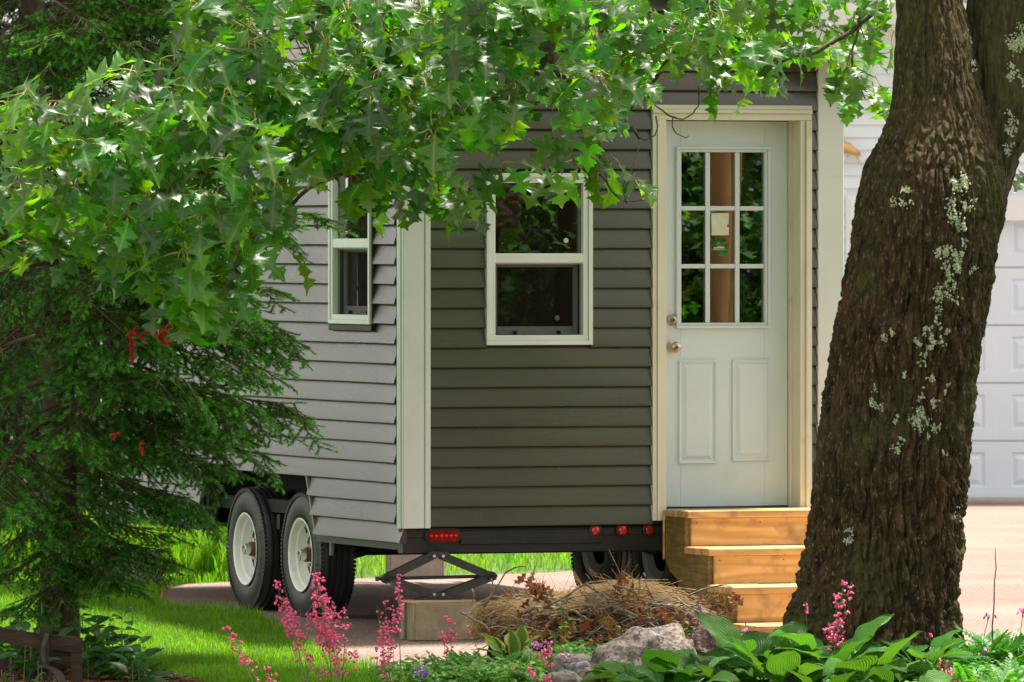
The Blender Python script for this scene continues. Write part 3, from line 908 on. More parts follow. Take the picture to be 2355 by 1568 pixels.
# tail lights
def pill(u, v, z, w_, h, d, n=10):
    pts = []
    for s in (1, -1):
        for k in range(n+1):
            t = -PI/2+PI*k/n
            pts.append((u+s*(w_/2-h/2+math.cos(t)*h/2), z+s*math.sin(t)*h/2))
    return pts
tu, tz = u_of(1018), zf(1231.5, .2)
mb = MB(); mb.prism(pill(tu, 0, tz, .205, .078, 0), 'y', -.006, .0135); mb.build('light_gasket', M_BLACK, house)
mb = MB(); mb.prism(pill(tu, 0, tz, .172, .056, 0), 'y', -.016, -.0063); tl = mb.build('tail_light', M_REDD, house)
mb = MB()
for k in range(6): mb.lathe([(-.0, .010), (.003, .009), (.0045, .0)], 12, M=Matrix.Translation((tu-.068+k*.027, -.0162, tz)) @ Matrix.Rotation(-PI/2, 4, 'Z'))
mb.build('light_diode', M_RED, tl)
for x, red in ((1367.5, M_RED), (1430, M_RED), (1491, M_REDD)):
    u, z = u_of(x), zf(1219, 1.2)
    mb = MB(); mb.lathe([(-.014, .036), (.004, .036), (.006, .028), (.003, .026)], 24, M=Matrix.Translation((u, -.004, z)) @ Matrix.Rotation(-PI/2, 4, 'Z')); g = mb.build('light_gasket', M_BLACK, house, smooth=30)
    mb = MB(); mb.lathe([(-.012, .0262), (.006, .0258), (.013, .022), (.017, .010), (.018, .0)], 24, M=Matrix.Translation((u, -.004, z)) @ Matrix.Rotation(-PI/2, 4, 'Z')); mb.build('clearance_light', red, house, smooth=30)
mb = MB(); mb.box(-.022, -.0155, .02, .07, .44, .515, bev=.003); mb.build('side_reflector', M_REDD, house)
# wheel wells and their trim
for u0, u1, s in ((.013, .30, -1), (HW-.30, HW-.013, 1)):
    mb = MB(); mb.box(u0, u1, FV0-.05, FV1+.05, .79, .797); mb.box(u0, u1, FV0-.055, FV0-.0505, .53, .797); mb.box(u0, u1, FV1+.0505, FV1+.055, .53, .797)
    w_ = .301 if s < 0 else HW-.306
    mb.box(w_, w_+.005, FV0-.05, FV1+.05, .40, .789); mb.build('wheel_well', M_PLY, house)
M_ALU = mat('trim_metal', (0.30, 0.30, 0.24), None, rough=0.4, metal=0.2)
mb = MB(); mb.box(-.024, -.001, FV0, FV1, FZ-.010, FZ+.012, bev=.002)
ang = math.atan2(.16, FZ-SZ0)
mb.box(-.024, -.001, -.006, .006, -(FZ-SZ0)/math.cos(ang), .0, M=Matrix.Translation((0, FV0, FZ)) @ Matrix.Rotation(-ang, 4, 'X'), bev=.002)
mb.box(-.024, -.001, -.006, .006, -(FZ-SZ0)/math.cos(ang), .0, M=Matrix.Translation((0, FV1, FZ)) @ Matrix.Rotation(ang, 4, 'X'), bev=.002)
mb.build('wheel_arch_trim', M_ALU, house)
mb = MB(); mb.box(.03, .05, 1.30, 1.315, .33, .45, M=None, bev=.002); mb.build('flap_bracket', M_ALU, house)
# axles
for v in (1.80, 2.74):
    mb = MB(); mb.lathe([(.25, .0), (.25, .036), (HW-.45, .036), (HW-.45, 0)], 14, M=Matrix.Translation((0, v, .345))); mb.build('axle', M_BLACK, house)
    for u in (.33, HW-.36):
        mb = MB(); mb.tube([(u, v-.42, .40), (u, v-.2, .335), (u, v, .31), (u, v+.2, .335), (u, v+.42, .40)], .022, 4); mb.build('leaf_spring', M_BLACK, house)

def letters(word, size):
    out = []
    for ch in word:
        cu = bpy.data.curves.new('letter', 'FONT'); cu.body = ch; cu.size = size; cu.align_x = 'CENTER'; cu.extrude = .0008; cu.resolution_u = 2
        o = bpy.data.objects.new('letter', cu); COL.objects.link(o)
        bpy.context.view_layer.update()
        dg = bpy.context.evaluated_depsgraph_get()
        me = bpy.data.meshes.new_from_object(o.evaluated_get(dg))
        out.append(([tuple(v.co) for v in me.vertices], [tuple(p.vertices) for p in me.polygons]))
        bpy.data.objects.remove(o); bpy.data.curves.remove(cu); bpy.data.meshes.remove(me)
    return out
def tyre_profile():
    rr = [(.070, .186), (.090, .197), (.101, .222), (.106, .255), (.103, .290), (.094, .316), (.090, .331), (.080, .342)]
    prof = list(rr)
    for g in (.052, .017, -.017, -.052):
        prof += [(g+.007, .345), (g+.005, .336), (g-.005, .336), (g-.007, .345)]
    prof += [(-a, r) for a, r in reversed(rr)]
    return prof
TY = MB(); TY.lathe([(-a, r) for a, r in tyre_profile()], 72, closed=True)
# shoulder lugs
for k in range(90):
    M4 = Matrix.Rotation(2*PI*k/90, 4, 'X')
    for s in (-1, 1): TY.box(s*.094-.007, s*.094+.007, -.0075, .0075, .318, .3385, M=M4)
TYM = TY.mesh('tyre', M_RUB, smooth=40)
RM = MB()
RM.lathe([(-.092, .186), (-.100, .199), (-.104, .202), (-.106, .198), (-.100, .188), (-.088, .183), (-.070, .178), (-.062, .168), (-.010, .164), (.0, .160), (.07, .165), (.09, .186)], 56)
# dish with ten spokes and triangular holes
for k in range(8):
    a0 = 2*PI*k/8; M4 = Matrix.Rotation(a0, 4, 'X')
    w0, w1 = .013, .009
    RM.add([M4 @ Vector(p) for p in ((-.034, -w0, .068), (-.034, w0, .068), (-.022, .021, .130), (-.022, -.021, .130), (-.022, w0, .068), (-.022, w1, .068), (-.012, .021, .130), (-.012, -.021, .130))], [(0, 1, 2, 3), (0, 3, 7, 4), (1, 5, 6, 2)])
RM.lathe([(-.026, .126), (-.020, .148), (-.004, .164), (.0, .164), (.0, .126), (-.014, .126)], 56)
RM.lathe([(-.035, .034), (-.036, .070), (-.022, .072), (-.022, .034)], 40)
RMM = RM.mesh('rim', M_RIM, smooth=30)
DR = MB(); DR.lathe([(.0005, .125), (.0005, .001)], 30); DR.lathe([(-.0, .118), (.05, .118)], 30); DRM = DR.mesh('brake_drum', M_BLACK)
HB = MB(); HB.lathe([(-.030, .041), (-.076, .039), (-.077, .033)], 24); HBM = HB.mesh('hub', M_RUST, smooth=30)
GC = MB(); GC.lathe([(-.0765, .032), (-.108, .031), (-.112, .028), (-.112, .019), (-.106, .017), (-.106, .0)], 24); GCM = GC.mesh('grease_cap', M_CHR, smooth=30)
LN = MB(); LN.lathe([(-.030, .011), (-.052, .011), (-.058, .006), (-.058, 0)], 6); LNM = LN.mesh('lug_nut', M_CHR)
VL = MB(); VL.tube([(-.098, 0, .165), (-.085, .006, .145), (-.082, .012, .128)], .005, 6); VLM = VL.mesh('valve_stem', M_BLACK)
lets = letters('GLADIATOR', .030)
def letter_mesh(start, step, seq, r0=.268):
    mb = MB()
    for i, (vs, fs) in enumerate(seq):
        th = start - step*i
        M4 = Matrix.Rotation(th, 4, 'X') @ Matrix.Translation((-.1055, 0, r0)) @ Matrix(((0, 0, -1, 0), (-1, 0, 0, 0), (0, 1, 0, 0), (0, 0, 0, 1)))
        mb.add([M4 @ Vector(v) for v in vs], fs)
    return mb.mesh('lettering', M_RUBL, fix=False)
for wi, (u, v, rot) in enumerate(((.135, 1.80, .4), (.135, 2.74, 1.2), (2.19, 1.80, 2.0), (2.19, 2.74, .9))):
    w0 = bpy.data.objects.new('wheel', TYM); link(w0, house); w0.location = (u, v, .343)
    w0.name = 'wheel'
    flip = Matrix.Rotation(PI, 4, 'Z') if u > 1 else Matrix()
    w0.matrix_local = Matrix.Translation((u, v, .343 + gz(0, HY+CP*v+SP*u))) @ flip @ Matrix.Rotation(rot, 4, 'X')
    inst('rim', RMM, w0); inst('brake_drum', DRM, w0); inst('hub', HBM, w0); inst('grease_cap', GCM, w0); inst('valve_stem', VLM, w0)
    for k in range(5): inst('lug_nut', LNM, w0, mat=Matrix.Rotation(2*PI*k/5+.3, 4, 'X') @ Matrix.Translation((0, 0, .056)))
    if u < 1:
        for st in ((-rot+2.05, .105), (-rot-1.5, .105)):
            o = inst('lettering', letter_mesh(st[0], st[1], lets), w0)
# ------------------------------------------------------------------ the white garage behind
GY = 65.0
GK = GY/FPX
def gx(x): return (x-CX)*GK
def gzz(y): return P(CX, y, GY).z
M_GSID = mat('white_siding', (0.74, 0.81, 0.90), (0.77, 0.84, 0.93), 2, 0.5, 0.05, 60)
M_GTRM = mat('white_garage_trim', (0.79, 0.82, 0.87), None, rough=0.5)
M_GDOOR = mat('garage_door_paint', (0.70, 0.77, 0.90), (0.73, 0.80, 0.92), 2, 0.45)
M_GOLD = mat('gold_ornament', (0.62, 0.36, 0.12), (0.75, 0.5, 0.22), 10, 0.35, metal=0.4)
M_WORN = mat('white_ornament', (0.75, 0.74, 0.70), None, rough=0.4)
M_SILL = mat('concrete_sill', (0.40, 0.36, 0.30), (0.50, 0.45, 0.38), 8, 0.9)
gar = empty('garage', (gx(1950), GY, 0), 0, 'large white garage with lap siding and a wide raised-panel overhead door, behind the oak trunk', 'garage')
ox = gx(1950)
GX0, GX1 = gx(1700)-ox, 9.0
OX0 = gx(1974)-ox; PW = 161*GK; OX1 = OX0 + 9*PW          # door opening
OZ1 = gzz(508); TZ1 = gzz(450); WT2 = gzz(112); OZ0 = 0.03
mb = MB()
mb.box(GX0, OX0, .02, .2, 0, WT2); mb.box(OX1, GX1, .02, .2, 0, WT2); mb.box(OX0, OX1, .02, .2, OZ1, WT2)
mb.box(GX0, GX0+.2, .2, 7, 0, WT2); mb.box(GX1-.2, GX1, .2, 7, 0, WT2); mb.box(GX0, GX1, 7, 7.2, 0, WT2)
mb.build('wall', M_GSID, gar)
h = 29.2*GK
z = OZ1-14*h*2; z = .05
cas0, cas1 = OX0-30*GK, OX1+30*GK
k = 0
zt = WT2
while zt > .1:
    zb = zt-h
    for a, b in ([(GX0, GX1)] if zb > TZ1-.02 else [(GX0, cas0-.001), (cas1+.001, GX1)]):
        mb = MB()
        mb.prism([(.02, zb), (-.006, zb), (-.008, zb+.004), (.012, zt-.001), (.02, zt-.001)], 'x', a, b)
        mb.build('siding_board', M_GSID, gar)
    zt = zb
mb = MB(); mb.box(cas0, OX0, -.02, .02, 0.0, TZ1, bev=.004); mb.box(OX1, cas1, -.02, .02, 0.0, TZ1, bev=.004); mb.box(OX0+.0005, OX1-.0005, -.02, .02, OZ1, TZ1, bev=.004)
mb.box(cas0+.03, OX0-.03, -.027, -.0203, 0, TZ1-.03, bev=.003)
mb.build('door_trim', M_GTRM, gar)
# sectional door
sec_h = 133*GK
sy = [gzz(1147-133*i) for i in range(6)]
gd = MB(); gd.box(OX0+.001, OX1-.001, .112, .15, OZ0, OZ1+.1); gdo = gd.build('garage_door', M_GDOOR, gar)
for i in range(5):
    z0, z1 = sy[i]+.005, (sy[i+1]-.005)
    for j in range(9):
        a, b = OX0+j*PW, OX0+(j+1)*PW
        mb = MB()
        m1, m2 = 30*GK, 25*GK
        rr = [(0, 0, .088), (m1, m2, .088), (m1+.012, m2+.012, .104), (m1+.022, m2+.022, .104), (m1+.055, m2+.055, .086)]
        vs = []
        for dx, dz, d in rr: vs += [(a+dx, d, z0+dz), (b-dx, d, z0+dz), (b-dx, d, z1-dz), (a+dx, d, z1-dz)]
        fs = []
        for q in range(len(rr)-1):
            for k in range(4): fs.append((q*4+k, q*4+(k+1) % 4, q*4+4+(k+1) % 4, q*4+4+k))
        n = (len(rr)-1)*4; fs.append((n, n+1, n+2, n+3))
        mb.add(vs, fs); mb.build('raised_panel', M_GDOOR, gdo, fix=False)
mb = MB(); mb.box(OX0, OX1, .06, .10, OZ0-.006, sy[0]+.004); mb.build('door_seal', M_JCH, gdo)
mb = MB(); mb.box(GX0, GX1, -.10, .2, -.1, .029, bev=.006); mb.build('concrete_sill', M_SILL, gar)
# eave: frieze, soffit, gutter, roof edge
mb = MB(); mb.box(GX0, GX1, -.012, .02, WT2+.001, gzz(70)); mb.build('frieze_board', M_GTRM, gar)
mb = MB(); mb.box(GX0-.3, GX1+.3, -.42, .02, gzz(70)+.001, gzz(66)); mb.build('soffit', M_GTRM, gar)
mb = MB(); mb.prism([(-.42, gzz(68)), (-.50, gzz(60)), (-.55, gzz(30)), (-.56, gzz(12)), (-.42, gzz(10))], 'x', GX0-.3, GX1+.3); mb.build('gutter', M_GTRM, gar)
mb = MB(); mb.prism([(-.52, gzz(9)), (3.6, gzz(9)+2.2), (7.7, gzz(9)), (7.7, gzz(9)-.05), (3.6, gzz(9)+2.1), (-.52, gzz(9)-.02)], 'x', GX0-.3, GX1+.3); mb.build('roof', M_SHING, gar)
# ornament on the siding
orn = empty('wall_ornament', (gx(1945), GY-.03, gzz(350)), 0, 'small gold and white ornament hung on the white garage siding', 'wall ornament')
k = GK
mb = MB(); mb.tube([(-30*k, -.06, -14*k), (-22*k, -.07, 4*k), (-10*k, -.08, 15*k), (2*k, -.08, 12*k), (14*k, -.07, 2*k), (30*k, -.05, -6*k)], [.035, .045, .05, .04, .03, .02], 10); mb.build('gold_body', M_GOLD, orn, smooth=True)
mb = MB(); mb.tube([(-24*k, -.05, -20*k), (-14*k, -.06, -12*k), (-6*k, -.05, -4*k)], [.03, .045, .02], 8); mb.build('white_wing', M_WORN, orn, smooth=True)
mb = MB(); mb.tube([(22*k, -.05, -4*k), (30*k, -.06, -20*k), (46*k, -.05, -2*k)], [.015, .035, .008], 8); mb.build('white_tail', M_WORN, orn, smooth=True)
mb = MB(); mb.box(-.03, .03, -.05, .028, -.03, .03, bev=.004); mb.build('bracket', M_WORN, orn)
# ------------------------------------------------------------------ wooden steps at the door
def woodmat(name, c1, c2, c3, scale=1.0, axis=0, knots=None):
    """sawn softwood: growth rings cut along the board (axis = length)"""
    m = bpy.data.materials.new(name); m.use_nodes = True
    n, l = m.node_tree.nodes, m.node_tree.links
    b = n['Principled BSDF']; b.inputs['Roughness'].default_value = .62; b.inputs['Specular IOR Level'].default_value = .35
    tc = n.new('ShaderNodeTexCoord'); oi = n.new('ShaderNodeObjectInfo')
    ad = n.new('ShaderNodeVectorMath'); ad.operation = 'ADD'
    mu = n.new('ShaderNodeVectorMath'); mu.operation = 'SCALE'; mu.inputs[0].default_value = (13.1, 7.7, 5.3)
    l.new(oi.outputs['Random'], mu.inputs['Scale']); l.new(tc.outputs['Object'], ad.inputs[0]); l.new(mu.outputs[0], ad.inputs[1])
    mp = n.new('ShaderNodeMapping'); st = [1.0, 1.0, 1.0]; st[axis] = .10; mp.inputs['Scale'].default_value = st
    l.new(ad.outputs[0], mp.inputs['Vector'])
    ns = n.new('ShaderNodeTexNoise'); ns.inputs['Scale'].default_value = 4.0*scale; ns.inputs['Detail'].default_value = 3; l.new(mp.outputs[0], ns.inputs['Vector'])
    wv = n.new('ShaderNodeMath'); wv.operation = 'MULTIPLY'; wv.inputs[1].default_value = 62.0; l.new(ns.outputs['Fac'], wv.inputs[0])
    sn = n.new('ShaderNodeMath'); sn.operation = 'SINE'; l.new(wv.outputs[0], sn.inputs[0])
    r = n.new('ShaderNodeValToRGB'); r.color_ramp.elements[0].position = 0.0; r.color_ramp.elements[0].color = (*c1, 1)
    r.color_ramp.elements[1].position = 1.0; r.color_ramp.elements[1].color = (*c2, 1)
    mr = n.new('ShaderNodeMapRange'); mr.inputs['From Min'].default_value = -1; l.new(sn.outputs[0], mr.inputs['Value']); l.new(mr.outputs[0], r.inputs['Fac'])
    n2 = n.new('ShaderNodeTexNoise'); n2.inputs['Scale'].default_value = 9; n2.inputs['Detail'].default_value = 6; l.new(ad.outputs[0], n2.inputs['Vector'])
    r2 = n.new('ShaderNodeValToRGB'); r2.color_ramp.elements[0].position = .52; r2.color_ramp.elements[1].position = .74
    l.new(n2.outputs['Fac'], r2.inputs['Fac'])
    mx = n.new('ShaderNodeMixRGB'); mx.inputs[2].default_value = (*c3, 1); l.new(r2.outputs['Color'], mx.inputs[0]); l.new(r.outputs['Color'], mx.inputs[1])
    l.new(mx.outputs[0], b.inputs['Base Color'])
    bp = n.new('ShaderNodeBump'); bp.inputs['Strength'].default_value = .25; bp.inputs['Distance'].default_value = .002
    l.new(sn.outputs[0], bp.inputs['Height']); l.new(bp.outputs[0], b.inputs['Normal'])
    return m
M_PINE = woodmat('new_pine', (0.51, 0.285, 0.10), (0.68, 0.435, 0.19), (0.30, 0.18, 0.085))
M_PINES = woodmat('treated_stringer', (0.17, 0.115, 0.040), (0.25, 0.17, 0.065), (0.12, 0.08, 0.03), 2.2, 1)
M_PINEE = mat('end_grain', (0.34, 0.19, 0.07), (0.44, 0.25, 0.10), 30, 0.7, stretch=(1, 1, 6))
M_INK = mat('black_stamp', (0.05, 0.04, 0.03), None, rough=0.8)
M_NAIL = mat('nail_head', (0.06, 0.045, 0.03), None, rough=0.5)
steps = empty('wooden_steps', (HX + SP*0, HY, 0), PHI, 'new orange pine steps of four treads leading up to the white door', 'steps')
SU0, SU1 = u_of(1521), 2.335
RUN, RISE, TT = .325, .1875, .038
tz = [.606, .419, .231, .044]
tv = [-.052-RUN*(i+1) for i in range(4)]           # nose of each tread
for i in range(4):
    back = -.047 if i == 0 else tv[i-1]+.0245
    a0 = SU0 - (.0 if i == 0 else .012)
    mb = MB()
    mid = (tv[i]+back)/2
    mb.box(a0, SU1, tv[i], mid-.002, tz[i]-TT, tz[i], bev=.004); t = mb.build('tread', M_PINE, steps)
    mb = MB(); mb.box(a0+.001, SU1, mid+.002, back, tz[i]-TT-.0005, tz[i]-.001, bev=.004); mb.build('tread', M_PINE, steps)
    zb = (tz[i+1]-.0 if i < 3 else -.10)
    mb = MB(); mb.box(SU0+.030, SU1-.02, tv[i]+.0255, tv[i]+.044, zb+.001, tz[i]-TT-.001, bev=.002); ri = mb.build('riser', M_PINE, steps)
    for uu in (SU0+.06, SU0+.42, SU1-.08):
        mb = MB(); mb.lathe([(0, .004), (.0008, .004), (.0008, 0)], 8, M=Matrix.Translation((uu, tv[i]+.0255, tz[i]-TT-.025)) @ Matrix.Rotation(-PI/2, 4, 'Z')); mb.build('nail', M_NAIL, ri)
# saw-tooth stringers
def stringer(u0, u1):
    pts = [(-.049, tz[0]-TT-.001)]
    for i in range(4):
        pts.append((tv[i]+.045, tz[i]-TT-.0015))
        if i < 3: pts.append((tv[i]+.045, tz[i+1]-TT-.0015))
    pts += [(tv[3]+.045, -.10), (tv[3]+.18, -.10), (-.11, .28), (-.049, .34)]
    mb = MB(); mb.prism(pts, 'x', u0, u1); return mb.build('stringer', M_PINES, steps)
stringer(SU0+.002, SU0+.040); stringer((SU0+SU1)/2-.02, (SU0+SU1)/2+.02); stringer(SU1-.06, SU1-.022)
mb = MB(); mb.box(SU0+.05, SU0+.09, -.20, -.11, -.06, .50, bev=.002); mb.build('post', M_PINES, steps)
mb = MB(); mb.box(SU0-.012, SU0-.003, -.055, -.046, .34, .60); mb.build('ledger_edge', M_PINE, steps)
# lumber stamp on the second riser, read sideways
mk = MB()
su, sz_ = SU0+.545, .335
for word, off in (('l', .040), ('-', .030), ('l', 0), ('n', -.013), ("'", -.022)):
    (vs, fs), = letters(word, .026)
    M4 = Matrix.Translation((su, tv[1]+.0252, sz_+off)) @ Matrix(((0, 1, 0, 0), (0, 0, 1, 0), (-1, 0, 0, 0), (0, 0, 0, 1)))
    mk.add([M4 @ Vector(v) for v in vs], fs)
mk.build('lumber_stamp', M_INK, steps, fix=False)
mb = MB(); mb.box(SU0+.555, SU0+.595, tv[1]+.012, tv[1]+.024, .378, .3805); mb.build('paper_tag', M_WORN, steps)

# ------------------------------------------------------------------ concrete blocks, plywood, scissor jack
M_CONC = mat('concrete', (0.27, 0.225, 0.155), (0.36, 0.30, 0.21), 14, 0.95, 0.6, 90, c3=(0.17, 0.14, 0.10), s3=7, t3=(0.55, 0.75))
M_CONG = mat('grey_concrete', (0.30, 0.27, 0.24), (0.38, 0.34, 0.31), 14, 0.95, 0.6, 90)
def block(loc, rz, L, D, Hh, m_, label, group=None, flutes=True):
    r = empty('concrete_block', loc, rz, label, 'concrete block', group)
    mb = MB()
    # webbed ends: body with recessed grooves in the ends and two open cores
    t = .035
    mb.box(.014, L-.014, 0, t, 0, Hh, bev=.004); mb.box(.014, L-.014, D-t, D, 0, Hh, bev=.004)
    for a, b in ((.014, .014+t), ((L-t)/2, (L+t)/2), (L-.014-t, L-.014)): mb.box(a, b, t+.0003, D-t-.0003, 0.001, Hh-.001)
    mb.box(.05, L-.05, t+.0003, D-t-.0003, .002, .01)
    mb.build('block_body', m_, r)
    mb = MB()
    for x0, x1 in ((0, .0137), (L-.0137, L)):
        for y0, y1 in ((.001, .058), (D-.058, D-.001)):
            mb = MB(); mb.box(x0, x1, y0, y1, 0.001, Hh-.001, bev=.003); mb.build('end_flange', m_, r)
    return r
def H2W(u, v, z): return Vector((HX+CP*u-SP*v, HY+SP*u+CP*v, z))
bz = gz(0, 44.0)+.005
block(H2W(-.005, -.10, bz), PHI, .385, .19, .197, M_CONC, 'buff concrete block under the scissor jack, beside the pink flowers')
M_PLYW = mat('plywood', (0.52, 0.36, 0.17), (0.58, 0.42, 0.22), 20, 0.7, stretch=(1, 1, 12))
pz = bz+.1975
plr = MB(); plr.box(-.015, .355, -.088, .085, 0, .012, M=Matrix.Rotation(.06, 4, 'Z'), bev=.001)
o = plr.build('plywood_board', M_PLYW); o.location = H2W(0, 0, pz); o.rotation_euler = (0, 0, PHI); tag(o, 'thin plywood offcut lying between the scissor jack and its concrete block', 'board')
jz = pz+.0125
jack = empty('scissor_jack', H2W(.175, .005, jz), PHI-.22, 'black steel scissor jack propping the rear corner of the tiny house', 'jack')
M_JK = mat('jack_steel', (0.014, 0.014, 0.014), (0.030, 0.029, 0.028), 16, 0.4, 0.2, 70)
jh = .395-jz
mb = MB(); mb.prism([(-.125, 0), (-.11, .012), (-.055, .016), (-.045, .034), (.045, .034), (.055, .016), (.11, .012), (.125, 0)], 'y', -.045, .045); mb.build('base_plate', M_JK, jack)
mb = MB(); mb.box(-.055, .055, -.04, .04, jh-.03, jh, bev=.003); mb.build('top_saddle', M_JK, jack)
jl, jr, jm = -.275, .285, .110
def arm(a, b, w0=.024):
    a, b = Vector(a), Vector(b); d = b-a; L = d.length; q = d.to_track_quat('X', 'Y').to_matrix().to_4x4()
    ang = math.atan2(d.z, d.x); M4 = Matrix.Translation(a) @ Matrix.Rotation(-ang, 4, 'Y')
    mb = MB()
    mb.box(-.012, L+.012, -.036, .036, w0*.5, w0*.6+.004, M=M4)
    mb.prism([(-.016, -w0), (L+.016, -w0), (L+.016, w0*.5-.0005), (-.016, w0*.5-.0005)], 'y', -.036, -.032, M=M4); mb.prism([(-.016, -w0), (L+.016, -w0), (L+.016, w0*.5-.0005), (-.016, w0*.5-.0005)], 'y', .032, .036, M=M4)
    return mb.build('arm', M_JK, jack)
arm((-.03, 0, jh-.022), (jl, 0, jm)); arm((.03, 0, jh-.022), (jr, 0, jm+.012)); arm((-.03, 0, .026), (jl, 0, jm)); arm((.03, 0, .026), (jr, 0, jm+.012))
mb = MB(); mb.tube([(jl-.035, 0, jm), (jr+.03, 0, jm+.012)], .009, 10); mb.build('screw_rod', M_JK, jack)
mb = MB(); mb.lathe([(-.03, .0), (-.03, .026), (.03, .026), (.03, 0)], 12, M=Matrix.Translation((jl, 0, jm)) @ Matrix.Rotation(PI/2, 4, 'Z')); mb.lathe([(-.03, .0), (-.03, .024), (.03, .024), (.03, 0)], 12, M=Matrix.Translation((jr, 0, jm+.012)) @ Matrix.Rotation(PI/2, 4, 'Z')); mb.build('pivot_pin', M_JK, jack)
mb = MB(); mb.lathe([(jl-.055, .0), (jl-.055, .014), (jl-.036, .014), (jl-.036, 0)], 6, M=Matrix.Translation((0, 0, jm))); mb.build('drive_nut', M_RUST, jack)
for x in (-.024, .024):
    for zz in (.028, jh-.022):
        mb = MB(); mb.lathe([(-.046, .0), (-.046, .008), (-.036, .009), (-.036, 0)], 8, M=Matrix.Translation((x, 0, zz)) @ Matrix.Rotation(PI/2, 4, 'Z')); mb.build('bolt', M_CHR, jack)
# the blocks that carry the far end of the trailer
p = P(892, 1326, 50.2); block((p.x, 50.2, 0.003), .1, .34, .19, .19, M_CONG, 'grey concrete block seen beyond the scissor jack under the far end of the trailer', flutes=True)
for x, Y, lab in ((312, 48.9, 'grey concrete block under the far left corner of the trailer, beside the orange stake'), (258, 49.2, 'pale concrete block farthest left under the trailer, half hidden by spruce twigs')):
    p = P(x, 1348, Y); r = block((p.x, Y, .004), .25, .20, .39, .19, M_CONG, lab)
    r.scale = (.75, .8, 1.15)
# orange marker stake
st = P(374, 1371, 47.2)
M_OR = mat('orange_stake', (0.62, 0.24, 0.05), (0.72, 0.32, 0.08), 20, 0.6)
mb = MB(); mb.tube([(0, 0, -.03), (-.004, 0, .15), (-.012, 0, .30), (-.016, 0, .62)], [.006, .0065, .006, .005], 8)
o = mb.build('marker_stake', M_OR, smooth=True); o.location = (st.x, 47.2, 0); tag(o, 'thin orange marker stake standing in the lawn edge behind the spruce', 'stake')
# ------------------------------------------------------------------ the oak: trunk
TYD = 41.2
EDGE = [  # frame y, left edge, right edge
 (1600, 1735, 2236), (1540, 1757, 2222), (1480, 1786, 2203), (1420, 1812, 2196), (1350, 1836, 2199), (1260, 1857, 2208), (1150, 1874, 2216), (1060, 1881, 2222), (950, 1893, 2231),
 (850, 1908, 2240), (750, 1925, 2258), (650, 1944, 2275), (560, 1960, 2291), (480, 1972, 2306), (420, 1984, 2306), (370, 1996, 2296), (320, 2022, 2280), (280, 2040, 2268),
 (240, 2052, 2257), (190, 2060, 2246), (120, 2062, 2234), (60, 2062, 2222), (0, 2062, 2214), (-120, 2058, 2196), (-300, 2048, 2170), (-600, 2020, 2120), (-1000, 1975, 2055), (-1400, 1950, 2010)]
LIMB = [(520, 2100, 2300), (440, 2130, 2318), (380, 2165, 2334), (330, 2190, 2356), (270, 2212, 2384), (200, 2225, 2412), (120, 2222, 2436), (0, 2218, 2470), (-150, 2240, 2510), (-400, 2330, 2560), (-800, 2500, 2670), (-1300, 2760, 2870)]
def interp(tab, y):
    t = sorted(tab, key=lambda r: r[0]); ys = [r[0] for r in t]
    return np.interp(y, ys, [r[1] for r in t]), np.interp(y, ys, [r[2] for r in t])
def smooth_tab(tab, y):
    a = [interp(tab, y+d) for d in (-28, -14, 0, 14, 28)]
    return sum(q[0] for q in a)/5, sum(q[1] for q in a)/5
def bark_disp(p, amp, sm=0.0):
    """furrowed bark: vertical plates with deep cracks"""
    wq = noise.noise(p*4.0)*.06
    a = noise.noise(Vector((p.x*31+wq*14, p.y*31+wq*9, p.z*2.7)))
    b = noise.noise(Vector((p.x*24-wq*10, p.y*24+7.7, p.z*6.0)))
    f2 = noise.noise(Vector((p.x*46, p.y*46, p.z*20)))
    f3 = noise.noise(Vector((p.x*105, p.y*105, p.z*70)))
    c1 = max(0.0, 1-abs(a)*3.4); c2 = max(0.0, 1-abs(b)*4.2)
    c = max(c1, c2*.75)
    return 1.25*amp*(.60-1.45*c**.85 + .50*f2 + .26*f3) + .015*noise.noise(p*2.3)
def trunk_mesh(tab, Yc, name, nseg, y0, y1, dy, amp_fn, m_, leanY=0.0):
    ys = np.array(y0) if isinstance(y0, list) else np.arange(y0, y1, -dy)
    V = []; nf = int(nseg*.84); TH = list(np.linspace(-R(100), R(100), nf)) + list(np.linspace(R(100), R(260), nseg-nf+2))[1:-1]
    for y in ys:
        xl, xr = smooth_tab(tab, y)
        Y = Yc + leanY*(1400-y)/1000
        a, b = P(xl, y, Y), P(xr, y, Y)
        c = (a+b)/2; rad = (b.x-a.x)/2
        am = amp_fn(y)
        for k in range(nseg):
            th = -PI/2 + TH[k]
            d = Vector((math.cos(th), math.sin(th), 0))
            rr = rad
            if y > 1250:  # root flare lobes
                rr *= 1+.05*((y-1250)/300)**2*math.sin(th*5+1.0)
            p0 = Vector((c.x, c.y, c.z)) + d*rr
            V.append(p0 + d*(bark_disp(p0, am)+am*.25))
    n = len(ys)
    i = np.arange(n-1)[:, None]*nseg; k = np.arange(nseg)[None]; k2 = (k+1) % nseg
    F = np.stack([i+k, i+k2, i+nseg+k2, i+nseg+k], -1).reshape(-1, 4)
    return mesh_np(name, np.array([tuple(v) for v in V]), F, m_, smooth=True)
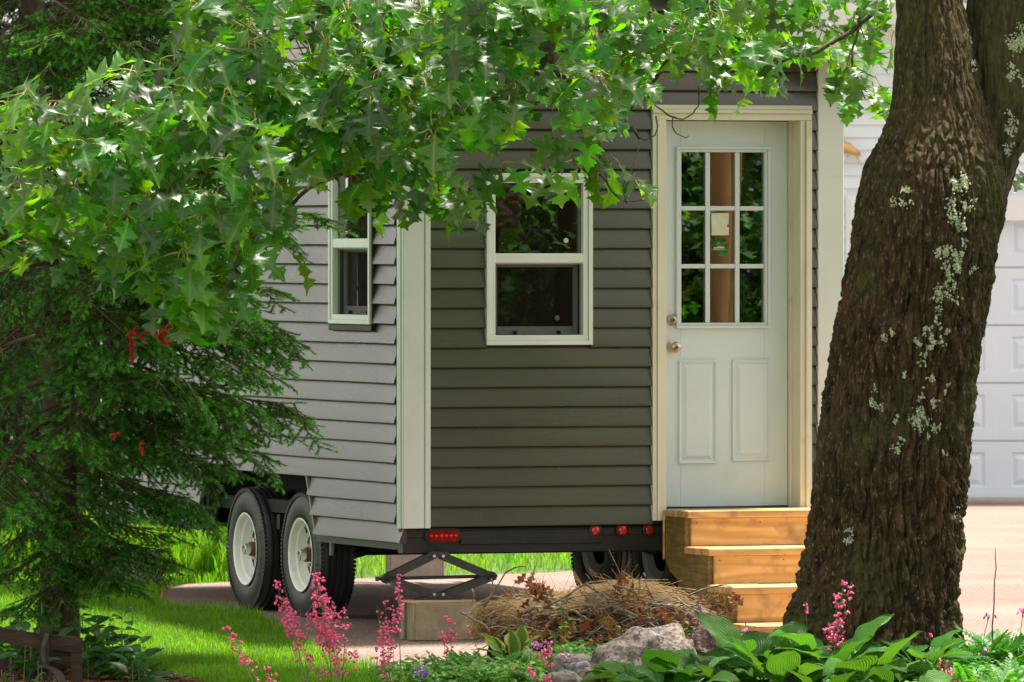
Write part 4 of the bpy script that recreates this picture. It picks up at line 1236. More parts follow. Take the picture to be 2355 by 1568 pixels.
def barkmat(name, dark, mid, light, moss, red, high=None):
    m = bpy.data.materials.new(name); m.use_nodes = True
    n, l = m.node_tree.nodes, m.node_tree.links
    b = n['Principled BSDF']; b.inputs['Roughness'].default_value = .88; b.inputs['Specular IOR Level'].default_value = .25
    tc = n.new('ShaderNodeTexCoord')
    def nz(scale, st, det=6):
        mp = n.new('ShaderNodeMapping'); mp.inputs['Scale'].default_value = st; l.new(tc.outputs['Object'], mp.inputs[0])
        t = n.new('ShaderNodeTexNoise'); t.inputs['Scale'].default_value = scale; t.inputs['Detail'].default_value = det; l.new(mp.outputs[0], t.inputs['Vector']); return t.outputs['Fac']
    def ramp(f, a, b_, p0, p1):
        r = n.new('ShaderNodeValToRGB'); r.color_ramp.elements[0].position = p0; r.color_ramp.elements[1].position = p1
        r.color_ramp.elements[0].color = (*a, 1); r.color_ramp.elements[1].color = (*b_, 1); l.new(f, r.inputs['Fac']); return r.outputs['Color']
    def mix(f, a, b_):
        x = n.new('ShaderNodeMixRGB'); l.new(f, x.inputs[0]); l.new(a, x.inputs[1])
        if isinstance(b_, tuple): x.inputs[2].default_value = (*b_, 1)
        else: l.new(b_, x.inputs[2])
        return x.outputs[0]
    f1 = nz(26, (1, 1, .30)); f4 = nz(85, (1, 1, .30), 6)
    col = ramp(f1, dark, mid, .32, .62)
    col = mix(ramp(f4, (0, 0, 0), (1, 1, 1), .58, .76), col, light)
    col = mix(ramp(nz(3.2, (1, 1, .7)), (0, 0, 0), (.75, .75, .75), .52, .70), col, moss)
    col = mix(ramp(nz(6.0, (2.2, 2.2, .35), 3), (0, 0, 0), (.7, .7, .7), .64, .74), col, red)
    if high:     # the younger bark above the fork is olive brown
        sx = n.new('ShaderNodeSeparateXYZ'); l.new(tc.outputs['Object'], sx.inputs[0])
        ad = n.new('ShaderNodeMath'); ad.operation = 'MULTIPLY_ADD'; ad.inputs[1].default_value = .9; l.new(nz(3.0, (1, 1, 1), 3), ad.inputs[0]); l.new(sx.outputs[2], ad.inputs[2])
        mr = n.new('ShaderNodeMapRange'); mr.inputs['From Min'].default_value = 2.75; mr.inputs['From Max'].default_value = 3.25; l.new(ad.outputs[0], mr.inputs['Value'])
        col = mix(mr.outputs[0], col, mix(ramp(f4, (0, 0, 0), (1, 1, 1), .5, .72), ramp(f1, high[0], high[1], .32, .62), high[2]))
    l.new(col, b.inputs['Base Color'])
    bp = n.new('ShaderNodeBump'); bp.inputs['Strength'].default_value = .9; bp.inputs['Distance'].default_value = .006
    l.new(f4, bp.inputs['Height']); l.new(bp.outputs[0], b.inputs['Normal'])
    return m
M_BARK = barkmat('oak_bark', (0.014, 0.009, 0.004), (0.068, 0.044, 0.022), (0.27, 0.20, 0.125), (0.068, 0.066, 0.018), (0.15, 0.05, 0.016), high=((0.022, 0.016, 0.006), (0.062, 0.046, 0.017), (0.12, 0.098, 0.05)))
M_BARKU = barkmat('upper_bark', (0.030, 0.024, 0.010), (0.080, 0.064, 0.028), (0.15, 0.13, 0.08), (0.075, 0.080, 0.024), (0.14, 0.05, 0.018))
M_TWIG = mat('twig_bark', (0.05, 0.038, 0.026), (0.13, 0.105, 0.08), 40, 0.85)
M_TWIGG = mat('green_twig', (0.16, 0.14, 0.05), (0.22, 0.18, 0.06), 30, 0.6)
M_LICH = mat('lichen', (0.34, 0.40, 0.24), (0.48, 0.54, 0.36), 60, 0.95, 0.5, 120, island=0.2)
M_LICHG = mat('grey_lichen', (0.36, 0.40, 0.34), (0.48, 0.52, 0.46), 60, 0.95, 0.5, 120, island=0.2)
base = P(2000, 1480, TYD)
oak = empty('oak_tree', (0, 0, 0), 0, 'big oak with deeply furrowed lichen-spotted trunk, its lobed leaves hanging over the tiny house', 'tree')
amp = lambda y: float(np.interp(y, [-600, 0, 260, 420, 700, 1500], [.005, .0075, .010, .016, .020, .024]))
tm = trunk_mesh(EDGE, TYD, 'trunk', 360, list(np.arange(1600, -30, -2.7)) + list(np.arange(-32, -1400, -12)), 0, 0, amp, M_BARK)
inst('trunk', tm, oak)
inst('limb', trunk_mesh(LIMB, TYD+.16, 'limb', 170, 520, -1300, 3.4, lambda y: .008, M_BARKU, leanY=.05), oak)
def on_trunk(x, y, tab=EDGE, Yc=TYD):
    xl, xr = smooth_tab(tab, y); cx = (xl+xr)/2; rr = (xr-xl)/2
    s = max(-.97, min(.97, (x-cx)/rr)); a, b = P(xl, y, Yc), P(xr, y, Yc)
    c = (a+b)/2; rad = (b.x-a.x)/2; d = Vector((s, -math.sqrt(1-s*s), 0))
    p0 = c + d*rad
    return p0 + d*(bark_disp(p0, amp(y))+amp(y)*.25), d
LPAT = [(2207, 430, 24, 1), (2196, 510, 26, 1), (2078, 458, 16, 0), (2052, 466, 8, 0), (2186, 585, 22, 1), (2196, 615, 16, 1), (2166, 600, 18, 1), (2172, 640, 12, 0), (2150, 660, 13, 0), (2180, 668, 16, 0),
        (2147, 690, 16, 0), (2115, 778, 16, 1), (2128, 795, 10, 0), (2034, 770, 13, 0), (2148, 772, 13, 0), (2140, 745, 10, 2), (2118, 820, 12, 0), (2006, 918, 14, 0), (2110, 905, 9, 2), (2138, 930, 14, 2),
        (2095, 955, 15, 0), (2118, 965, 18, 0), (2100, 985, 15, 0), (2146, 985, 14, 0), (2060, 1010, 8, 2), (2048, 1032, 11, 0), (1945, 1225, 15, 2), (2075, 860, 8, 2), (2130, 870, 8, 0),
        (2205, 560, 9, 2), (2240, 85, 9, 0), (2228, 150, 10, 2), (2190, 1180, 8, 2), (2230, 620, 8, 0), (2162, 890, 9, 0), (2050, 965, 8, 0), (2160, 1040, 7, 2), (2222, 470, 10, 0)]
LPL = [(2330, 100, 26, 0), (2322, 160, 16, 0), (2345, 95, 15, 0), (2318, 270, 15, 0), (2312, 310, 14, 0), (2308, 340, 9, 2), (2345, 190, 8, 2)]
def lichen(x, y, r, kind, tab=EDGE, Yc=TYD, lift=0):
    q = random.Random(int(x*7+y))
    vs, fs = [], []
    nfl = int(14+r*r*.34)
    blobs = [(q.gauss(0, r*.5), q.gauss(0, r*.75), q.uniform(.2, .5)*r) for _ in range(5)]
    for i in range(nfl):
        b = q.choice(blobs)
        px, py = x+b[0]+q.gauss(0, b[2]*.55), y+b[1]+q.gauss(0, b[2]*.8)
        p0, d = on_trunk(px, py, tab, Yc)
        t = Vector((-d.y, d.x, 0)); up = Vector((0, 0, 1))
        nrm = (d + t*q.uniform(-.5, .5) + up*q.uniform(-.5, .5)).normalized()
        a = nrm.orthogonal().normalized(); bb = nrm.cross(a)
        rad = q.uniform(.0025, .0062)*(1.3 if kind == 1 else 1.0); c = p0+d*(.0045+q.random()*.004)
        k = 7; i0 = len(vs); vs.append(c+nrm*rad*.25)
        for j in range(k):
            w_ = rad*q.uniform(.6, 1.25); vs.append(c+a*math.cos(2*PI*j/k)*w_+bb*math.sin(2*PI*j/k)*w_-nrm*.001)
        for j in range(k): fs.append((i0, i0+1+j, i0+1+(j+1) % k))
    m = bpy.data.meshes.new('lichen_patch'); m.from_pydata([tuple(v) for v in vs], [], fs); m.materials.append(M_LICHG if kind == 2 else M_LICH)
    inst('lichen_patch', m, oak)['kind'] = 'stuff'
for a in LPAT: lichen(*a)
def _lim(x, y, tab=None, Yc=None):
    pass
_ob = bark_disp
for a in LPL: lichen(*a, tab=LIMB, Yc=TYD+.16+.05*(1400-a[1])/1000)

# ---- leaves
OAKL = [(0, .012), (.05, .045), (.11, .10), (.155, .17), (.185, .235), (.205, .17), (.235, .115), (.275, .072), (.32, .10), (.385, .22), (.45, .37), (.485, .455), (.495, .36), (.515, .325), (.56, .385), (.558, .28),
        (.59, .14), (.625, .078), (.67, .10), (.725, .22), (.785, .335), (.79, .24), (.81, .205), (.855, .235), (.855, .15), (.89, .075), (.945, .05), (1.0, .0)]
def oak_leaf(q, low=False, petiole=True):
    """lobed leaf with pointed tips; y along the blade (length 1), z up; bent, folded and rippled; petiole behind the base"""
    prof = OAKL if not low else [OAKL[i] for i in (0, 2, 4, 7, 11, 14, 17, 20, 27)]
    droop = q.uniform(.15, 1.15); fold = q.uniform(.0, .75); tw = q.uniform(-.45, .45); wid = q.uniform(.80, 1.05); ph = q.uniform(0, 6)
    rl, rr_ = [q.uniform(.82, 1.12) for _ in range(4)], [q.uniform(.82, 1.12) for _ in range(4)]
    V, uv, F, mi = [], [], [], []
    def pt(t, w):
        ang = droop*t; y = math.sin(ang)/max(droop, .01); z = -(1-math.cos(ang))/max(droop, .01)
        a = abs(w)
        zz = z + fold*a*.8 - .9*fold*a*a +    .045*math.sin(t*13+ph+(2 if w > 0 else 0))*a*4 + tw*w*t
        return (w, y, zz)
    n = len(prof)
    for i, (t, w) in enumerate(prof):
        li = min(3, int(t*4))
        wl, wr = w*rl[li]*wid, w*rr_[li]*wid
        tm_ = max(0, t-.25*w*.9)       # midrib point lies behind the lobe tip
        V += [pt(t, -wl), pt(min(tm_, 1), 0), pt(t, wr)]
        uv += [(-w, t), (0, tm_), (w, t)]
    for i in range(n-1):
        a, b = i*3, i*3+3
        F += [(a, a+1, b+1), (a, b+1, b), (a+1, a+2, b+2), (a+1, b+2, b+1)]; mi += [0]*4
    if petiole:
        pl = q.uniform(.22, .38); cv = q.uniform(-.5, .3)
        b0 = len(V); steps_ = 5
        for s_ in range(steps_):
            t = s_/(steps_-1); y = -pl*t; z = .01+cv*pl*(t**2)
            r = .011+.008*t
            for k in range(3):
                a = 2*PI*k/3+PI/2; V.append((math.cos(a)*r, y+.03, z+math.sin(a)*r-.01)); uv.append((.5, 0))
        for s_ in range(steps_-1):
            for k in range(3):
                k2 = (k+1) % 3; a, b = b0+s_*3, b0+s_*3+3
                F += [(a+k, a+k2, b+k2), (a+k, b+k2, b+k)]; mi += [1, 1]
    return np.array(V, dtype=np.float32), np.array(F), np.array(uv, dtype=np.float32), np.array(mi)
M_OAKL = leafmat('oak_leaf', (0.017, 0.090, 0.003), (0.20, 0.60, 0.004), 0.37, 0.47, 0.60, 0.026, vein=(0.16, 0.24, 0.04), spec=0.85, lateral=4.0)
M_PET = mat('leaf_stalk', (0.30, 0.25, 0.06), (0.36, 0.28, 0.07), 10, 0.5)
OT = [oak_leaf(random.Random(100+i)) for i in range(20)]
OTL = [oak_leaf(random.Random(300+i), low=True, petiole=False) for i in range(6)]
OM = [mesh_np('leaf', t[0], t[1], [M_OAKL, M_PET], t[3], t[2], smooth=True) for t in OT]

# ---- boughs: frame polylines with depth, thick to thin
BOUGH = [
 [(2080, -420, 42.3, .10), (1820, -330, 42.1, .08), (1500, -190, 42.0, .065), (1320, -70, 41.9, .055), (1276, 20, 41.8, .050), (1256, 110, 41.8, .046), (1215, 180, 41.8, .040), (1175, 232, 41.8, .034), (1080, 300, 41.6, .022), (960, 352, 41.5, .017), (850, 385, 41.4, .014), (772, 402, 41.3, .012), (712, 430, 41.2, .011), (690, 452, 41.2, .010), (655, 490, 41.2, .009), (615, 517, 41.1, .008), (540, 548, 41.0, .006), (430, 590, 40.9, .005), (330, 620, 40.8, .003)],
 [(1256, 110, 41.8, .034), (1290, 170, 41.7, .028), (1360, 225, 41.6, .018), (1440, 280, 41.6, .012), (1470, 320, 41.6, .006)],
 [(1500, -190, 42.0, .05), (1100, -160, 41.5, .04), (860, -60, 41.2, .03), (740, 20, 41.1, .022), (640, 110, 41.0, .017), (560, 190, 40.9, .013), (470, 260, 40.8, .010), (360, 300, 40.8, .007), (260, 330, 40.7, .005), (150, 330, 40.7, .004), (40, 270, 40.7, .003)],
 [(640, 110, 41.0, .014), (600, 250, 40.8, .011), (500, 380, 40.7, .009), (400, 430, 40.6, .007), (300, 470, 40.6, .005), (180, 510, 40.5, .004), (80, 560, 40.5, .003)],
 [(860, -60, 41.2, .02), (880, 100, 41.0, .015), (860, 220, 40.9, .011), (820, 300, 40.8, .008), (760, 350, 40.8, .005)],
 [(1320, -70, 41.9, .03), (1150, 40, 41.3, .02), (1040, 150, 41.1, .015), (1000, 260, 41.0, .011), (990, 360, 41.0, .008), (1010, 440, 41.0, .004)],
 [(1820, -330, 42.1, .05), (1700, -100, 41.9, .03), (1620, 20, 41.9, .022), (1560, 110, 41.9, .016), (1500, 190, 41.9, .010), (1450, 250, 41.9, .005)],
 [(2050, -300, 42.3, .05), (2044, -60, 42.0, .024), (2020, 10, 42.0, .016), (1960, 70, 41.9, .013), (1880, 118, 41.9, .010), (1800, 138, 41.9, .007), (1740, 175, 41.9, .004)],
 [(2020, 10, 42.0, .012), (1975, 55, 41.9, .008), (1955, 120, 41.9, .006), (1970, 180, 41.9, .004), (1990, 230, 41.9, .003)],
 [(600, 250, 40.8, .009), (560, 400, 40.7, .008), (500, 500, 40.6, .006), (440, 580, 40.6, .005), (420, 660, 40.6, .003)],
 [(1380, 355, 41.7, .006), (1376, 395, 41.7, .006), (1405, 440, 41.7, .005), (1432, 462, 41.7, .004), (1480, 460, 41.7, .003), (1502, 445, 41.7, .002)],
 [(1360, 225, 41.6, .010), (1374, 300, 41.7, .008), (1380, 355, 41.7, .006)],
]
# thin bare twigs that stand out against the walls
BARE = [
 [(1505, 240, 41.9, .004), (1540, 268, 41.9, .0038), (1570, 275, 41.9, .0036), (1592, 262, 41.9, .003), (1606, 242, 41.9, .0025)],
 [(1508, 268, 41.9, .0035), (1512, 290, 41.9, .003), (1505, 312, 41.9, .003), (1480, 322, 41.9, .0026), (1462, 312, 41.9, .002)],
 [(1548, 268, 41.9, .003), (1545, 290, 41.9, .003), (1555, 308, 41.9, .0026), (1576, 318, 41.9, .002), (1583, 312, 41.9, .002)],
 [(1606, 200, 41.9, .003), (1606, 242, 41.9, .003)],
 [(1985, 40, 41.9, .005), (1978, 66, 41.9, .004), (1990, 92, 41.9, .0035), (1996, 106, 41.9, .003), (2010, 120, 41.9, .003), (2030, 124, 41.9, .0025), (2048, 118, 41.9, .002)],
 [(1990, 88, 41.9, .003), (2012, 80, 41.9, .003), (2026, 66, 41.9, .002)],
 [(1440, 470, 41.7, .003), (1432, 430, 41.7, .003), (1440, 400, 41.7, .002)],
 [(1405, 440, 41.7, .003), (1390, 400, 41.7, .003), (1400, 370, 41.7, .002)],
 [(1365, 430, 41.7, .003), (1350, 395, 41.7, .003), (1345, 360, 41.7, .002)],
 [(620, 517, 41.1, .004), (600, 590, 41.0, .003), (590, 640, 41.0, .002)],
 [(760, 405, 41.3, .004), (740, 350, 41.2, .003), (735, 300, 41.1, .0025)],
 [(1130, 25, 41.6, .006), (1170, 60, 41.6, .005), (1240, 75, 41.7, .004)],
 [(1100, 100, 41.6, .007), (1160, 75, 41.7, .008), (1210, 66, 41.8, .009), (1258, 70, 41.8, .009)],
]
nodes = []
def dense(pl, step=22):
    out = []
    for a, b in zip(pl, pl[1:]):
        L = math.hypot(b[0]-a[0], b[1]-a[1]); n = max(1, int(L/step))
        for i in range(n):
            t = i/n; out.append(tuple(a[k]+(b[k]-a[k])*t for k in range(4)))
    out.append(pl[-1]); return out
for pl in BOUGH:
    d = dense(pl); q = random.Random(int(pl[0][0]+pl[0][1]+pl[-1][0]))
    pts, rad = [], []
    for i, (x, y, Y, r) in enumerate(d):
        j = 0 if i in (0, len(d)-1) else 3.2
        pts.append(P(x+q.uniform(-j, j), y+q.uniform(-j, j), Y)); rad.append(r*q.uniform(.92, 1.1))
        nodes.append((x, y, Y, r))
    mb = MB(); mb.tube(pts, rad, 9)
    mb.build('bough', M_TWIG, oak, smooth=True)
for pl in BARE:
    d = dense(pl, 9); q = random.Random(int(pl[0][0]*3+pl[0][1]))
    mb = MB(); mb.tube([P(x+q.uniform(-1, 1), y+q.uniform(-1.2, 1.2), Y) for x, y, Y, r in d], [r*q.uniform(.8, 1.3) for *_, r in d], 6)
    mb.build('bare_twig', M_TWIG, oak, smooth=True)

MASKS = [  # outline of the hanging foliage in the frame, front-depth, back-depth, number of leaf clusters
 ([(440, -60), (455, 40), (470, 75), (455, 110), (470, 160), (445, 200), (490, 250), (520, 280), (640, 330), (760, 370), (860, 300), (900, 200), (900, -60)], 40.3, 41.8, 64),
 ([(20, 250), (100, 245), (235, 235), (330, 170), (400, 150), (470, 210), (540, 260), (640, 320), (700, 380), (660, 440), (600, 480), (610, 560), (560, 600), (500, 620), (455, 690), (430, 700), (345, 660), (290, 610), (240, 570), (130, 555), (60, 560), (40, 480), (10, 380)], 39.9, 41.3, 88),
 ([(860, -60), (1330, -60), (1330, 120), (1400, 200), (1420, 280), (1340, 330), (1240, 345), (1190, 375), (1060, 400), (1040, 460), (985, 455), (960, 410), (880, 420), (820, 400), (780, 360), (700, 330), (760, 180)], 40.5, 42.2, 90),
 ([(1280, -60), (2060, -60), (2050, 30), (1990, 60), (1960, 90), (1990, 150), (1960, 205), (1930, 165), (1880, 100), (1790, 120), (1760, 150), (1700, 130), (1600, 150), (1540, 170), (1480, 240), (1420, 260), (1380, 170), (1310, 90)], 41.4, 42.9, 70),
]
FIX = [  # single sprays read off the photograph: tip position, depth, leaves
 (1395, 385, 41.7, 5), (1450, 425, 41.65, 3), (1330, 400, 41.7, 4), (1270, 415, 41.6, 5), (1160, 410, 41.3, 5), (1055, 455, 41.0, 6), (1000, 470, 41.0, 6), (850, 430, 41.0, 5), (800, 420, 41.1, 4), (890, 440, 41.2, 4), (905, 465, 41.5, 2),
 (1640, 205, 41.9, 4), (1715, 205, 41.8, 6), (1770, 165, 41.9, 4), (1965, 240, 41.9, 4), (2000, 250, 41.8, 3), (1950, 200, 41.9, 4), (2010, 210, 41.9, 3), (2015, 80, 41.9, 3), (2040, 100, 42.0, 2), (1900, 140, 41.9, 4), (2345, 420, 42.2, 2), (2352, 320, 42.1, 3),
 (60, 600, 40.3, 3), (95, 575, 40.3, 3), (30, 590, 40.4, 2), (300, 640, 40.3, 4), (365, 690, 40.4, 4), (430, 715, 40.4, 4), (460, 700, 40.4, 3), (545, 610, 40.6, 3), (575, 560, 40.7, 3), (240, 600, 40.4, 4), (20, 255, 40.6, 3), (45, 235, 40.5, 4), (230, 225, 40.5, 3), (365, 165, 40.6, 3), (415, 165, 40.6, 3), (15, 330, 40.4, 4), (25, 460, 40.3, 4), (640, 590, 41.0, 2), (510, 660, 40.6, 3), (330, 560, 40.2, 5), (150, 540, 40.2, 5),
 (600, 200, 40.5, 4), (745, 120, 40.5, 3), (1095, 130, 40.7, 4), (820, 300, 40.6, 4), (720, 280, 40.6, 4)]
q = random.Random(77)
clusters = []
for poly, Ya, Yb, n in MASKS:
    poly = [(x, y-(44 if y > 150 else 0)) for x, y in poly]
    xs = [p[0] for p in poly]; ys = [p[1] for p in poly]; got = []; tries = 0
    dmin = 30
    while len(got) < n and tries < 20000:
        tries += 1
        x, y = q.uniform(min(xs), max(xs)), q.uniform(min(ys), max(ys))
        if not in_poly(x, y, poly): continue
        Y = q.uniform(Ya, Yb)
        if any((x-a)**2+(y-b)**2 < dmin**2 and abs(Y-c) < .5 for a, b, c in got): dmin *= .9995; continue
        got.append((x, y, Y))
    clusters += [(x, y, Y, q.choice((4, 5, 5, 6, 7))) for x, y, Y in got]
clusters += [(x, y-32, Y, n) for x, y, Y, n in FIX]
leaves = []     # (size, matrix, variant, frame x, y, depth)
tw = MB()
for x, y, Y, n in clusters:
    tip = P(x, y, Y)
    # twig from the nearest bough node that lies towards the crown
    best = min(nodes, key=lambda b: math.hypot(b[0]-x, (b[1]-y)*1.2+40)+abs(b[2]-Y)*60)
    b = P(best[0], best[1], best[2])
    mid = (b+tip)/2 + Vector((q.uniform(-.04, .04), q.uniform(-.04, .04), q.uniform(.02, .09)*min(1, (b-tip).length*2)))
    L = (b-tip).length
    pts = [b*(1-t)**2+mid*2*t*(1-t)+tip*t*t for t in (0, .2, .4, .6, .8, 1)]
    if L < .9 and x < 2200: tw.tube(pts, [.0045, .004, .0036, .0032, .003, .0028], 5, mi=0, cap=False)
    ax = (tip-pts[-2]).normalized() if L > .02 else Vector((0, 0, -1))
    a0 = q.uniform(0, 6.3)
    for k in range(n):
        s = q.uniform(.15, .275)*(.78 if x > 1400 else (1.0 if x < 700 else .92))
        az = a0 + 2*PI*k/n + q.uniform(-.5, .5)
        el = R(q.uniform(-78, 8))
        d = Vector((math.cos(az)*math.cos(el), math.sin(az)*math.cos(el)-.12, math.sin(el)))
        d = (d + ax*.25).normalized()
        nr = Vector((d.x*.3+q.uniform(-.5, .5), d.y*.3-.42+q.uniform(-.4, .4), .75+q.uniform(-.3, .3)))
        M4 = Matrix.Translation(tip + d*s*.28 + Vector((q.uniform(-.02, .02), q.uniform(-.02, .02), q.uniform(-.02, .02)))) @ frame_from(d, nr) @ Matrix.Scale(s, 4)
        leaves.append((s, M4, q.randrange(len(OT)), x, y, Y))
tw.build('twigs', [M_TWIGG], oak, smooth=True)
vis = [l for l in leaves if -20 < l[3] < 2370 and l[4] > -15]
vis.sort(key=lambda l: l[5]-l[0]*6)
top = set(id(l) for l in vis[:300])
for l in vis[:300]: inst('leaf', OM[l[2]], oak, mat=l[1])
rest = [l for l in leaves if id(l) not in top]
parts = [scatter(OT[v], [l[1] for l in rest if l[2] == v]) for v in range(len(OT)) if any(l[2] == v for l in rest)]
# the crown above the frame
q = random.Random(5)
far = [[] for _ in OTL]
for c in range(230):
    while True:
        x, yy, z = q.uniform(-3.4, 1.3), q.uniform(39.4, 43.4), q.uniform(3.5, 7.5)
        if z < 4.5 and yy > 43.2: continue
        if ((x+.6)/2.4)**2+((yy-41.4)/2.2)**2+((z-4.4)/3.2)**2 > 1: continue
        if z < CAMH + (HOR/FPX)*yy + .25: continue
        break
    for k in range(7):
        az, el, s = q.uniform(0, 6.3), R(q.uniform(-70, 10)), q.uniform(.13, .21)
        d = Vector((math.cos(az)*math.cos(el), math.sin(az)*math.cos(el), math.sin(el)))
        far[q.randrange(len(OTL))].append(Matrix.Translation(Vector((x, yy, z))+d*s*.4) @ frame_from(d, Vector((q.uniform(-.4, .4), q.uniform(-.4, .4), 1))) @ Matrix.Scale(s, 4))
parts += [scatter(OTL[i], far[i]) for i in range(len(OTL))]
for c in range(110):  # leaf mass added out of view to shade the spruces and block skylight
    v = Vector((q.gauss(0, 1), q.gauss(0, 1), q.gauss(0, 1))).normalized()*q.random()**.35
    c0 = Vector((-2.8+v.x*1.5, 46.6+v.y*2.2, 5.6+v.z*1.5))
    if c0.z < CAMH + (HOR/FPX)*c0.y + .25: continue
    for k in range(9):
        az, el, s = q.uniform(0, 6.3), R(q.uniform(-70, 10)), q.uniform(.13, .21)
        d = Vector((math.cos(az)*math.cos(el), math.sin(az)*math.cos(el), math.sin(el)))
        far[q.randrange(len(OTL))].append(Matrix.Translation(c0+d*s*.4) @ frame_from(d, Vector((q.uniform(-.4, .4), q.uniform(-.4, .4), 1))) @ Matrix.Scale(s, 4))
parts = parts[:-len(OTL)] + [scatter(OTL[i], far[i]) for i in range(len(OTL))]
V, F, u, mi = cat(parts)
o = inst('foliage', mesh_np('foliage', V, F, [M_OAKL, M_PET], mi, u, smooth=True), oak); o['kind'] = 'stuff'
# crown boughs above
mb = MB()
for k in range(14):
    a = q.uniform(0, 6.3); p0 = Vector((1.72, TYD, 4.2+.15*k)); p1 = p0+Vector((math.cos(a)*1.6, math.sin(a)*1.1, .9)); p2 = p0+Vector((math.cos(a)*3.4, math.sin(a)*2.4, 1.2))
    mb.tube([p0, (p0+p1)/2+Vector((0, 0, .2)), p1, p2], [.07, .05, .035, .012], 7)
mb.build('upper_boughs', M_TWIG, oak, smooth=True)
# ------------------------------------------------------------------ spruces
M_SPB = mat('spruce_bark', (0.030, 0.017, 0.011), (0.085, 0.050, 0.032), 30, 0.9, 0.6, 60, stretch=(1, 1, .4))
M_SPT = mat('spruce_twig', (0.075, 0.048, 0.024), (0.15, 0.10, 0.05), 40, 0.85)
M_NDL = leafmat('spruce_needle', (0.026, 0.085, 0.006), (0.07, 0.19, 0.006), 0.42, 0.18, 0.45, 0.03, spec=0.5)
M_NDSH = leafmat('shaded_spruce_needle', (0.008, 0.040, 0.009), (0.015, 0.06, 0.01), 0.5, 0.12, 0.4, 0.02)  # spruce needle darkened: shade of the farther trees put into the colour
M_NDY = leafmat('new_needle', (0.060, 0.30, 0.022), (0.18, 0.52, 0.02), 0.42, 0.25, 0.35, 0.03, spec=0.5)
M_NDR = leafmat('red_dead_needle', (0.55, 0.010, 0.010), (0.60, 0.015, 0.012), 0.6, 0.2, 0.3, 0.01)
def needles(segs, seed, per_m=660, ln=(.016, .024), wd=.0015):
    """segs: (a, b, young) twig pieces -> needle triangles"""
    r = np.random.default_rng(seed)
    A = np.array([tuple(s[0]) for s in segs]); B = np.array([tuple(s[1]) for s in segs]); yg = np.array([s[2] for s in segs])
    L = np.linalg.norm(B-A, axis=1)
    cnt = np.maximum(1, (L*per_m*(1+.5*(yg > 0))).astype(int)); idx = np.repeat(np.arange(len(segs)), cnt); n = len(idx)
    t = r.random(n)[:, None]; ax = (B-A)/np.maximum(L, 1e-6)[:, None]; a = ax[idx]
    p = A[idx]*(1-t)+B[idx]*t
    ref = np.where(np.abs(a[:, 2:3]) < .9, np.array([[0, 0, 1.0]]), np.array([[1.0, 0, 0]]))
    e1 = np.cross(a, ref); e1 /= np.linalg.norm(e1, axis=1)[:, None]; e2 = np.cross(e1, a)
    th = r.uniform(0, 2*PI, n)[:, None]
    rad = e1*np.cos(th)+e2*np.sin(th)
    d = a*r.uniform(.55, .95, n)[:, None] + rad*r.uniform(.55, .9, n)[:, None] + np.array([[0, 0, .12]])
    d /= np.linalg.norm(d, axis=1)[:, None]
    s = np.cross(d, rad+a*.2); s /= np.maximum(np.linalg.norm(s, axis=1), 1e-6)[:, None]
    ll = r.uniform(ln[0], ln[1], n)[:, None]
    V = np.stack([p-s*wd, p+s*wd, p+d*ll*.6+s*wd*.8, p+d*ll], 1).reshape(-1, 3)
    i = (np.arange(n)*4)[:, None, None]
    F = (np.array([[0, 1, 2], [0, 2, 3]])[None]+i).reshape(-1, 3)
    return V, F, np.repeat(yg[idx], 2)
def spruce_branch(seed, red=False):
    """one bough along +X, about 1 m, with hanging side sprays"""
    q = random.Random(seed)
    wood = MB(); segs = []
    L = q.uniform(.95, 1.1)
    def main(t): return Vector((L*t, .06*math.sin(t*3+seed), .04*t-.42*t*t+.22*t**4))
    pts = [main(i/10) for i in range(11)]
    wood.tube(pts, [.009*(1-i/10)+.002 for i in range(11)], 6)
    for i in range(5, 10): segs.append((pts[i], pts[i+1], 1 if i > 8 else 0))
    t = .18; side = 1
    while t < .985:
        p = main(t); side = -side
        ll = (.40*(1-.60*t)+.06)*q.uniform(.7, 1.2)
        az = side*R(q.uniform(38, 68)); dz = q.uniform(-1.0, .05)
        d = Vector((math.cos(az), math.sin(az), dz)).normalized()
        k = 6; bp = [p]
        for j in range(k):
            d = (d+Vector((.02, 0, -.10+.05*j*.6))+Vector((q.uniform(-.1, .1), q.uniform(-.1, .1), q.uniform(-.06, .06)))).normalized(); bp.append(bp[-1]+d*ll/k)
        wood.tube(bp, [.0035*(1-j/k)+.0012 for j in range(k+1)], 4, cap=False)
        bare = 1 if t > .5 else 2
        for j in range(bare, k): segs.append((bp[j], bp[j+1], 1 if j >= k-2 else 0))
        for j in range(1, k+1):
            for s2 in (-1, 1):
                if q.random() < .2: continue
                l2 = (.035+ll*q.uniform(.12, .32))*(1.15-.08*j)
                ax = (bp[j]-bp[j-1]).normalized(); sd = ax.cross(Vector((0, 0, 1))).normalized()*s2
                e = (ax*.75+sd*.7+Vector((0, 0, q.uniform(-.35, .1)))).normalized(); p2 = bp[j]+e*l2
                wood.tube([bp[j], p2], [.0016, .001], 3, cap=False)
                if j <= 1 and q.random() < .5: continue
                md = bp[j]+e*l2*.55
                segs.append((bp[j], md, 0)); segs.append((md, p2, 1 if q.random() < .75 else 0))
        t += q.uniform(.035, .06)
    nv, nf, ny = needles(segs, seed)
    return wood, nv, nf, ny
SPW, SPN, SPC = [], [], []
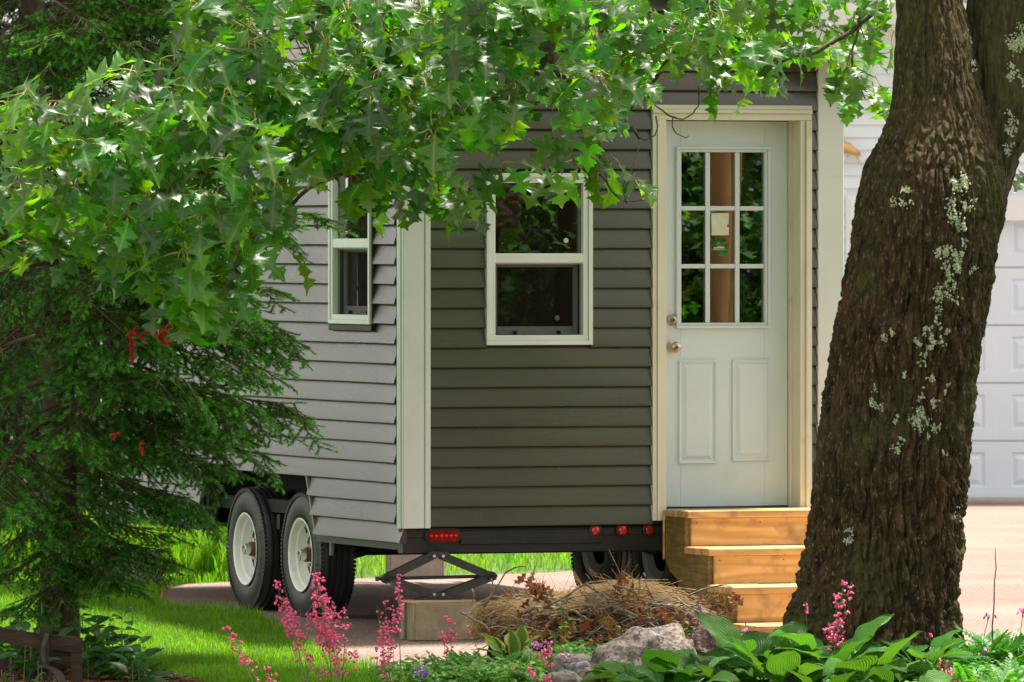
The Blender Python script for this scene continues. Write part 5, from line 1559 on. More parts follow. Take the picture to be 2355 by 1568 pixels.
for i in range(11):
    wood, nv, nf, ny = spruce_branch(40+i)
    SPW.append(wood.mesh('branch', M_SPT, smooth=True))
    SPN.append(mesh_np('needles', nv, nf, [M_NDL, M_NDY], ny))
    wv = np.array(wood.v, dtype=np.float32)
    tris = []
    for f in wood.f:
        for k in range(1, len(f)-1): tris.append((f[0], f[k], f[k+1]))
    V = np.concatenate([wv, nv]); F = np.concatenate([np.array(tris), nf+len(wv)])
    SPC.append(mesh_np('branch', V, F, [M_SPT, M_NDSH, M_NDL], np.concatenate([np.zeros(len(tris), int), ny+1])))
def spruce(name, X, Y, H, r0, label, full, seed, zlow=.4, n=70, reach=1.2, group='spruces', aim=None, lean=0):
    q = random.Random(seed)
    z0 = gz(X, Y) if abs(X) < 40 else 0
    root = empty(name, (X, Y, z0), 0, label, 'tree', group)
    mb = MB()
    pts = [(q.uniform(-.02, .02)+lean*i/12, q.uniform(-.02, .02), -0.05+H*i/12) for i in range(13)]
    mb.tube(pts, [r0*1.25]+[r0*(1-i/12.3) for i in range(1, 13)], 14); mb.build('trunk', M_SPB, root, smooth=True)
    for k in range(n):
        t = (k+q.random())/n
        z = zlow+(H*.97-zlow)*t**1.15
        L = reach*(1-(z/H))**.75*q.uniform(.75, 1.15)*(min(1, .62+.30*z) if full else 1)+.12
        az = k*2.399+q.uniform(-.5, .5)
        if aim is not None and q.random() < .25: az = aim+q.uniform(-.7, .7)
        if full and math.cos(az) > .1: L = min(L, .20+.60*z)
        tilt = R(q.uniform(-4, 24 if (z > 1.3 or not full) else 9))-(t*.35)
        M4 = Matrix.Translation((lean*z/H, 0, z)) @ Matrix.Rotation(az, 4, 'Z') @ Matrix.Rotation(tilt, 4, 'Y') @ Matrix.Rotation(q.uniform(-.25, .25), 4, 'X') @ Matrix.Diagonal((L, L*q.uniform(.8, 1.05), L, 1))
        v = q.randrange(len(SPW))
        if full:
            b = inst('branch', SPW[v], root, mat=M4); inst('needles', SPN[v], b)
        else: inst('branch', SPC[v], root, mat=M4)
    return root
bx = P(138, 1470, 42.7)
sp = spruce('spruce_tree', bx.x, 42.7, 7.0, .098, 'nearest spruce, its drooping boughs crossing in front of the grey side wall and wheels', True, 3, zlow=.45, n=128, reach=1.36, aim=-.35)
# boughs that reach over the wall on the right, read off the photograph: tip x, y
for x, y, Y, v, rl in ((706, 925, 42.4, 0, .2), (625, 760, 42.5, 3, 0), (640, 660, 42.7, 5, .3), (622, 840, 42.2, 7, -.3), (735, 492, 43.0, 4, 0), (425, 80, 42.2, 1, .1), (445, 190, 42.4, 3, .2), (395, 25, 42.0, 5, 0), (330, 240, 42.0, 10, -.2), (385, 150, 41.9, 8, .1), (250, 130, 41.7, 2, 0), (470, 120, 42.6, 0, 0), (460, 40, 42.8, 4, 0), (350, 50, 42.6, 6, .3),
                       (660, 940, 42.6, 10, -.2), (560, 700, 42.4, 1, .1), (480, 1010, 42.0, 4, 0), (300, 880, 41.7, 2, 0), (330, 790, 41.6, 5, .2), (250, 640, 41.6, 0, 0), (200, 1000, 41.5, 6, 0), (330, 100, 41.6, 7, 0), (200, 50, 41.7, 8, .1), (110, 80, 41.6, 9, 0)):
    tip = P(x, y, Y)-Vector((bx.x, 42.7, 0)); zt_ = tip.z-gz(bx.x, 42.7)
    L = math.hypot(tip.x, tip.y)
    b = inst('branch', SPW[v], sp, mat=Matrix.Translation((0, 0, zt_+L*.13)) @ Matrix.Rotation(math.atan2(tip.y, tip.x), 4, 'Z') @ Matrix.Rotation(rl, 4, 'X') @ Matrix.Diagonal((L/1.02, L*.72, L*.8, 1)))
    inst('needles', SPN[v], b)
# dead red sprays
for x, y, Y, v, rl in ((250, 1330, 41.9, 2, .2), (20, 1330, 41.8, 5, 0), (60, 1240, 41.6, 7, .2), (200, 1230, 41.8, 3, -.2), (330, 1300, 42.2, 0, .2), (400, 1235, 42.4, 4, -.1), (440, 1150, 42.3, 1, 0), (-20, 1180, 41.7, 6, 0), (120, 1400, 41.9, 8, .3), (10, 1420, 42.0, 9, 0)):
    tip = P(x, y, Y)-Vector((bx.x, 42.7, 0)); zt_ = tip.z-gz(bx.x, 42.7); L = math.hypot(tip.x, tip.y)
    b = inst('branch', SPW[v], sp, mat=Matrix.Translation((0, 0, zt_+L*.16)) @ Matrix.Rotation(math.atan2(tip.y, tip.x), 4, 'Z') @ Matrix.Rotation(rl, 4, 'X') @ Matrix.Diagonal((L/1.02, max(L, .7)*.72, max(L, .7)*.8, 1)))
    inst('needles', SPN[v], b)
for k, (x, y, s, a, e) in enumerate(((340, 768, .19, .1, .0), (302, 800, .13, -1.5, 0), (325, 1032, .05, -1.3, 0), (262, 1002, .045, .4, 0), (372, 778, .08, -.8, 0))):
    p = P(x, y, 40.95)-Vector((bx.x, 42.7, gz(bx.x, 42.7)))
    d = Vector((math.cos(a), -.2, math.sin(a))).normalized(); segs = [(p-d*s*.6, p+d*s*.5, 0)]
    for j in range(5 if s > .06 else 2):
        c = p-d*s*.5+d*s*j*.22; e2 = (d*.7+Vector((0, 0, (-1)**j*.7))).normalized(); segs.append((c, c+e2*s*.3, 0))
    nv, nf, ny = needles(segs, 900+k, per_m=1500, ln=(.016, .024))
    mb = MB()
    for a_, b_, _ in segs: mb.tube([a_, b_], [.0022, .001], 4)
    tb = mb.build('dead_twig', M_SPT, sp); inst('red_needles', mesh_np('red_needles', nv, nf, M_NDR), tb)
# spruces behind, left of the house, with shade put into their needle colour
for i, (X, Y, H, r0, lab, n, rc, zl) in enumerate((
    (-2.95, 51.6, 9.0, .13, 'shade-toned spruce with low skirts, seen between the nearest spruce trunk and the wheels', 130, 1.25, .25),
    (-2.2, 55.0, 9.5, .14, 'shade-toned spruce with low skirts straight behind the tiny house end wall', 120, 1.5, .8),
    (-2.75, 53.2, 10.5, .17, 'tall shade-toned spruce behind the nearest spruce, just left of the house', 130, 1.9, .9),
    (-3.9, 57.0, 11.5, .18, 'shade-toned spruce farther back, at the left end of the row by the lake', 110, 1.9, 1.6),
    (-2.5, 60.5, 12.5, .18, 'shade-toned spruce farthest back, rising beyond the far end of the house', 140, 2.1, 2.2))):
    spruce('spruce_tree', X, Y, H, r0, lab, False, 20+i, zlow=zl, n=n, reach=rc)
# the wood behind the photographer and to the right, seen mirrored in the panes
WOOD = [(-6.9, 51.9, 9, 'narrow spruce out on the left lawn, mirrored in the side window'), (5.6, 36.5, 9, 'spruce in the wood mirrored in the lower window, nearest the bed'), (7.2, 34.5, 10, 'spruce in the wood mirrored in the window, second from the bed'), (11.0, 33.0, 11, 'spruce in the mirrored wood, behind the bare trunk'),
        (10.8, 34.0, 12, 'spruce in the mirrored wood, far right'), (8.6, 32.5, 11, 'spruce in the mirrored wood, at its back'), (12.5, 31.5, 12, 'spruce in the mirrored wood, deepest right'), (6.2, 31.0, 12, 'spruce in the mirrored wood, behind the window view'), (11.5, 36.9, 10, 'spruce in the mirrored wood beside the driveway')]
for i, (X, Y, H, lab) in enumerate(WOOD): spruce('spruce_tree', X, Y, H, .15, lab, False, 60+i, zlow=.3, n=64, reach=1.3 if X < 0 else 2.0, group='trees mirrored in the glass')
M_MIRB = mat('pale_red_bark', (0.60, 0.26, 0.09), (0.70, 0.38, 0.17), 12, 0.85, 0.4, 40, stretch=(1, 1, .3))
rt = empty('pine_tree', (8.29, 36.87, gz(8, 36.8)), 0, 'bare reddish trunk seen mirrored in the middle panes of the door', 'tree')
mb = MB(); mb.tube([(0, 0, -.1), (.02, 0, .8), (-.02, 0, 1.6), (.03, 0, 2.4), (0, 0, 4), (.1, .1, 7), (.1, .1, 11)], [.11, .088, .08, .078, .075, .06, .03], 16); mb.build('trunk', M_MIRB, rt, smooth=True)
mb = MB(); mb.tube([(.16, -.10, -.1), (.20, -.12, .9), (.17, -.12, 1.5), (.26, -.14, 2.2), (.4, -.2, 3.6), (.6, -.3, 6)], [.06, .05, .048, .042, .035, .012], 12); mb.build('trunk', M_MIRB, rt, smooth=True)
q = random.Random(4)
for k in range(40):
    z = q.uniform(4.5, 10.8); L = 1.9*(1-z/13)
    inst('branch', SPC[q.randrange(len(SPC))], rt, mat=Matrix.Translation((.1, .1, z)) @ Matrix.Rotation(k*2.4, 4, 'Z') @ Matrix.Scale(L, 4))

# broad-leaved trees of the mirrored wood
M_MAPL = leafmat('wood_leaf', (0.06, 0.17, 0.02), (0.16, 0.42, 0.02), 0.5, 0.45, 0.5, 0.03)
for X, Y, H, rr, sd, lab in ((5.2, 38.7, 5.5, 1.1, 1, 'leafy green tree mirrored in the window beside the door'), (9.2, 35.2, 4.6, 1.0, 2, 'leafy tree mirrored in the left panes of the door'), (10.4, 35.6, 5.0, 1.2, 3, 'leafy tree mirrored in the right panes of the door')):
    g = gz(X, Y); r = empty('broadleaf_tree', (X, Y, g), 0, lab, 'tree', 'trees mirrored in the glass'); q = random.Random(sd)
    mb = MB(); mb.tube([(0, 0, -.1), (.05, 0, H*.3), (0, .05, H*.6), (.05, 0, H*.92)], [.09, .07, .05, .015], 9)
    for k in range(10):
        a = q.uniform(0, 6.3); z = H*q.uniform(.25, .7); mb.tube([(0.03, 0, z), (math.cos(a)*rr*.4, math.sin(a)*rr*.4, z+.3), (math.cos(a)*rr*.8, math.sin(a)*rr*.8, z+.5)], [.03, .02, .006], 6)
    mb.build('trunk', M_SPB, r, smooth=True); ms = [[] for _ in OTL]
    for c in range(150):
        v = Vector((q.gauss(0, 1), q.gauss(0, 1), q.gauss(0, 1))).normalized()*q.random()**.4
        c0 = Vector((v.x*rr, v.y*rr, H*.55+v.z*H*.45))
        for k in range(12):
            d = Vector((q.uniform(-1, 1), q.uniform(-1, 1), q.uniform(-1, .3))).normalized()
            ms[q.randrange(len(OTL))].append(Matrix.Translation(c0+Vector((q.gauss(0, .12), q.gauss(0, .12), q.gauss(0, .09)))) @ frame_from(d, Vector((q.uniform(-.5, .5), q.uniform(-.5, .5), 1))) @ Matrix.Scale(q.uniform(.09, .15), 4))
    V, F, u, mi = cat([scatter(OTL[i], m_) for i, m_ in enumerate(ms)])
    o = inst('crown', mesh_np('crown', V, F, [M_MAPL, M_MAPL], mi, u), r); o['kind'] = 'stuff'
# ------------------------------------------------------------------ rocks at the edge of the bed
def rockmat(name, c1, c2, c3, sc=26):
    m = mat(name, c1, c2, sc, 0.9, 0.9, 55, c3=c3, s3=sc*2.1, t3=(.54, .62), lo=.40, hi=.60, bdist=.006)
    return m
M_GRAN = rockmat('pink_granite', (0.10, 0.088, 0.080), (0.29, 0.225, 0.19), (0.055, 0.05, 0.05), 30)
M_GREY = rockmat('grey_stone', (0.13, 0.115, 0.095), (0.24, 0.215, 0.175), (0.09, 0.08, 0.075), 16)
M_BLUE = rockmat('blue_grey_stone', (0.11, 0.105, 0.115), (0.21, 0.20, 0.215), (0.07, 0.07, 0.08), 20)
M_DKRED = rockmat('dark_red_stone', (0.055, 0.028, 0.030), (0.12, 0.062, 0.060), (0.22, 0.17, 0.16), 24)
M_PINKS = rockmat('pink_stone', (0.21, 0.12, 0.11), (0.32, 0.20, 0.19), (0.12, 0.08, 0.08), 22)
def rock(x0, x1, y0, y1, Y, mt, label, seed, dep=.75, rough=.10, tilt=0.0):
    """a stone filling the frame box x0..x1, y0..y1 at depth Y"""
    y1 = max(y1, HOR + FPX*(CAMH-gz(0, Y))/Y + 6)      # the foot of the stone is in the soil
    a, b = P(x0, y1, Y), P(x1, y0, Y)
    hw, hh = (b.x-a.x)/2, (b.z-a.z)/2
    c = Vector(((a.x+b.x)/2, Y, (a.z+b.z)/2))
    mb_ = bmesh.new(); bmesh.ops.create_icosphere(mb_, subdivisions=5, radius=1.0)
    for v in mb_.verts:
        p = v.co.copy()
        d = 1 + .24*noise.noise(p*1.1+Vector((seed*3.1, 0, 0))) + rough*noise.noise(p*2.7+Vector((seed, 5, 0))) + .030*noise.noise(p*7+Vector((seed, 0, 3))) + .016*noise.noise(p*17) + .008*noise.noise(p*38)
        e = 1/max(abs(p.x)**2.6+abs(p.y)**2.6+abs(p.z)**2.6, 1e-6)**(1/2.6)
        d *= .5+.5*e
        v.co = Vector((p.x*hw*d, p.y*hw*dep*d, p.z*hh*d))
    me = bpy.data.meshes.new('rock'); mb_.to_mesh(me); mb_.free(); me.materials.append(mt)
    me.polygons.foreach_set('use_smooth', [True]*len(me.polygons))
    o = inst('rock', me, rot=(0, tilt, random.Random(seed).uniform(-.3, .3)), loc=c)
    return tag(o, label, 'rock', 'rocks edging the flower bed')
rock(1352, 1622, 1446, 1650, 41.0, M_GRAN, 'largest rock, pink-speckled granite boulder in front of the brush pile', 1, .8, .20, -.26)
rock(1580, 1668, 1442, 1520, 41.35, M_DKRED, 'dark maroon rock beside the big granite boulder', 2, .8, .12)
rock(1262, 1372, 1500, 1552, 41.0, M_GREY, 'long tan grey rock left of the granite boulder', 3, .6, .05)
rock(1303, 1372, 1521, 1556, 40.75, M_BLUE, 'small smooth blue-grey rock lying against the long tan rock', 4, .7, .05)
rock(1330, 1378, 1538, 1590, 40.6, M_PINKS, 'pale pink rock at the bottom edge of the photo', 5, .8, .12)
rock(1240, 1345, 1545, 1620, 40.55, M_GREY, 'broad grey rock half out of the bottom edge, under the pink plant', 6, .7, .12)
rock(1364, 1440, 1500, 1570, 41.05, M_BLUE, 'rough grey rock wedged under the left of the granite boulder', 7, .8, .16)
rock(1418, 1478, 1480, 1530, 41.5, M_GREY, 'brownish grey rock behind the boulder, lower of the two', 8, .8, .08)
rock(1450, 1500, 1462, 1500, 41.75, M_BLUE, 'small dark grey rock behind the boulder, touching the brush', 9, .8, .08)
rock(1655, 1745, 1462, 1530, 41.6, M_GRAN, 'pinkish grey rock at the foot of the steps, partly hidden by leaves', 10, .8, .12)
rock(1624, 1680, 1473, 1540, 41.5, M_GREY, 'pale tan rock between the maroon rock and the pinkish one', 11, .8, .1)
rock(1574, 1630, 1402, 1535, 42.25, M_DKRED, 'reddish stone under the right end of the dead brush', 12, .8, .15)

# ------------------------------------------------------------------ brush pile
M_STRAW = mat('dry_straw', (0.14, 0.080, 0.024), (0.30, 0.185, 0.058), 30, 0.7, island=0.4)
M_DEADL = leafmat('dead_leaf', (0.27, 0.135, 0.05), (0.36, 0.16, 0.045), 0.75, 0.25, 0.5, 0.03)
M_DEADR = leafmat('red_dead_leaf', (0.26, 0.065, 0.022), (0.36, 0.08, 0.025), 0.75, 0.25, 0.4, 0.02)
M_STICK = mat('grey_stick', (0.085, 0.062, 0.045), (0.27, 0.22, 0.17), 60, 0.9, 0.4, 90)
brush = empty('brush_pile', P(1380, 1490, 42.75), 0, 'heap of dry straw, bare sticks and withered brown leaves in front of the trailer', 'brush pile')
B0 = Vector(brush.location)
def bp_(x, y, Y): return P(x, y, Y)-B0
TOPL = [(1075, 1450), (1095, 1410), (1150, 1384), (1210, 1372), (1290, 1366), (1360, 1350), (1430, 1336), (1500, 1344), (1560, 1360), (1600, 1384), (1640, 1415), (1680, 1455)]
def topy(x): return float(np.interp(x, [p[0] for p in TOPL], [p[1] for p in TOPL]))
q = random.Random(9)
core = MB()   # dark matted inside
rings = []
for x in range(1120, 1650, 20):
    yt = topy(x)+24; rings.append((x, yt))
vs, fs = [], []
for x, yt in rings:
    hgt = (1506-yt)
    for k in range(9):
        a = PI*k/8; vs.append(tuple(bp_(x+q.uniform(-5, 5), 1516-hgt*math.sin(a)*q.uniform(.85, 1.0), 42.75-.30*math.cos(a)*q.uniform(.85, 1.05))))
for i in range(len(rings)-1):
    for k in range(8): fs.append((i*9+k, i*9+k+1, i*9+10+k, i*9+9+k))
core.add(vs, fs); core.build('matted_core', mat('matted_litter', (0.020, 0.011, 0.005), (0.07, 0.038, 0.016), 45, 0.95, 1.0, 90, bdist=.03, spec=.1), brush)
st = MB(); w_ = .0014
def straw(p0, p1, sag, r, n=6):
    pts = []
    for i in range(n):
        t = i/(n-1); p = p0*(1-t)+p1*t; p = p+Vector((0, 0, -sag*4*t*(1-t))); pts.append(p)
    st.tube(pts, r, 3, cap=False)
for k in range(800):
    x = q.triangular(1085, 1660, 1330)
    up = q.random()**.7
    yt = topy(x); y = yt+4+(1478-yt)*(1-up)*(.30 if x > 1200 else .9)
    Y = 42.75-.32*(1-up)*q.uniform(.5, 1.1)+q.uniform(-.1, .22)
    ln = q.uniform(40, 190)
    slope = (topy(min(x+60, 1680))-topy(max(x-60, 1075)))/120*.8+q.gauss(0, .16)
    if q.random() < .12: slope = q.uniform(-2.5, 2.5); ln *= .4
    p0 = bp_(x-ln/2, y-slope*ln/2, Y+q.uniform(-.05, .05)); p1 = bp_(x+ln/2, y+slope*ln/2, Y+q.uniform(-.05, .05))
    straw(p0, p1, q.uniform(-.03, .03), q.uniform(.0008, .0019))
# frayed left end
for k in range(260):
    p0 = bp_(q.uniform(1120, 1200), q.uniform(1380, 1430), q.uniform(42.45, 42.7)); p1 = bp_(q.uniform(1072, 1130), q.uniform(1395, 1470), q.uniform(42.4, 42.6))
    straw(p0, p1, q.uniform(-.05, .02), q.uniform(.0008, .0016))
V = np.array(st.v, dtype=np.float32)
o = st.build('straw', M_STRAW, brush, fix=False); o['kind'] = 'stuff'
STK = [
 ([(1113, 1395), (1128, 1370), (1150, 1335), (1160, 1318), (1185, 1305), (1208, 1302)], 42.35, .006), ([(1190, 1440), (1215, 1415), (1265, 1390), (1310, 1365), (1346, 1342), (1372, 1338)], 42.3, .008),
 ([(1200, 1412), (1230, 1396), (1280, 1398), (1330, 1408), (1390, 1400), (1440, 1382), (1500, 1388), (1560, 1392), (1600, 1420), (1625, 1455)], 42.3, .009), ([(1346, 1342), (1380, 1365), (1410, 1388), (1445, 1418), (1470, 1440)], 42.25, .007),
 ([(1060, 1408), (1088, 1424), (1112, 1436), (1130, 1455), (1150, 1480)], 42.2, .006), ([(1085, 1352), (1090, 1370), (1086, 1392)], 42.5, .004), ([(1130, 1330), (1135, 1350), (1150, 1362)], 42.5, .004),
 ([(1440, 1440), (1465, 1425), (1500, 1420), (1520, 1445), (1540, 1490)], 42.2, .008), ([(1410, 1395), (1450, 1410), (1500, 1440), (1540, 1465), (1560, 1490)], 42.25, .012),
 ([(1300, 1480), (1350, 1470), (1400, 1468), (1450, 1450), (1480, 1430)], 42.2, .006), ([(1240, 1470), (1262, 1430), (1290, 1400), (1300, 1395)], 42.2, .006),
 ([(1580, 1372), (1610, 1358), (1645, 1348), (1668, 1344), (1682, 1352)], 42.6, .006), ([(1600, 1410), (1640, 1420), (1668, 1408), (1700, 1400)], 42.5, .005), ([(1500, 1400), (1560, 1385), (1600, 1390), (1640, 1400), (1660, 1420)], 42.4, .005),
 ([(1370, 1470), (1400, 1440), (1440, 1425), (1452, 1420)], 42.15, .005), ([(1160, 1318), (1172, 1308), (1180, 1320)], 42.35, .003)]
for pl, Y, r in STK:
    d = dense([(x, y, Y, r) for x, y in pl], 10); n = len(d)
    mb = MB(); mb.tube([bp_(x+q.uniform(-1.5, 1.5), y+q.uniform(-1.5, 1.5), Y_+q.uniform(-.01, .01)) for x, y, Y_, _ in d], [r*(1-.6*i/n)*q.uniform(.85, 1.2) for i in range(n)], 7)
    mb.build('stick', M_STICK, brush, smooth=True)
for k in range(95):   # more loose sticks through the front of the heap
    x = q.uniform(1120, 1620); y = q.uniform(topy(x)+6, 1480); L = q.uniform(40, 110); a = q.gauss(0, .5); Y = q.uniform(42.1, 42.4)
    n = 7; mb = MB(); mb.tube([bp_(x+L*math.cos(a)*(i/n-.5)+q.uniform(-3, 3), y+L*math.sin(a)*(i/n-.5)+q.uniform(-3, 3), Y) for i in range(n)], [q.uniform(.0025, .006)*(1-.5*i/n) for i in range(n)], 5)
    mb.build('stick', M_STICK, brush, smooth=True)
# withered leaves: crumpled oak leaves hanging in bunches
DL = []
for i in range(6):
    V, F, u, mi = oak_leaf(random.Random(500+i)); qq = random.Random(i)
    V = V.copy()
    for j in range(len(V)):
        x, y, z = V[j]; cu = 2.4
        V[j] = (math.sin(x*cu*1.6)*.22, y*.95+.02*math.sin(x*20), z+(1-math.cos(x*cu*1.6))*.25+.05*math.sin(y*19+i)*(1+abs(x)*3))
    DL.append(((V, F, u, mi), mesh_np('dead_leaf', V, F, [M_DEADL, M_STICK], mi, u, smooth=True), mesh_np('dead_leaf', V, F, [M_DEADR, M_STICK], mi, u, smooth=True)))
BUN = [(1228, 1335, 42.3, 9, 1), (1205, 1345, 42.3, 5, 0), (1250, 1350, 42.3, 5, 1), (1436, 1345, 42.3, 9, 0), (1420, 1325, 42.35, 4, 1), (1455, 1360, 42.3, 5, 0), (1262, 1460, 42.1, 8, 0), (1400, 1440, 42.1, 8, 0), (1430, 1470, 42.1, 7, 0), (1350, 1480, 42.05, 6, 0),
       (1540, 1440, 42.1, 9, 0), (1560, 1420, 42.15, 5, 1), (1668, 1370, 42.4, 9, 0), (1650, 1375, 42.4, 5, 0), (1620, 1378, 42.5, 3, 0), (1480, 1410, 42.2, 6, 0), (1500, 1455, 42.1, 6, 1), (1330, 1440, 42.2, 6, 0), (1180, 1400, 42.3, 4, 0), (1125, 1430, 42.3, 3, 0), (1600, 1440, 42.2, 6, 0), (1640, 1440, 42.2, 5, 0), (1300, 1475, 42.05, 6, 0), (1470, 1480, 42.05, 5, 1), (1230, 1430, 42.15, 6, 0), (1290, 1420, 42.2, 6, 0), (1360, 1425, 42.15, 7, 0), (1210, 1470, 42.1, 6, 0), (1560, 1470, 42.05, 6, 0), (1380, 1480, 42.0, 5, 0), (1150, 1450, 42.2, 4, 0)]
for x, y, Y, n, red in BUN:
    for k in range(n):
        p = bp_(x+q.gauss(0, 16), y+(16 if y < 1380 else 4)+q.gauss(0, 12), Y+q.uniform(-.06, .06)); s = q.uniform(.05, .10)
        d = Vector((q.uniform(-.9, .9), q.uniform(-.6, .3), -1))
        inst('dead_leaf', DL[q.randrange(6)][2 if (red and q.random() < .3) or q.random() < .04 else 1], brush, mat=Matrix.Translation(p+Vector((0, 0, s*.4))) @ frame_from(d, Vector((q.uniform(-1, 1), -1, q.uniform(-.3, .6)))) @ Matrix.Scale(s, 4))

# ------------------------------------------------------------------ broad-leaved plants
def ovate(q, wmax=.32, tipp=1.0, curl=.5, fold=.25, wave=.02, pet=.5, nt=12, nw=3):
    """plain leaf along +Y, length 1; uv.x scaled so that the margin is 1"""
    V, uv, F, mi = [], [], [], []
    for i in range(nt):
        t = i/(nt-1); w = wmax*(math.sin(PI*min(1, t**.72))**.85)*(1 if t < .99 else 0)+.004
        a = curl*t*1.3; y = math.sin(a)/(curl*1.3); z = -(1-math.cos(a))/(curl*1.3)
        for j in range(-nw, nw+1):
            s = j/nw
            V.append((s*w, y, z+fold*abs(s)*w*1.1-.35*fold*(s*s)*w+wave*math.sin(t*15+j*1.7)*abs(s))); uv.append((s, t))
    m = 2*nw+1
    for i in range(nt-1):
        for j in range(m-1):
            a, b = i*m+j, (i+1)*m+j; F += [(a, a+1, b+1), (a, b+1, b)]; mi += [0, 0]
    if pet:
        b0 = len(V)
        for s_ in range(4):
            t = s_/3
            for k in range(3):
                an = 2*PI*k/3; V.append((math.cos(an)*.016, .02-pet*t, -.30*pet*t*t+math.sin(an)*.016)); uv.append((.5, 0))
        for s_ in range(3):
            for k in range(3):
                k2 = (k+1) % 3; a, b = b0+s_*3, b0+s_*3+3; F += [(a+k, a+k2, b+k2), (a+k, b+k2, b+k)]; mi += [0, 0]
    return np.array(V, dtype=np.float32), np.array(F), np.array(uv, dtype=np.float32), np.array(mi)
M_HOSTA = leafmat('hosta_leaf', (0.050, 0.180, 0.016), (0.16, 0.42, 0.02), 0.38, 0.30, 0.22, 0.015, veins=7.0, spec=0.55)
M_HOSTV = leafmat('edged_hosta_leaf', (0.09, 0.22, 0.03), (0.2, 0.4, 0.04), 0.42, 0.35, 0.15, 0.01, margin=(0.42, 0.46, 0.08), veins=6.0)
M_BROAD = leafmat('broad_leaf', (0.022, 0.085, 0.018), (0.10, 0.30, 0.02), 0.40, 0.35, 0.35, 0.02, vein=(.08, .15, .04))
M_SMALL = leafmat('small_leaf', (0.080, 0.225, 0.016), (0.22, 0.50, 0.02), 0.45, 0.35, 0.35, 0.025, vein=(.10, .2, .05))
M_FERN = leafmat('ferny_leaf', (0.050, 0.220, 0.016), (0.16, 0.50, 0.02), 0.45, 0.35, 0.3, 0.02)
M_STEM = mat('green_stem', (0.10, 0.16, 0.04), (0.16, 0.20, 0.06), 20, 0.6)
HL_ = [ovate(random.Random(i), .30+.03*(i % 3), curl=.35+.18*(i % 4), fold=.30+.12*(i % 3), wave=.018+.008*(i % 3), pet=.55, nt=14) for i in range(7)]
HM = [mesh_np('leaf', t[0], t[1], M_HOSTA, t[3], t[2], smooth=True) for t in HL_]
HMV = [mesh_np('leaf', t[0], t[1], M_HOSTV, t[3], t[2], smooth=True) for t in HL_[:3]]
def hosta(x, y, Y, n, size, label, seed, meshes=None, up=0.0):
    q = random.Random(seed)
    p = P(x, y, Y); g = gz(p.x, Y)
    r = empty('hosta', (p.x, Y, g), 0, label, 'plant', 'hostas under the oak')
    hgt = max(.05, p.z-g)
    for k in range(n+4):
        az = 2*PI*k/(n+4)+q.uniform(-.35, .35); f = q.random(); el = R(q.uniform(-18, 42)+up+f*18)
        s = size*q.uniform(.55, .95)
        d = Vector((math.cos(az)*math.cos(el), math.sin(az)*math.cos(el), math.sin(el)))
        c = Vector((math.cos(az)*.10*size/.3, math.sin(az)*.10*size/.3, hgt*q.uniform(.45, .88)))
        inst('leaf', (meshes or HM)[q.randrange(len(meshes or HM))], r, mat=Matrix.Translation(c+d*s*.18) @ frame_from(d, Vector((q.uniform(-.3, .3), -.25+q.uniform(-.25, .25), 1))) @ Matrix.Scale(s, 4))
    return r
hosta(1500, 1556, 40.5, 12, .30, 'leftmost green hosta, its leaves over the front of the granite boulder', 1)
hosta(1640, 1545, 40.45, 13, .32, 'green hosta below the maroon rock, second from the left', 2)
hosta(1750, 1500, 40.5, 12, .30, 'tall hosta with one upright rounded leaf at the left foot of the oak trunk', 3, up=16)
hosta(1800, 1560, 40.3, 13, .33, 'hosta at the bottom edge, in the middle of the hosta row', 4)
hosta(1905, 1500, 40.45, 12, .30, 'hosta with pointed upright leaves in front of the oak trunk, under the pink spray', 5, up=14)
hosta(1985, 1530, 40.3, 13, .34, 'hosta with the longest leaf, reaching right in front of the oak', 6)
hosta(2110, 1480, 40.5, 10, .28, 'grey-green hosta against the right of the trunk base, beside the ferny plants', 7, up=6)
hosta(1900, 1580, 40.0, 10, .32, 'lowest hosta, cut by the bottom edge below the oak', 8)
hosta(2060, 1585, 40.0, 9, .30, 'hosta at the bottom edge next to the ferny plants', 9)
hosta(1575, 1585, 40.1, 9, .28, 'low hosta at the bottom edge below the boulder', 10)
hosta(1180, 1490, 41.9, 6, .17, 'small yellow-edged hosta in front of the straw', 11, HMV, up=25)
hosta(1235, 1530, 41.4, 4, .15, 'tiny yellow-edged hosta above the long tan rock', 12, HMV)

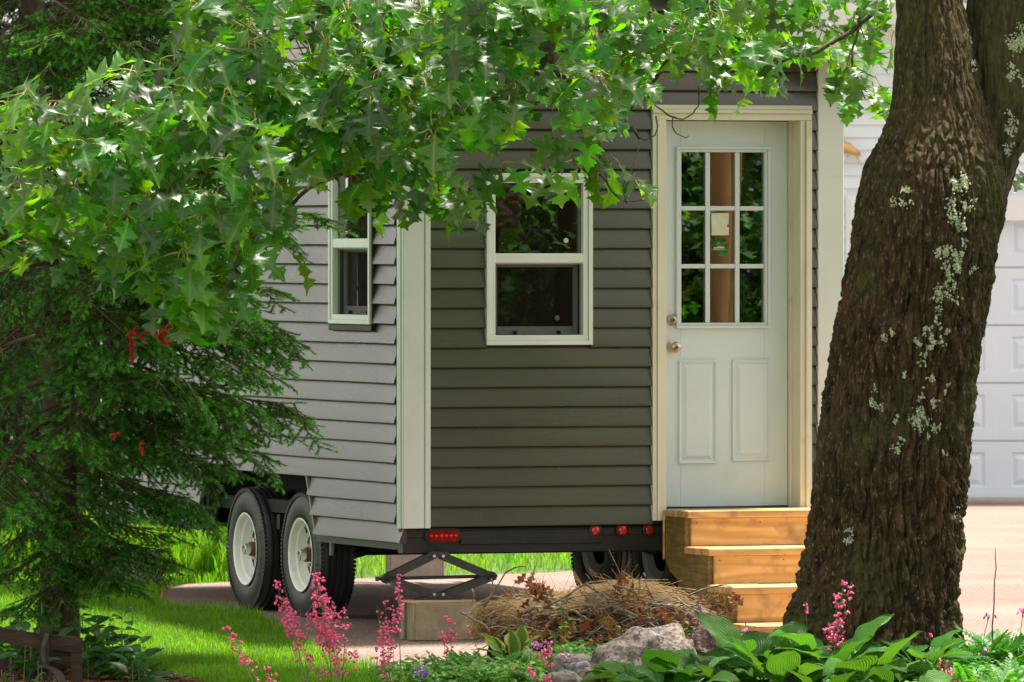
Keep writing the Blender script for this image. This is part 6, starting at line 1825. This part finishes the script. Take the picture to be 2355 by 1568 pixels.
# ferny plants (bleeding hearts)
def ferny(q):
    """divided leaf along +Y, length 1"""
    V, F = [], []
    def leaflet(o, d, n, L, w):
        s = d.cross(n).normalized(); b = len(V)
        for t, k in ((0, .15), (.3, 1), (.42, .45), (.55, .85), (.68, .4), (.8, .5), (1, 0)):
            for sg in (-1, 0, 1): V.append(tuple(o+d*L*(t+(.12 if sg and k > .7 else 0))+s*sg*w*k+n*(-.10*L*t*t+.05*abs(sg)*w)))
        for i in range(6):
            for j in (0, 1):
                a, c = b+i*3+j, b+i*3+3+j; F.extend([(a, a+1, c+1), (a, c+1, c)])
    up = Vector((0, 0, 1)); cv = q.uniform(.3, .8)
    for i in range(7):
        t = .22+.78*i/6
        o = Vector((0, t, -cv*.4*t*t)); L = .40*(1-.62*(t-.2))
        if i == 6: leaflet(o, Vector((0, 1, -cv*.6)).normalized(), up, .3, .09)
        else:
            for sg in (-1, 1):
                d = Vector((sg*.85, .55, -.12)).normalized()
                leaflet(o, d, up, L*.75, .075)
                for u_ in (.3, .6):
                    for g2 in (-1, 1): leaflet(o+d*L*u_, (d*.6+Vector((0, 1, 0))*.55*g2+d.cross(up)*.1).normalized(), up, L*.42, .05)
    b = len(V); V.extend([(-.008, -.4, -.1), (.008, -.4, -.1), (.006, 1, -cv*.4), (-.006, 1, -cv*.4)]); F.extend([(b, b+1, b+2), (b, b+2, b+3)])
    V = np.array(V, dtype=np.float32)
    return V, np.array(F), np.zeros((len(V), 2), dtype=np.float32), np.zeros(len(F), dtype=int)
FT = [ferny(random.Random(i)) for i in range(5)]
M_PINKF = mat('pink_flower', (0.72, 0.05, 0.15), (0.85, 0.16, 0.29), 40, 0.45, island=0.25)
M_HOTP = mat('coral_pink_flower', (0.78, 0.045, 0.19), (0.90, 0.16, 0.36), 60, 0.42, island=0.22)
M_MAUV = mat('mauve_flower', (0.52, 0.16, 0.42), (0.66, 0.30, 0.58), 40, 0.5, island=0.25)
M_PURP = mat('purple_flower', (0.26, 0.10, 0.48), (0.40, 0.20, 0.60), 40, 0.5, island=0.25)
def bell(s=1.0):
    mb = MB(); mb.lathe([(0, .12), (.18, .40), (.5, .52), (.85, .40), (1.0, .50)], 7, ax='z'); mb.add([(0, 0, .05)], [])
    V = np.array(mb.v, dtype=np.float32); F = []
    for f in mb.f:
        for k in range(1, len(f)-1): F.append((f[0], f[k], f[k+1]))
    return V, np.array(F), np.zeros((len(V), 2), dtype=np.float32), np.zeros(len(F), dtype=int)
BELL = bell()
def ferny_plant(x, y, Y, n, size, label, seed, flowers=(), spread=.12):
    q = random.Random(seed); p = P(x, y, Y); g = gz(p.x, Y)
    r = empty('bleeding_heart', (p.x, Y, g), 0, label, 'plant', 'ferny bleeding hearts in the bed'); hgt = max(.08, p.z-g)
    ms = [[] for _ in FT]
    for k in range(n):
        az = q.uniform(0, 2*PI); el = R(q.uniform(-10, 60)); s = size*q.uniform(.65, 1.1)
        d = Vector((math.cos(az)*math.cos(el), math.sin(az)*math.cos(el), math.sin(el))); rr = spread*math.sqrt(q.random())
        c = Vector((math.cos(az)*rr, math.sin(az)*rr, hgt*q.uniform(.35, .95)))
        ms[q.randrange(len(FT))].append(Matrix.Translation(c) @ frame_from(d, Vector((q.uniform(-.4, .4), -.4, 1))) @ Matrix.Scale(s, 4))
    V, F, u, mi = cat([scatter(FT[i], m_) for i, m_ in enumerate(ms) if m_])
    o = inst('foliage', mesh_np('foliage', V, F, M_FERN, mi, u), r); o['kind'] = 'stuff'
    if flowers:
        fm = []; sm = MB()
        for fx, fy, fY, cnt, sp_ in flowers:
            c = P(fx, fy, fY)-Vector((p.x, Y, g)); sm.tube([Vector((0, 0, hgt*.4)), (c*.6+Vector((0, 0, hgt*.3))), c], .0018, 4)
            for k in range(cnt): fm.append(Matrix.Translation(c+Vector((q.gauss(0, sp_), q.gauss(0, sp_), q.gauss(0, sp_*1.2)))) @ Matrix.Rotation(q.uniform(2.4, 3.8), 4, 'X') @ Matrix.Rotation(q.uniform(-.5, .5), 4, 'Y') @ Matrix.Diagonal((.011, .011, .020, 1)))
        sm.build('stems', M_STEM, r)['kind'] = 'stuff'; V, F, u, mi = scatter(BELL, fm)
        o = inst('flowers', mesh_np('flowers', V, F, M_PINKF if seed % 2 else M_MAUV, mi, u, smooth=True), r); o['kind'] = 'stuff'
    return r
ferny_plant(2150, 1510, 40.8, 46, .15, 'ferny plant right of the oak base with a large pink and mauve flower cluster', 1, [(2178, 1540, 40.2, 26, .022), (2195, 1552, 40.2, 14, .018), (2136, 1455, 40.7, 2, .005)], .16)
ferny_plant(2250, 1480, 41.2, 50, .16, 'tallest ferny plant right of the oak, beneath the thin bare twig', 2, [(2275, 1412, 41.2, 5, .008), (2262, 1490, 40.8, 5, .01)], .17)
ferny_plant(2340, 1490, 41.1, 46, .15, 'ferny plant at the right edge with one mauve flower head above it', 3, [(2352, 1400, 41.1, 14, .012)], .16)
ferny_plant(2240, 1570, 40.3, 36, .15, 'low ferny plant at the bottom edge, right of the pink cluster', 4, (), .16)
ferny_plant(2330, 1575, 40.3, 36, .15, 'low ferny plant in the bottom right corner', 6, (), .15)
ferny_plant(1120, 1520, 41.5, 40, .11, 'ferny plant in front of the concrete block, left of the yellow-edged hosta', 5, [(1077, 1452, 41.8, 4, .006)], .13)
ferny_plant(1060, 1535, 41.2, 30, .10, 'low ferny plant between the lawn and the middle of the bed', 8, (), .12)
ferny_plant(1200, 1525, 41.4, 28, .10, 'ferny plant with rosy flowers just left of the long tan rock', 7, [(1262, 1490, 41.0, 9, .010), (1250, 1500, 41.0, 6, .012), (1215, 1535, 40.7, 7, .009)], .13)
ferny_plant(1340, 1486, 41.9, 20, .09, 'small ferny plant under the middle of the brush pile', 10, (), .12)
ferny_plant(1420, 1480, 41.9, 22, .09, 'small ferny plant behind the granite boulder', 12, (), .12)

# little leafy plants: dead nettle and seedlings
ST_ = [ovate(random.Random(70+i), .30, curl=.3+.2*(i % 3), fold=.3, wave=.02, pet=.25, nt=6, nw=2) for i in range(4)]
def leafy_cover(name, pts, mat_, s0, s1, per, seed, hmax):
    q = random.Random(seed); ms = [[] for _ in ST_]; sm = MB()
    for x, y, Y in pts:
        p = P(x, y, Y); g = gz(p.x, p.y); h = min(max(.03, p.z-g), hmax)
        top_ = Vector((p.x+q.uniform(-.02, .02), p.y, g+h)); sm.tube([Vector((p.x, p.y, g)), top_], [.0022, .0015], 4, cap=False)
        for k in range(per):
            t = .25+.75*k/per; az = k*1.57*1.05+q.uniform(-.3, .3); el = R(q.uniform(-15, 45)); s = q.uniform(s0, s1)*(1.15-.55*t)
            d = Vector((math.cos(az)*math.cos(el), math.sin(az)*math.cos(el), math.sin(el)))
            ms[q.randrange(4)].append(Matrix.Translation(Vector((p.x, p.y, g+h*t))+d*s*.2) @ frame_from(d, Vector((0, -.3, 1))) @ Matrix.Scale(s, 4))
    V, F, u, mi = cat([scatter(ST_[i], m_) for i, m_ in enumerate(ms) if m_])
    return V, F, u, mi, sm
q = random.Random(21)
pts = [(q.uniform(880, 1238), q.uniform(1505, 1570), q.uniform(40.4, 41.5)) for _ in range(210)]
pts += [(q.uniform(1270, 1480), q.uniform(1470, 1500), q.uniform(41.5, 42.2)) for _ in range(70)]
pts += [(q.uniform(1500, 1760), q.uniform(1470, 1560), q.uniform(40.4, 41.6)) for _ in range(60)] + [(q.uniform(2030, 2360), q.uniform(1500, 1580), q.uniform(40.2, 41.4)) for _ in range(120)] + [(q.uniform(1760, 2200), q.uniform(1530, 1600), q.uniform(40.0, 41.6)) for _ in range(120)]
V, F, u, mi, sm = leafy_cover('ground_cover', pts, M_SMALL, .035, .075, 12, 3, .17)
o = inst('ground_cover', mesh_np('ground_cover', V, F, M_SMALL, mi, u, smooth=True)); o['kind'] = 'stuff'
def leafy_plant(name, label, pts, s0, s1, per, seed, m_=None, hmax=.4, group=None, fl=None, flm=None):
    V, F, u, mi, sm = leafy_cover(name, pts, m_ or M_SMALL, s0, s1, per, seed, hmax)
    p = P(*pts[0]); r = empty(name, (p.x, p.y, gz(p.x, p.y)), 0, label, 'plant', group); off = np.array(tuple(r.location), dtype=np.float32)
    o = inst('foliage', mesh_np('foliage', V-off, F, m_ or M_SMALL, mi, u, smooth=True), r); o['kind'] = 'stuff'
    sm.v = [tuple(np.array(v)-off) for v in sm.v]; sm.build('stems', M_STEM, r)['kind'] = 'stuff'
    if fl:
        q = random.Random(seed); fm = []
        for fx, fy, fY, cnt, sp_ in fl:
            c = P(fx, fy, fY)-Vector(r.location)
            for k in range(cnt): fm.append(Matrix.Translation(c+Vector((q.gauss(0, sp_), q.gauss(0, sp_), q.gauss(0, sp_)))) @ Matrix.Rotation(q.uniform(-1.4, 1.4), 4, 'X') @ Matrix.Rotation(q.uniform(-1.2, 1.2), 4, 'Y') @ Matrix.Diagonal((.008, .008, .015, 1)))
        V, F, u, mi = scatter(BELL, fm); o = inst('flowers', mesh_np('flowers', V, F, flm, mi, u, smooth=True), r); o['kind'] = 'stuff'
leafy_plant('dead_nettle', 'leafy plant with mauve flowers at the foot of the steps, left of the trunk', [(1716, 1450, 42.0), (1735, 1462, 41.9), (1700, 1465, 41.9), (1665, 1450, 42.1)], .04, .07, 14, 4, fl=[(1718, 1448, 42.0, 9, .012)], flm=M_MAUV)
leafy_plant('self_heal', 'low plant with small purple flower heads at the bottom edge, beside the lawn', [(960, 1535, 40.6), (975, 1545, 40.5), (940, 1550, 40.5)], .04, .07, 12, 5, fl=[(964, 1545, 40.4, 24, .014), (975, 1552, 40.4, 12, .01)], flm=M_PURP)
leafy_plant('bed_flower', 'plant with a mauve flower cluster in front of the long tan rock', [(1215, 1500, 41.5), (1205, 1510, 41.5)], .04, .06, 12, 6, fl=[(1230, 1487, 41.1, 22, .014), (1245, 1490, 41.1, 14, .012), (1262, 1482, 41.1, 12, .012), (1300, 1510, 40.9, 8, .01)], flm=M_MAUV)
leafy_plant('sapling', 'green seedling with round leaves growing up through the brush pile', [(1300, 1372, 42.1), (1290, 1380, 42.1)], .055, .075, 7, 7, hmax=.5)
leafy_plant('vine_sprig', 'bright yellow-green sprig in front of the right half of the brush', [(1428, 1440, 41.9), (1440, 1455, 41.9), (1425, 1470, 41.9)], .03, .05, 14, 8)
leafy_plant('weed', 'small weed with bright leaves at the right end of the brush', [(1570, 1420, 42.0), (1590, 1440, 42.0), (1610, 1445, 42.0)], .035, .06, 12, 9)
# the broad-leaved weeds beneath the spruce
q = random.Random(31)
for lab, x0, x1, y0, y1, n, Y0 in (('broad-leaved weed at the right of the nearest spruce trunk, against the bright lawn', 180, 285, 1390, 1510, 10, 41.6), ('broad-leaved weed at the left edge, behind the old wooden frame', -10, 90, 1380, 1500, 7, 41.5), ('spreading broad-leaved weed hanging towards the lawn below the spruce', 250, 350, 1470, 1540, 5, 41.2)):
    leafy_plant('broad_leaved_weed', lab, [(q.uniform(x0, x1), q.uniform(y0, y1), Y0+q.uniform(-.3, .3)) for _ in range(n)], .10, .17, 9, int(x0+50), M_BROAD, .5, 'weeds below the spruce')
leafy_plant('seedling', 'tiny bright seedling in the mulch by the iron wheel, left', [(88, 1520, 40.0), (92, 1535, 40.0)], .03, .045, 5, 12)
leafy_plant('seedling', 'tiny seedling in the mulch at the bottom edge, right of the iron wheel', [(128, 1553, 39.8), (118, 1560, 39.8)], .03, .04, 4, 13)
leafy_plant('seedling', 'low green seedling in the bottom left corner', [(18, 1545, 39.9), (30, 1555, 39.9), (8, 1540, 39.9)], .05, .07, 5, 14, M_BROAD)

# ------------------------------------------------------------------ coral bells: thin stems with pink bells
def coral(label, Y, base, spikes, seed, mat_=None):
    q = random.Random(seed); p = P(base[0], base[1], Y); g = gz(p.x, Y); off = Vector((p.x, Y, g))
    r = empty('coral_bells', off, 0, label, 'flowering plant', 'pink coral bells along the lawn'); fm = []
    for sx, sy, bx_, by_, w_, n, dens in spikes:
        a = P(sx, sy, Y+q.uniform(-.15, .15)); b = P(bx_, by_, Y+q.uniform(-.1, .1)); b.z = max(b.z, gz(b.x, b.y)-.02)
        mid = (a+b)/2+Vector((q.uniform(-.02, .02), 0, .01)); pts = [b*(1-t)**2+mid*2*t*(1-t)+a*t*t-off for t in (0, .2, .4, .6, .8, .92, 1)]
        mb = MB(); mb.tube(pts, [.0022, .002, .0018, .0016, .0013, .001, .0008], 5)
        L = (a-b).length
        k = 0
        while k < n:
            t = 1-dens*q.random()**1.0; c = b*(1-t)**2+mid*2*t*(1-t)+a*t*t-off
            rad = w_*(.18+.82*math.sin(PI*min(1, (1-t)/dens*.85+.06))); az = q.uniform(0, 2*PI); e = Vector((math.cos(az), math.sin(az), q.uniform(.0, .6)))
            tipp = c+e*rad*q.uniform(.5, 1.1)
            mb.tube([c, (c+tipp)/2+Vector((0, 0, .006)), tipp], .0007, 3, cap=False)
            for m_ in range(q.choice((1, 2, 2, 3))):
                fm.append(Matrix.Translation(tipp+Vector((q.gauss(0, .006), q.gauss(0, .006), q.gauss(0, .005)))) @ Matrix.Rotation(q.uniform(1.9, 4.3), 4, 'X') @ Matrix.Rotation(q.uniform(-.8, .8), 4, 'Y') @ Matrix.Scale(q.uniform(.0085, .0125), 4)); k += 1
        mb.build('stem', M_STEM, r)
    V, F, u, mi = scatter(BELL, fm); o = inst('flowers', mesh_np('flowers', V, F, mat_ or M_HOTP, mi, u, smooth=True), r); o['kind'] = 'stuff'
    q2 = random.Random(seed+1); ms = [[] for _ in ST_]
    for k in range(12):
        az = q2.uniform(0, 6.3); el = R(q2.uniform(-5, 30)); d = Vector((math.cos(az)*math.cos(el), math.sin(az)*math.cos(el), math.sin(el)))
        ms[k % 4].append(Matrix.Translation(d*.05+Vector((0, 0, .03))) @ frame_from(d, Vector((0, 0, 1))) @ Matrix.Diagonal((.12, .075, .075, 1)))
    V, F, u, mi = cat([scatter(ST_[i], m_) for i, m_ in enumerate(ms)]); inst('leaf_rosette', mesh_np('leaf_rosette', V, F, M_SMALL, mi, u, smooth=True), r)
coral('densest coral bells, a tall hot-pink plume in front of the rear wheel', 40.1, (775, 1580), [(726, 1318, 765, 1580, .040, 120, .55), (735, 1350, 770, 1580, .045, 130, .6), (752, 1372, 775, 1580, .04, 90, .55), (795, 1385, 785, 1580, .03, 30, .5), (712, 1410, 768, 1585, .03, 50, .5), (740, 1440, 770, 1585, .05, 70, .6), (770, 1480, 775, 1585, .045, 60, .7), (700, 1500, 765, 1590, .05, 40, .7), (812, 1500, 782, 1590, .05, 36, .7)], 1)
coral('pink coral bells between the two rear wheels, left of the densest plume', 40.3, (715, 1600), [(636, 1335, 705, 1600, .035, 52, .42), (650, 1370, 710, 1600, .035, 52, .45), (668, 1400, 712, 1600, .035, 44, .45), (690, 1390, 715, 1600, .03, 22, .4), (672, 1440, 716, 1600, .035, 30, .5)], 2)
coral('single tall thin coral bells stem in front of the scissor jack', 40.2, (925, 1600), [(917, 1305, 922, 1600, .018, 40, .40), (915, 1370, 925, 1600, .022, 14, .3)], 3)
coral('coral bells in front of the left end of the buff concrete block', 40.3, (900, 1600), [(868, 1390, 890, 1600, .032, 46, .65), (884, 1380, 896, 1600, .03, 40, .6), (905, 1400, 905, 1600, .03, 30, .6), (880, 1450, 895, 1600, .04, 50, .8)], 4)
coral('salmon-pink coral bells standing alone over the lawn, farthest left', 39.6, (640, 1620), [(508, 1430, 600, 1610, .030, 26, .55), (530, 1452, 615, 1610, .03, 22, .5), (560, 1500, 625, 1610, .035, 24, .6), (610, 1525, 640, 1620, .03, 12, .5), (625, 1560, 650, 1620, .03, 16, .6)], 5, M_PINKF)
coral('coral bells in front of the middle of the concrete block', 41.0, (1050, 1560), [(1034, 1415, 1040, 1570, .028, 30, .5), (1010, 1440, 1036, 1570, .028, 20, .5)], 6)
coral('coral bells spray against the dark bark of the oak', 40.4, (1908, 1560), [(1940, 1330, 1908, 1560, .03, 34, .55), (1958, 1335, 1915, 1560, .03, 34, .6), (1925, 1375, 1905, 1560, .035, 30, .55), (1905, 1430, 1900, 1560, .03, 24, .5), (1930, 1420, 1912, 1560, .03, 24, .5), (1852, 1385, 1858, 1560, .008, 7, .15)], 7)
coral('reddish coral bells beside the tan rock at the bottom edge', 40.4, (1290, 1600), [(1260, 1480, 1280, 1600, .025, 24, .5), (1215, 1540, 1270, 1600, .02, 14, .5), (1250, 1550, 1285, 1600, .03, 22, .6), (1185, 1530, 1260, 1600, .02, 12, .4)], 8)
# bare twig at the right
mb = MB(); a0 = P(2280, 1500, 41.3); pts = [P(x, y, 41.3) for x, y in ((2282, 1500), (2281, 1440), (2285, 1395), (2286, 1340), (2290, 1305), (2288, 1280), (2288, 1258))]
mb.tube([p-a0 for p in pts], [.004, .0038, .0034, .003, .0028, .0024, .0016], 6); o = mb.build('bare_stem', M_TWIG, smooth=True); o.location = a0; tag(o, 'thin bare upright stem rising from the ferny plants in front of the pink driveway', 'plant stem')

# ------------------------------------------------------------------ old wooden frame with an iron wheel, and edging logs, bottom left
M_OLDW = mat('weathered_dark_wood', (0.022, 0.013, 0.008), (0.055, 0.032, 0.020), 18, 0.9, 0.5, 60, stretch=(.3, 1, 1))
M_OLDI = mat('old_iron', (0.030, 0.024, 0.020), (0.060, 0.045, 0.036), 20, 0.7, 0.3, 80)
ct = P(100, 1530, 40.4); cart = empty('wooden_cart', (ct.x, 40.4, gz(ct.x, 40.4)), 0, 'old dark wooden cart frame with a small iron-tyred wheel under the spruce', 'cart')
C0 = Vector(cart.location)
def cp(x, y, Y): return P(x, y, Y)-C0
def plank(x0, y0, x1, y1, hpx, th, Y, name, bend=0.0):
    a, b = cp(x0, y0, Y), cp(x1, y1, Y); h = hpx*Y/FPX; n = 9; vs, fs = [], []
    for i in range(n):
        t = i/(n-1); p = a*(1-t)+b*t+Vector((0, 0, -bend*4*t*(1-t)*Y/FPX)); j = .0015*math.sin(i*2.3)
        vs += [tuple(p+Vector((0, -th/2, j))), tuple(p+Vector((0, th/2, j))), tuple(p+Vector((0, th/2, -h+j))), tuple(p+Vector((0, -th/2, -h+j)))]
    for i in range(n-1):
        for k in range(4): fs.append((i*4+k, i*4+(k+1) % 4, i*4+4+(k+1) % 4, i*4+4+k))
    fs += [(3, 2, 1, 0), tuple((n-1)*4+k for k in range(4))]
    mb = MB(); mb.add(vs, fs); return mb.build(name, M_OLDW, cart)
plank(-40, 1434, 190, 1466, 34, .03, 40.35, 'side_board', 4); plank(100, 1470, 188, 1470, 40, .028, 40.42, 'end_board')
plank(164, 1500, 188, 1500, 116, .04, 40.36, 'leg'); plank(92, 1440, 112, 1440, 110, .03, 40.30, 'upright')
mb = MB(); mb.tube([cp(108, 1455, 40.28), cp(100, 1490, 40.28), cp(102, 1520, 40.28), cp(106, 1550, 40.28)], .012, 6); mb.build('iron_fork', M_OLDI, cart, smooth=True)
mb = MB(); wc = cp(106, 1578, 40.25); rr = 44*40.25/FPX
mb.lathe([(-.032, rr), (-.034, rr+.003), (.034, rr+.003), (.032, rr), (.026, rr-.006), (-.026, rr-.006)], 40, M=Matrix.Translation(wc) @ Matrix.Rotation(1.05, 4, 'Z'), closed=True)
wh = mb.build('iron_wheel', M_OLDI, cart, smooth=30)
for k in range(6):
    mb = MB(); a = k*PI/3; d = Matrix.Rotation(1.05, 4, 'Z') @ Vector((0, math.cos(a), math.sin(a))); mb.tube([wc, wc+d*(rr-.004)], .007, 6); mb.build('spoke', M_OLDI, wh)
mb = MB(); mb.lathe([(-.04, 0), (-.04, .018), (.04, .018), (.04, 0)], 12, M=Matrix.Translation(wc) @ Matrix.Rotation(1.05, 4, 'Z')); mb.build('wheel_hub', M_OLDI, wh)
M_LOG = mat('log_bark', (0.040, 0.024, 0.014), (0.10, 0.065, 0.040), 20, 0.9, 0.7, 40, stretch=(.5, 1, 1)); M_LOGE = mat('log_end', (0.16, 0.10, 0.055), (0.24, 0.16, 0.09), 30, 0.85)
for x0, x1, y, Y, lab in ((-60, 62, 1512, 41.95, 'dark rotting log edging the mulch, left of the iron wheel'), (68, 236, 1508, 42.0, 'sawn log edging the mulch behind the cart leg')):
    a, b = P(x0, y, Y), P(x1, y, Y); L = b.x-a.x; rr = .052 if x0 < 0 else .065; n = 14
    g_ = gz(a.x, Y); mb = MB(); q = random.Random(int(x0)); mb.tube([(L*i/n, q.uniform(-.006, .006), rr*.75+q.uniform(-.004, .004)) for i in range(n+1)], [rr*q.uniform(.9, 1.08) for _ in range(n+1)], 12)
    o = mb.build('edging_log', M_LOG, smooth=True); o.location = (a.x, Y, g_); tag(o, lab, 'log', 'logs edging the mulch')
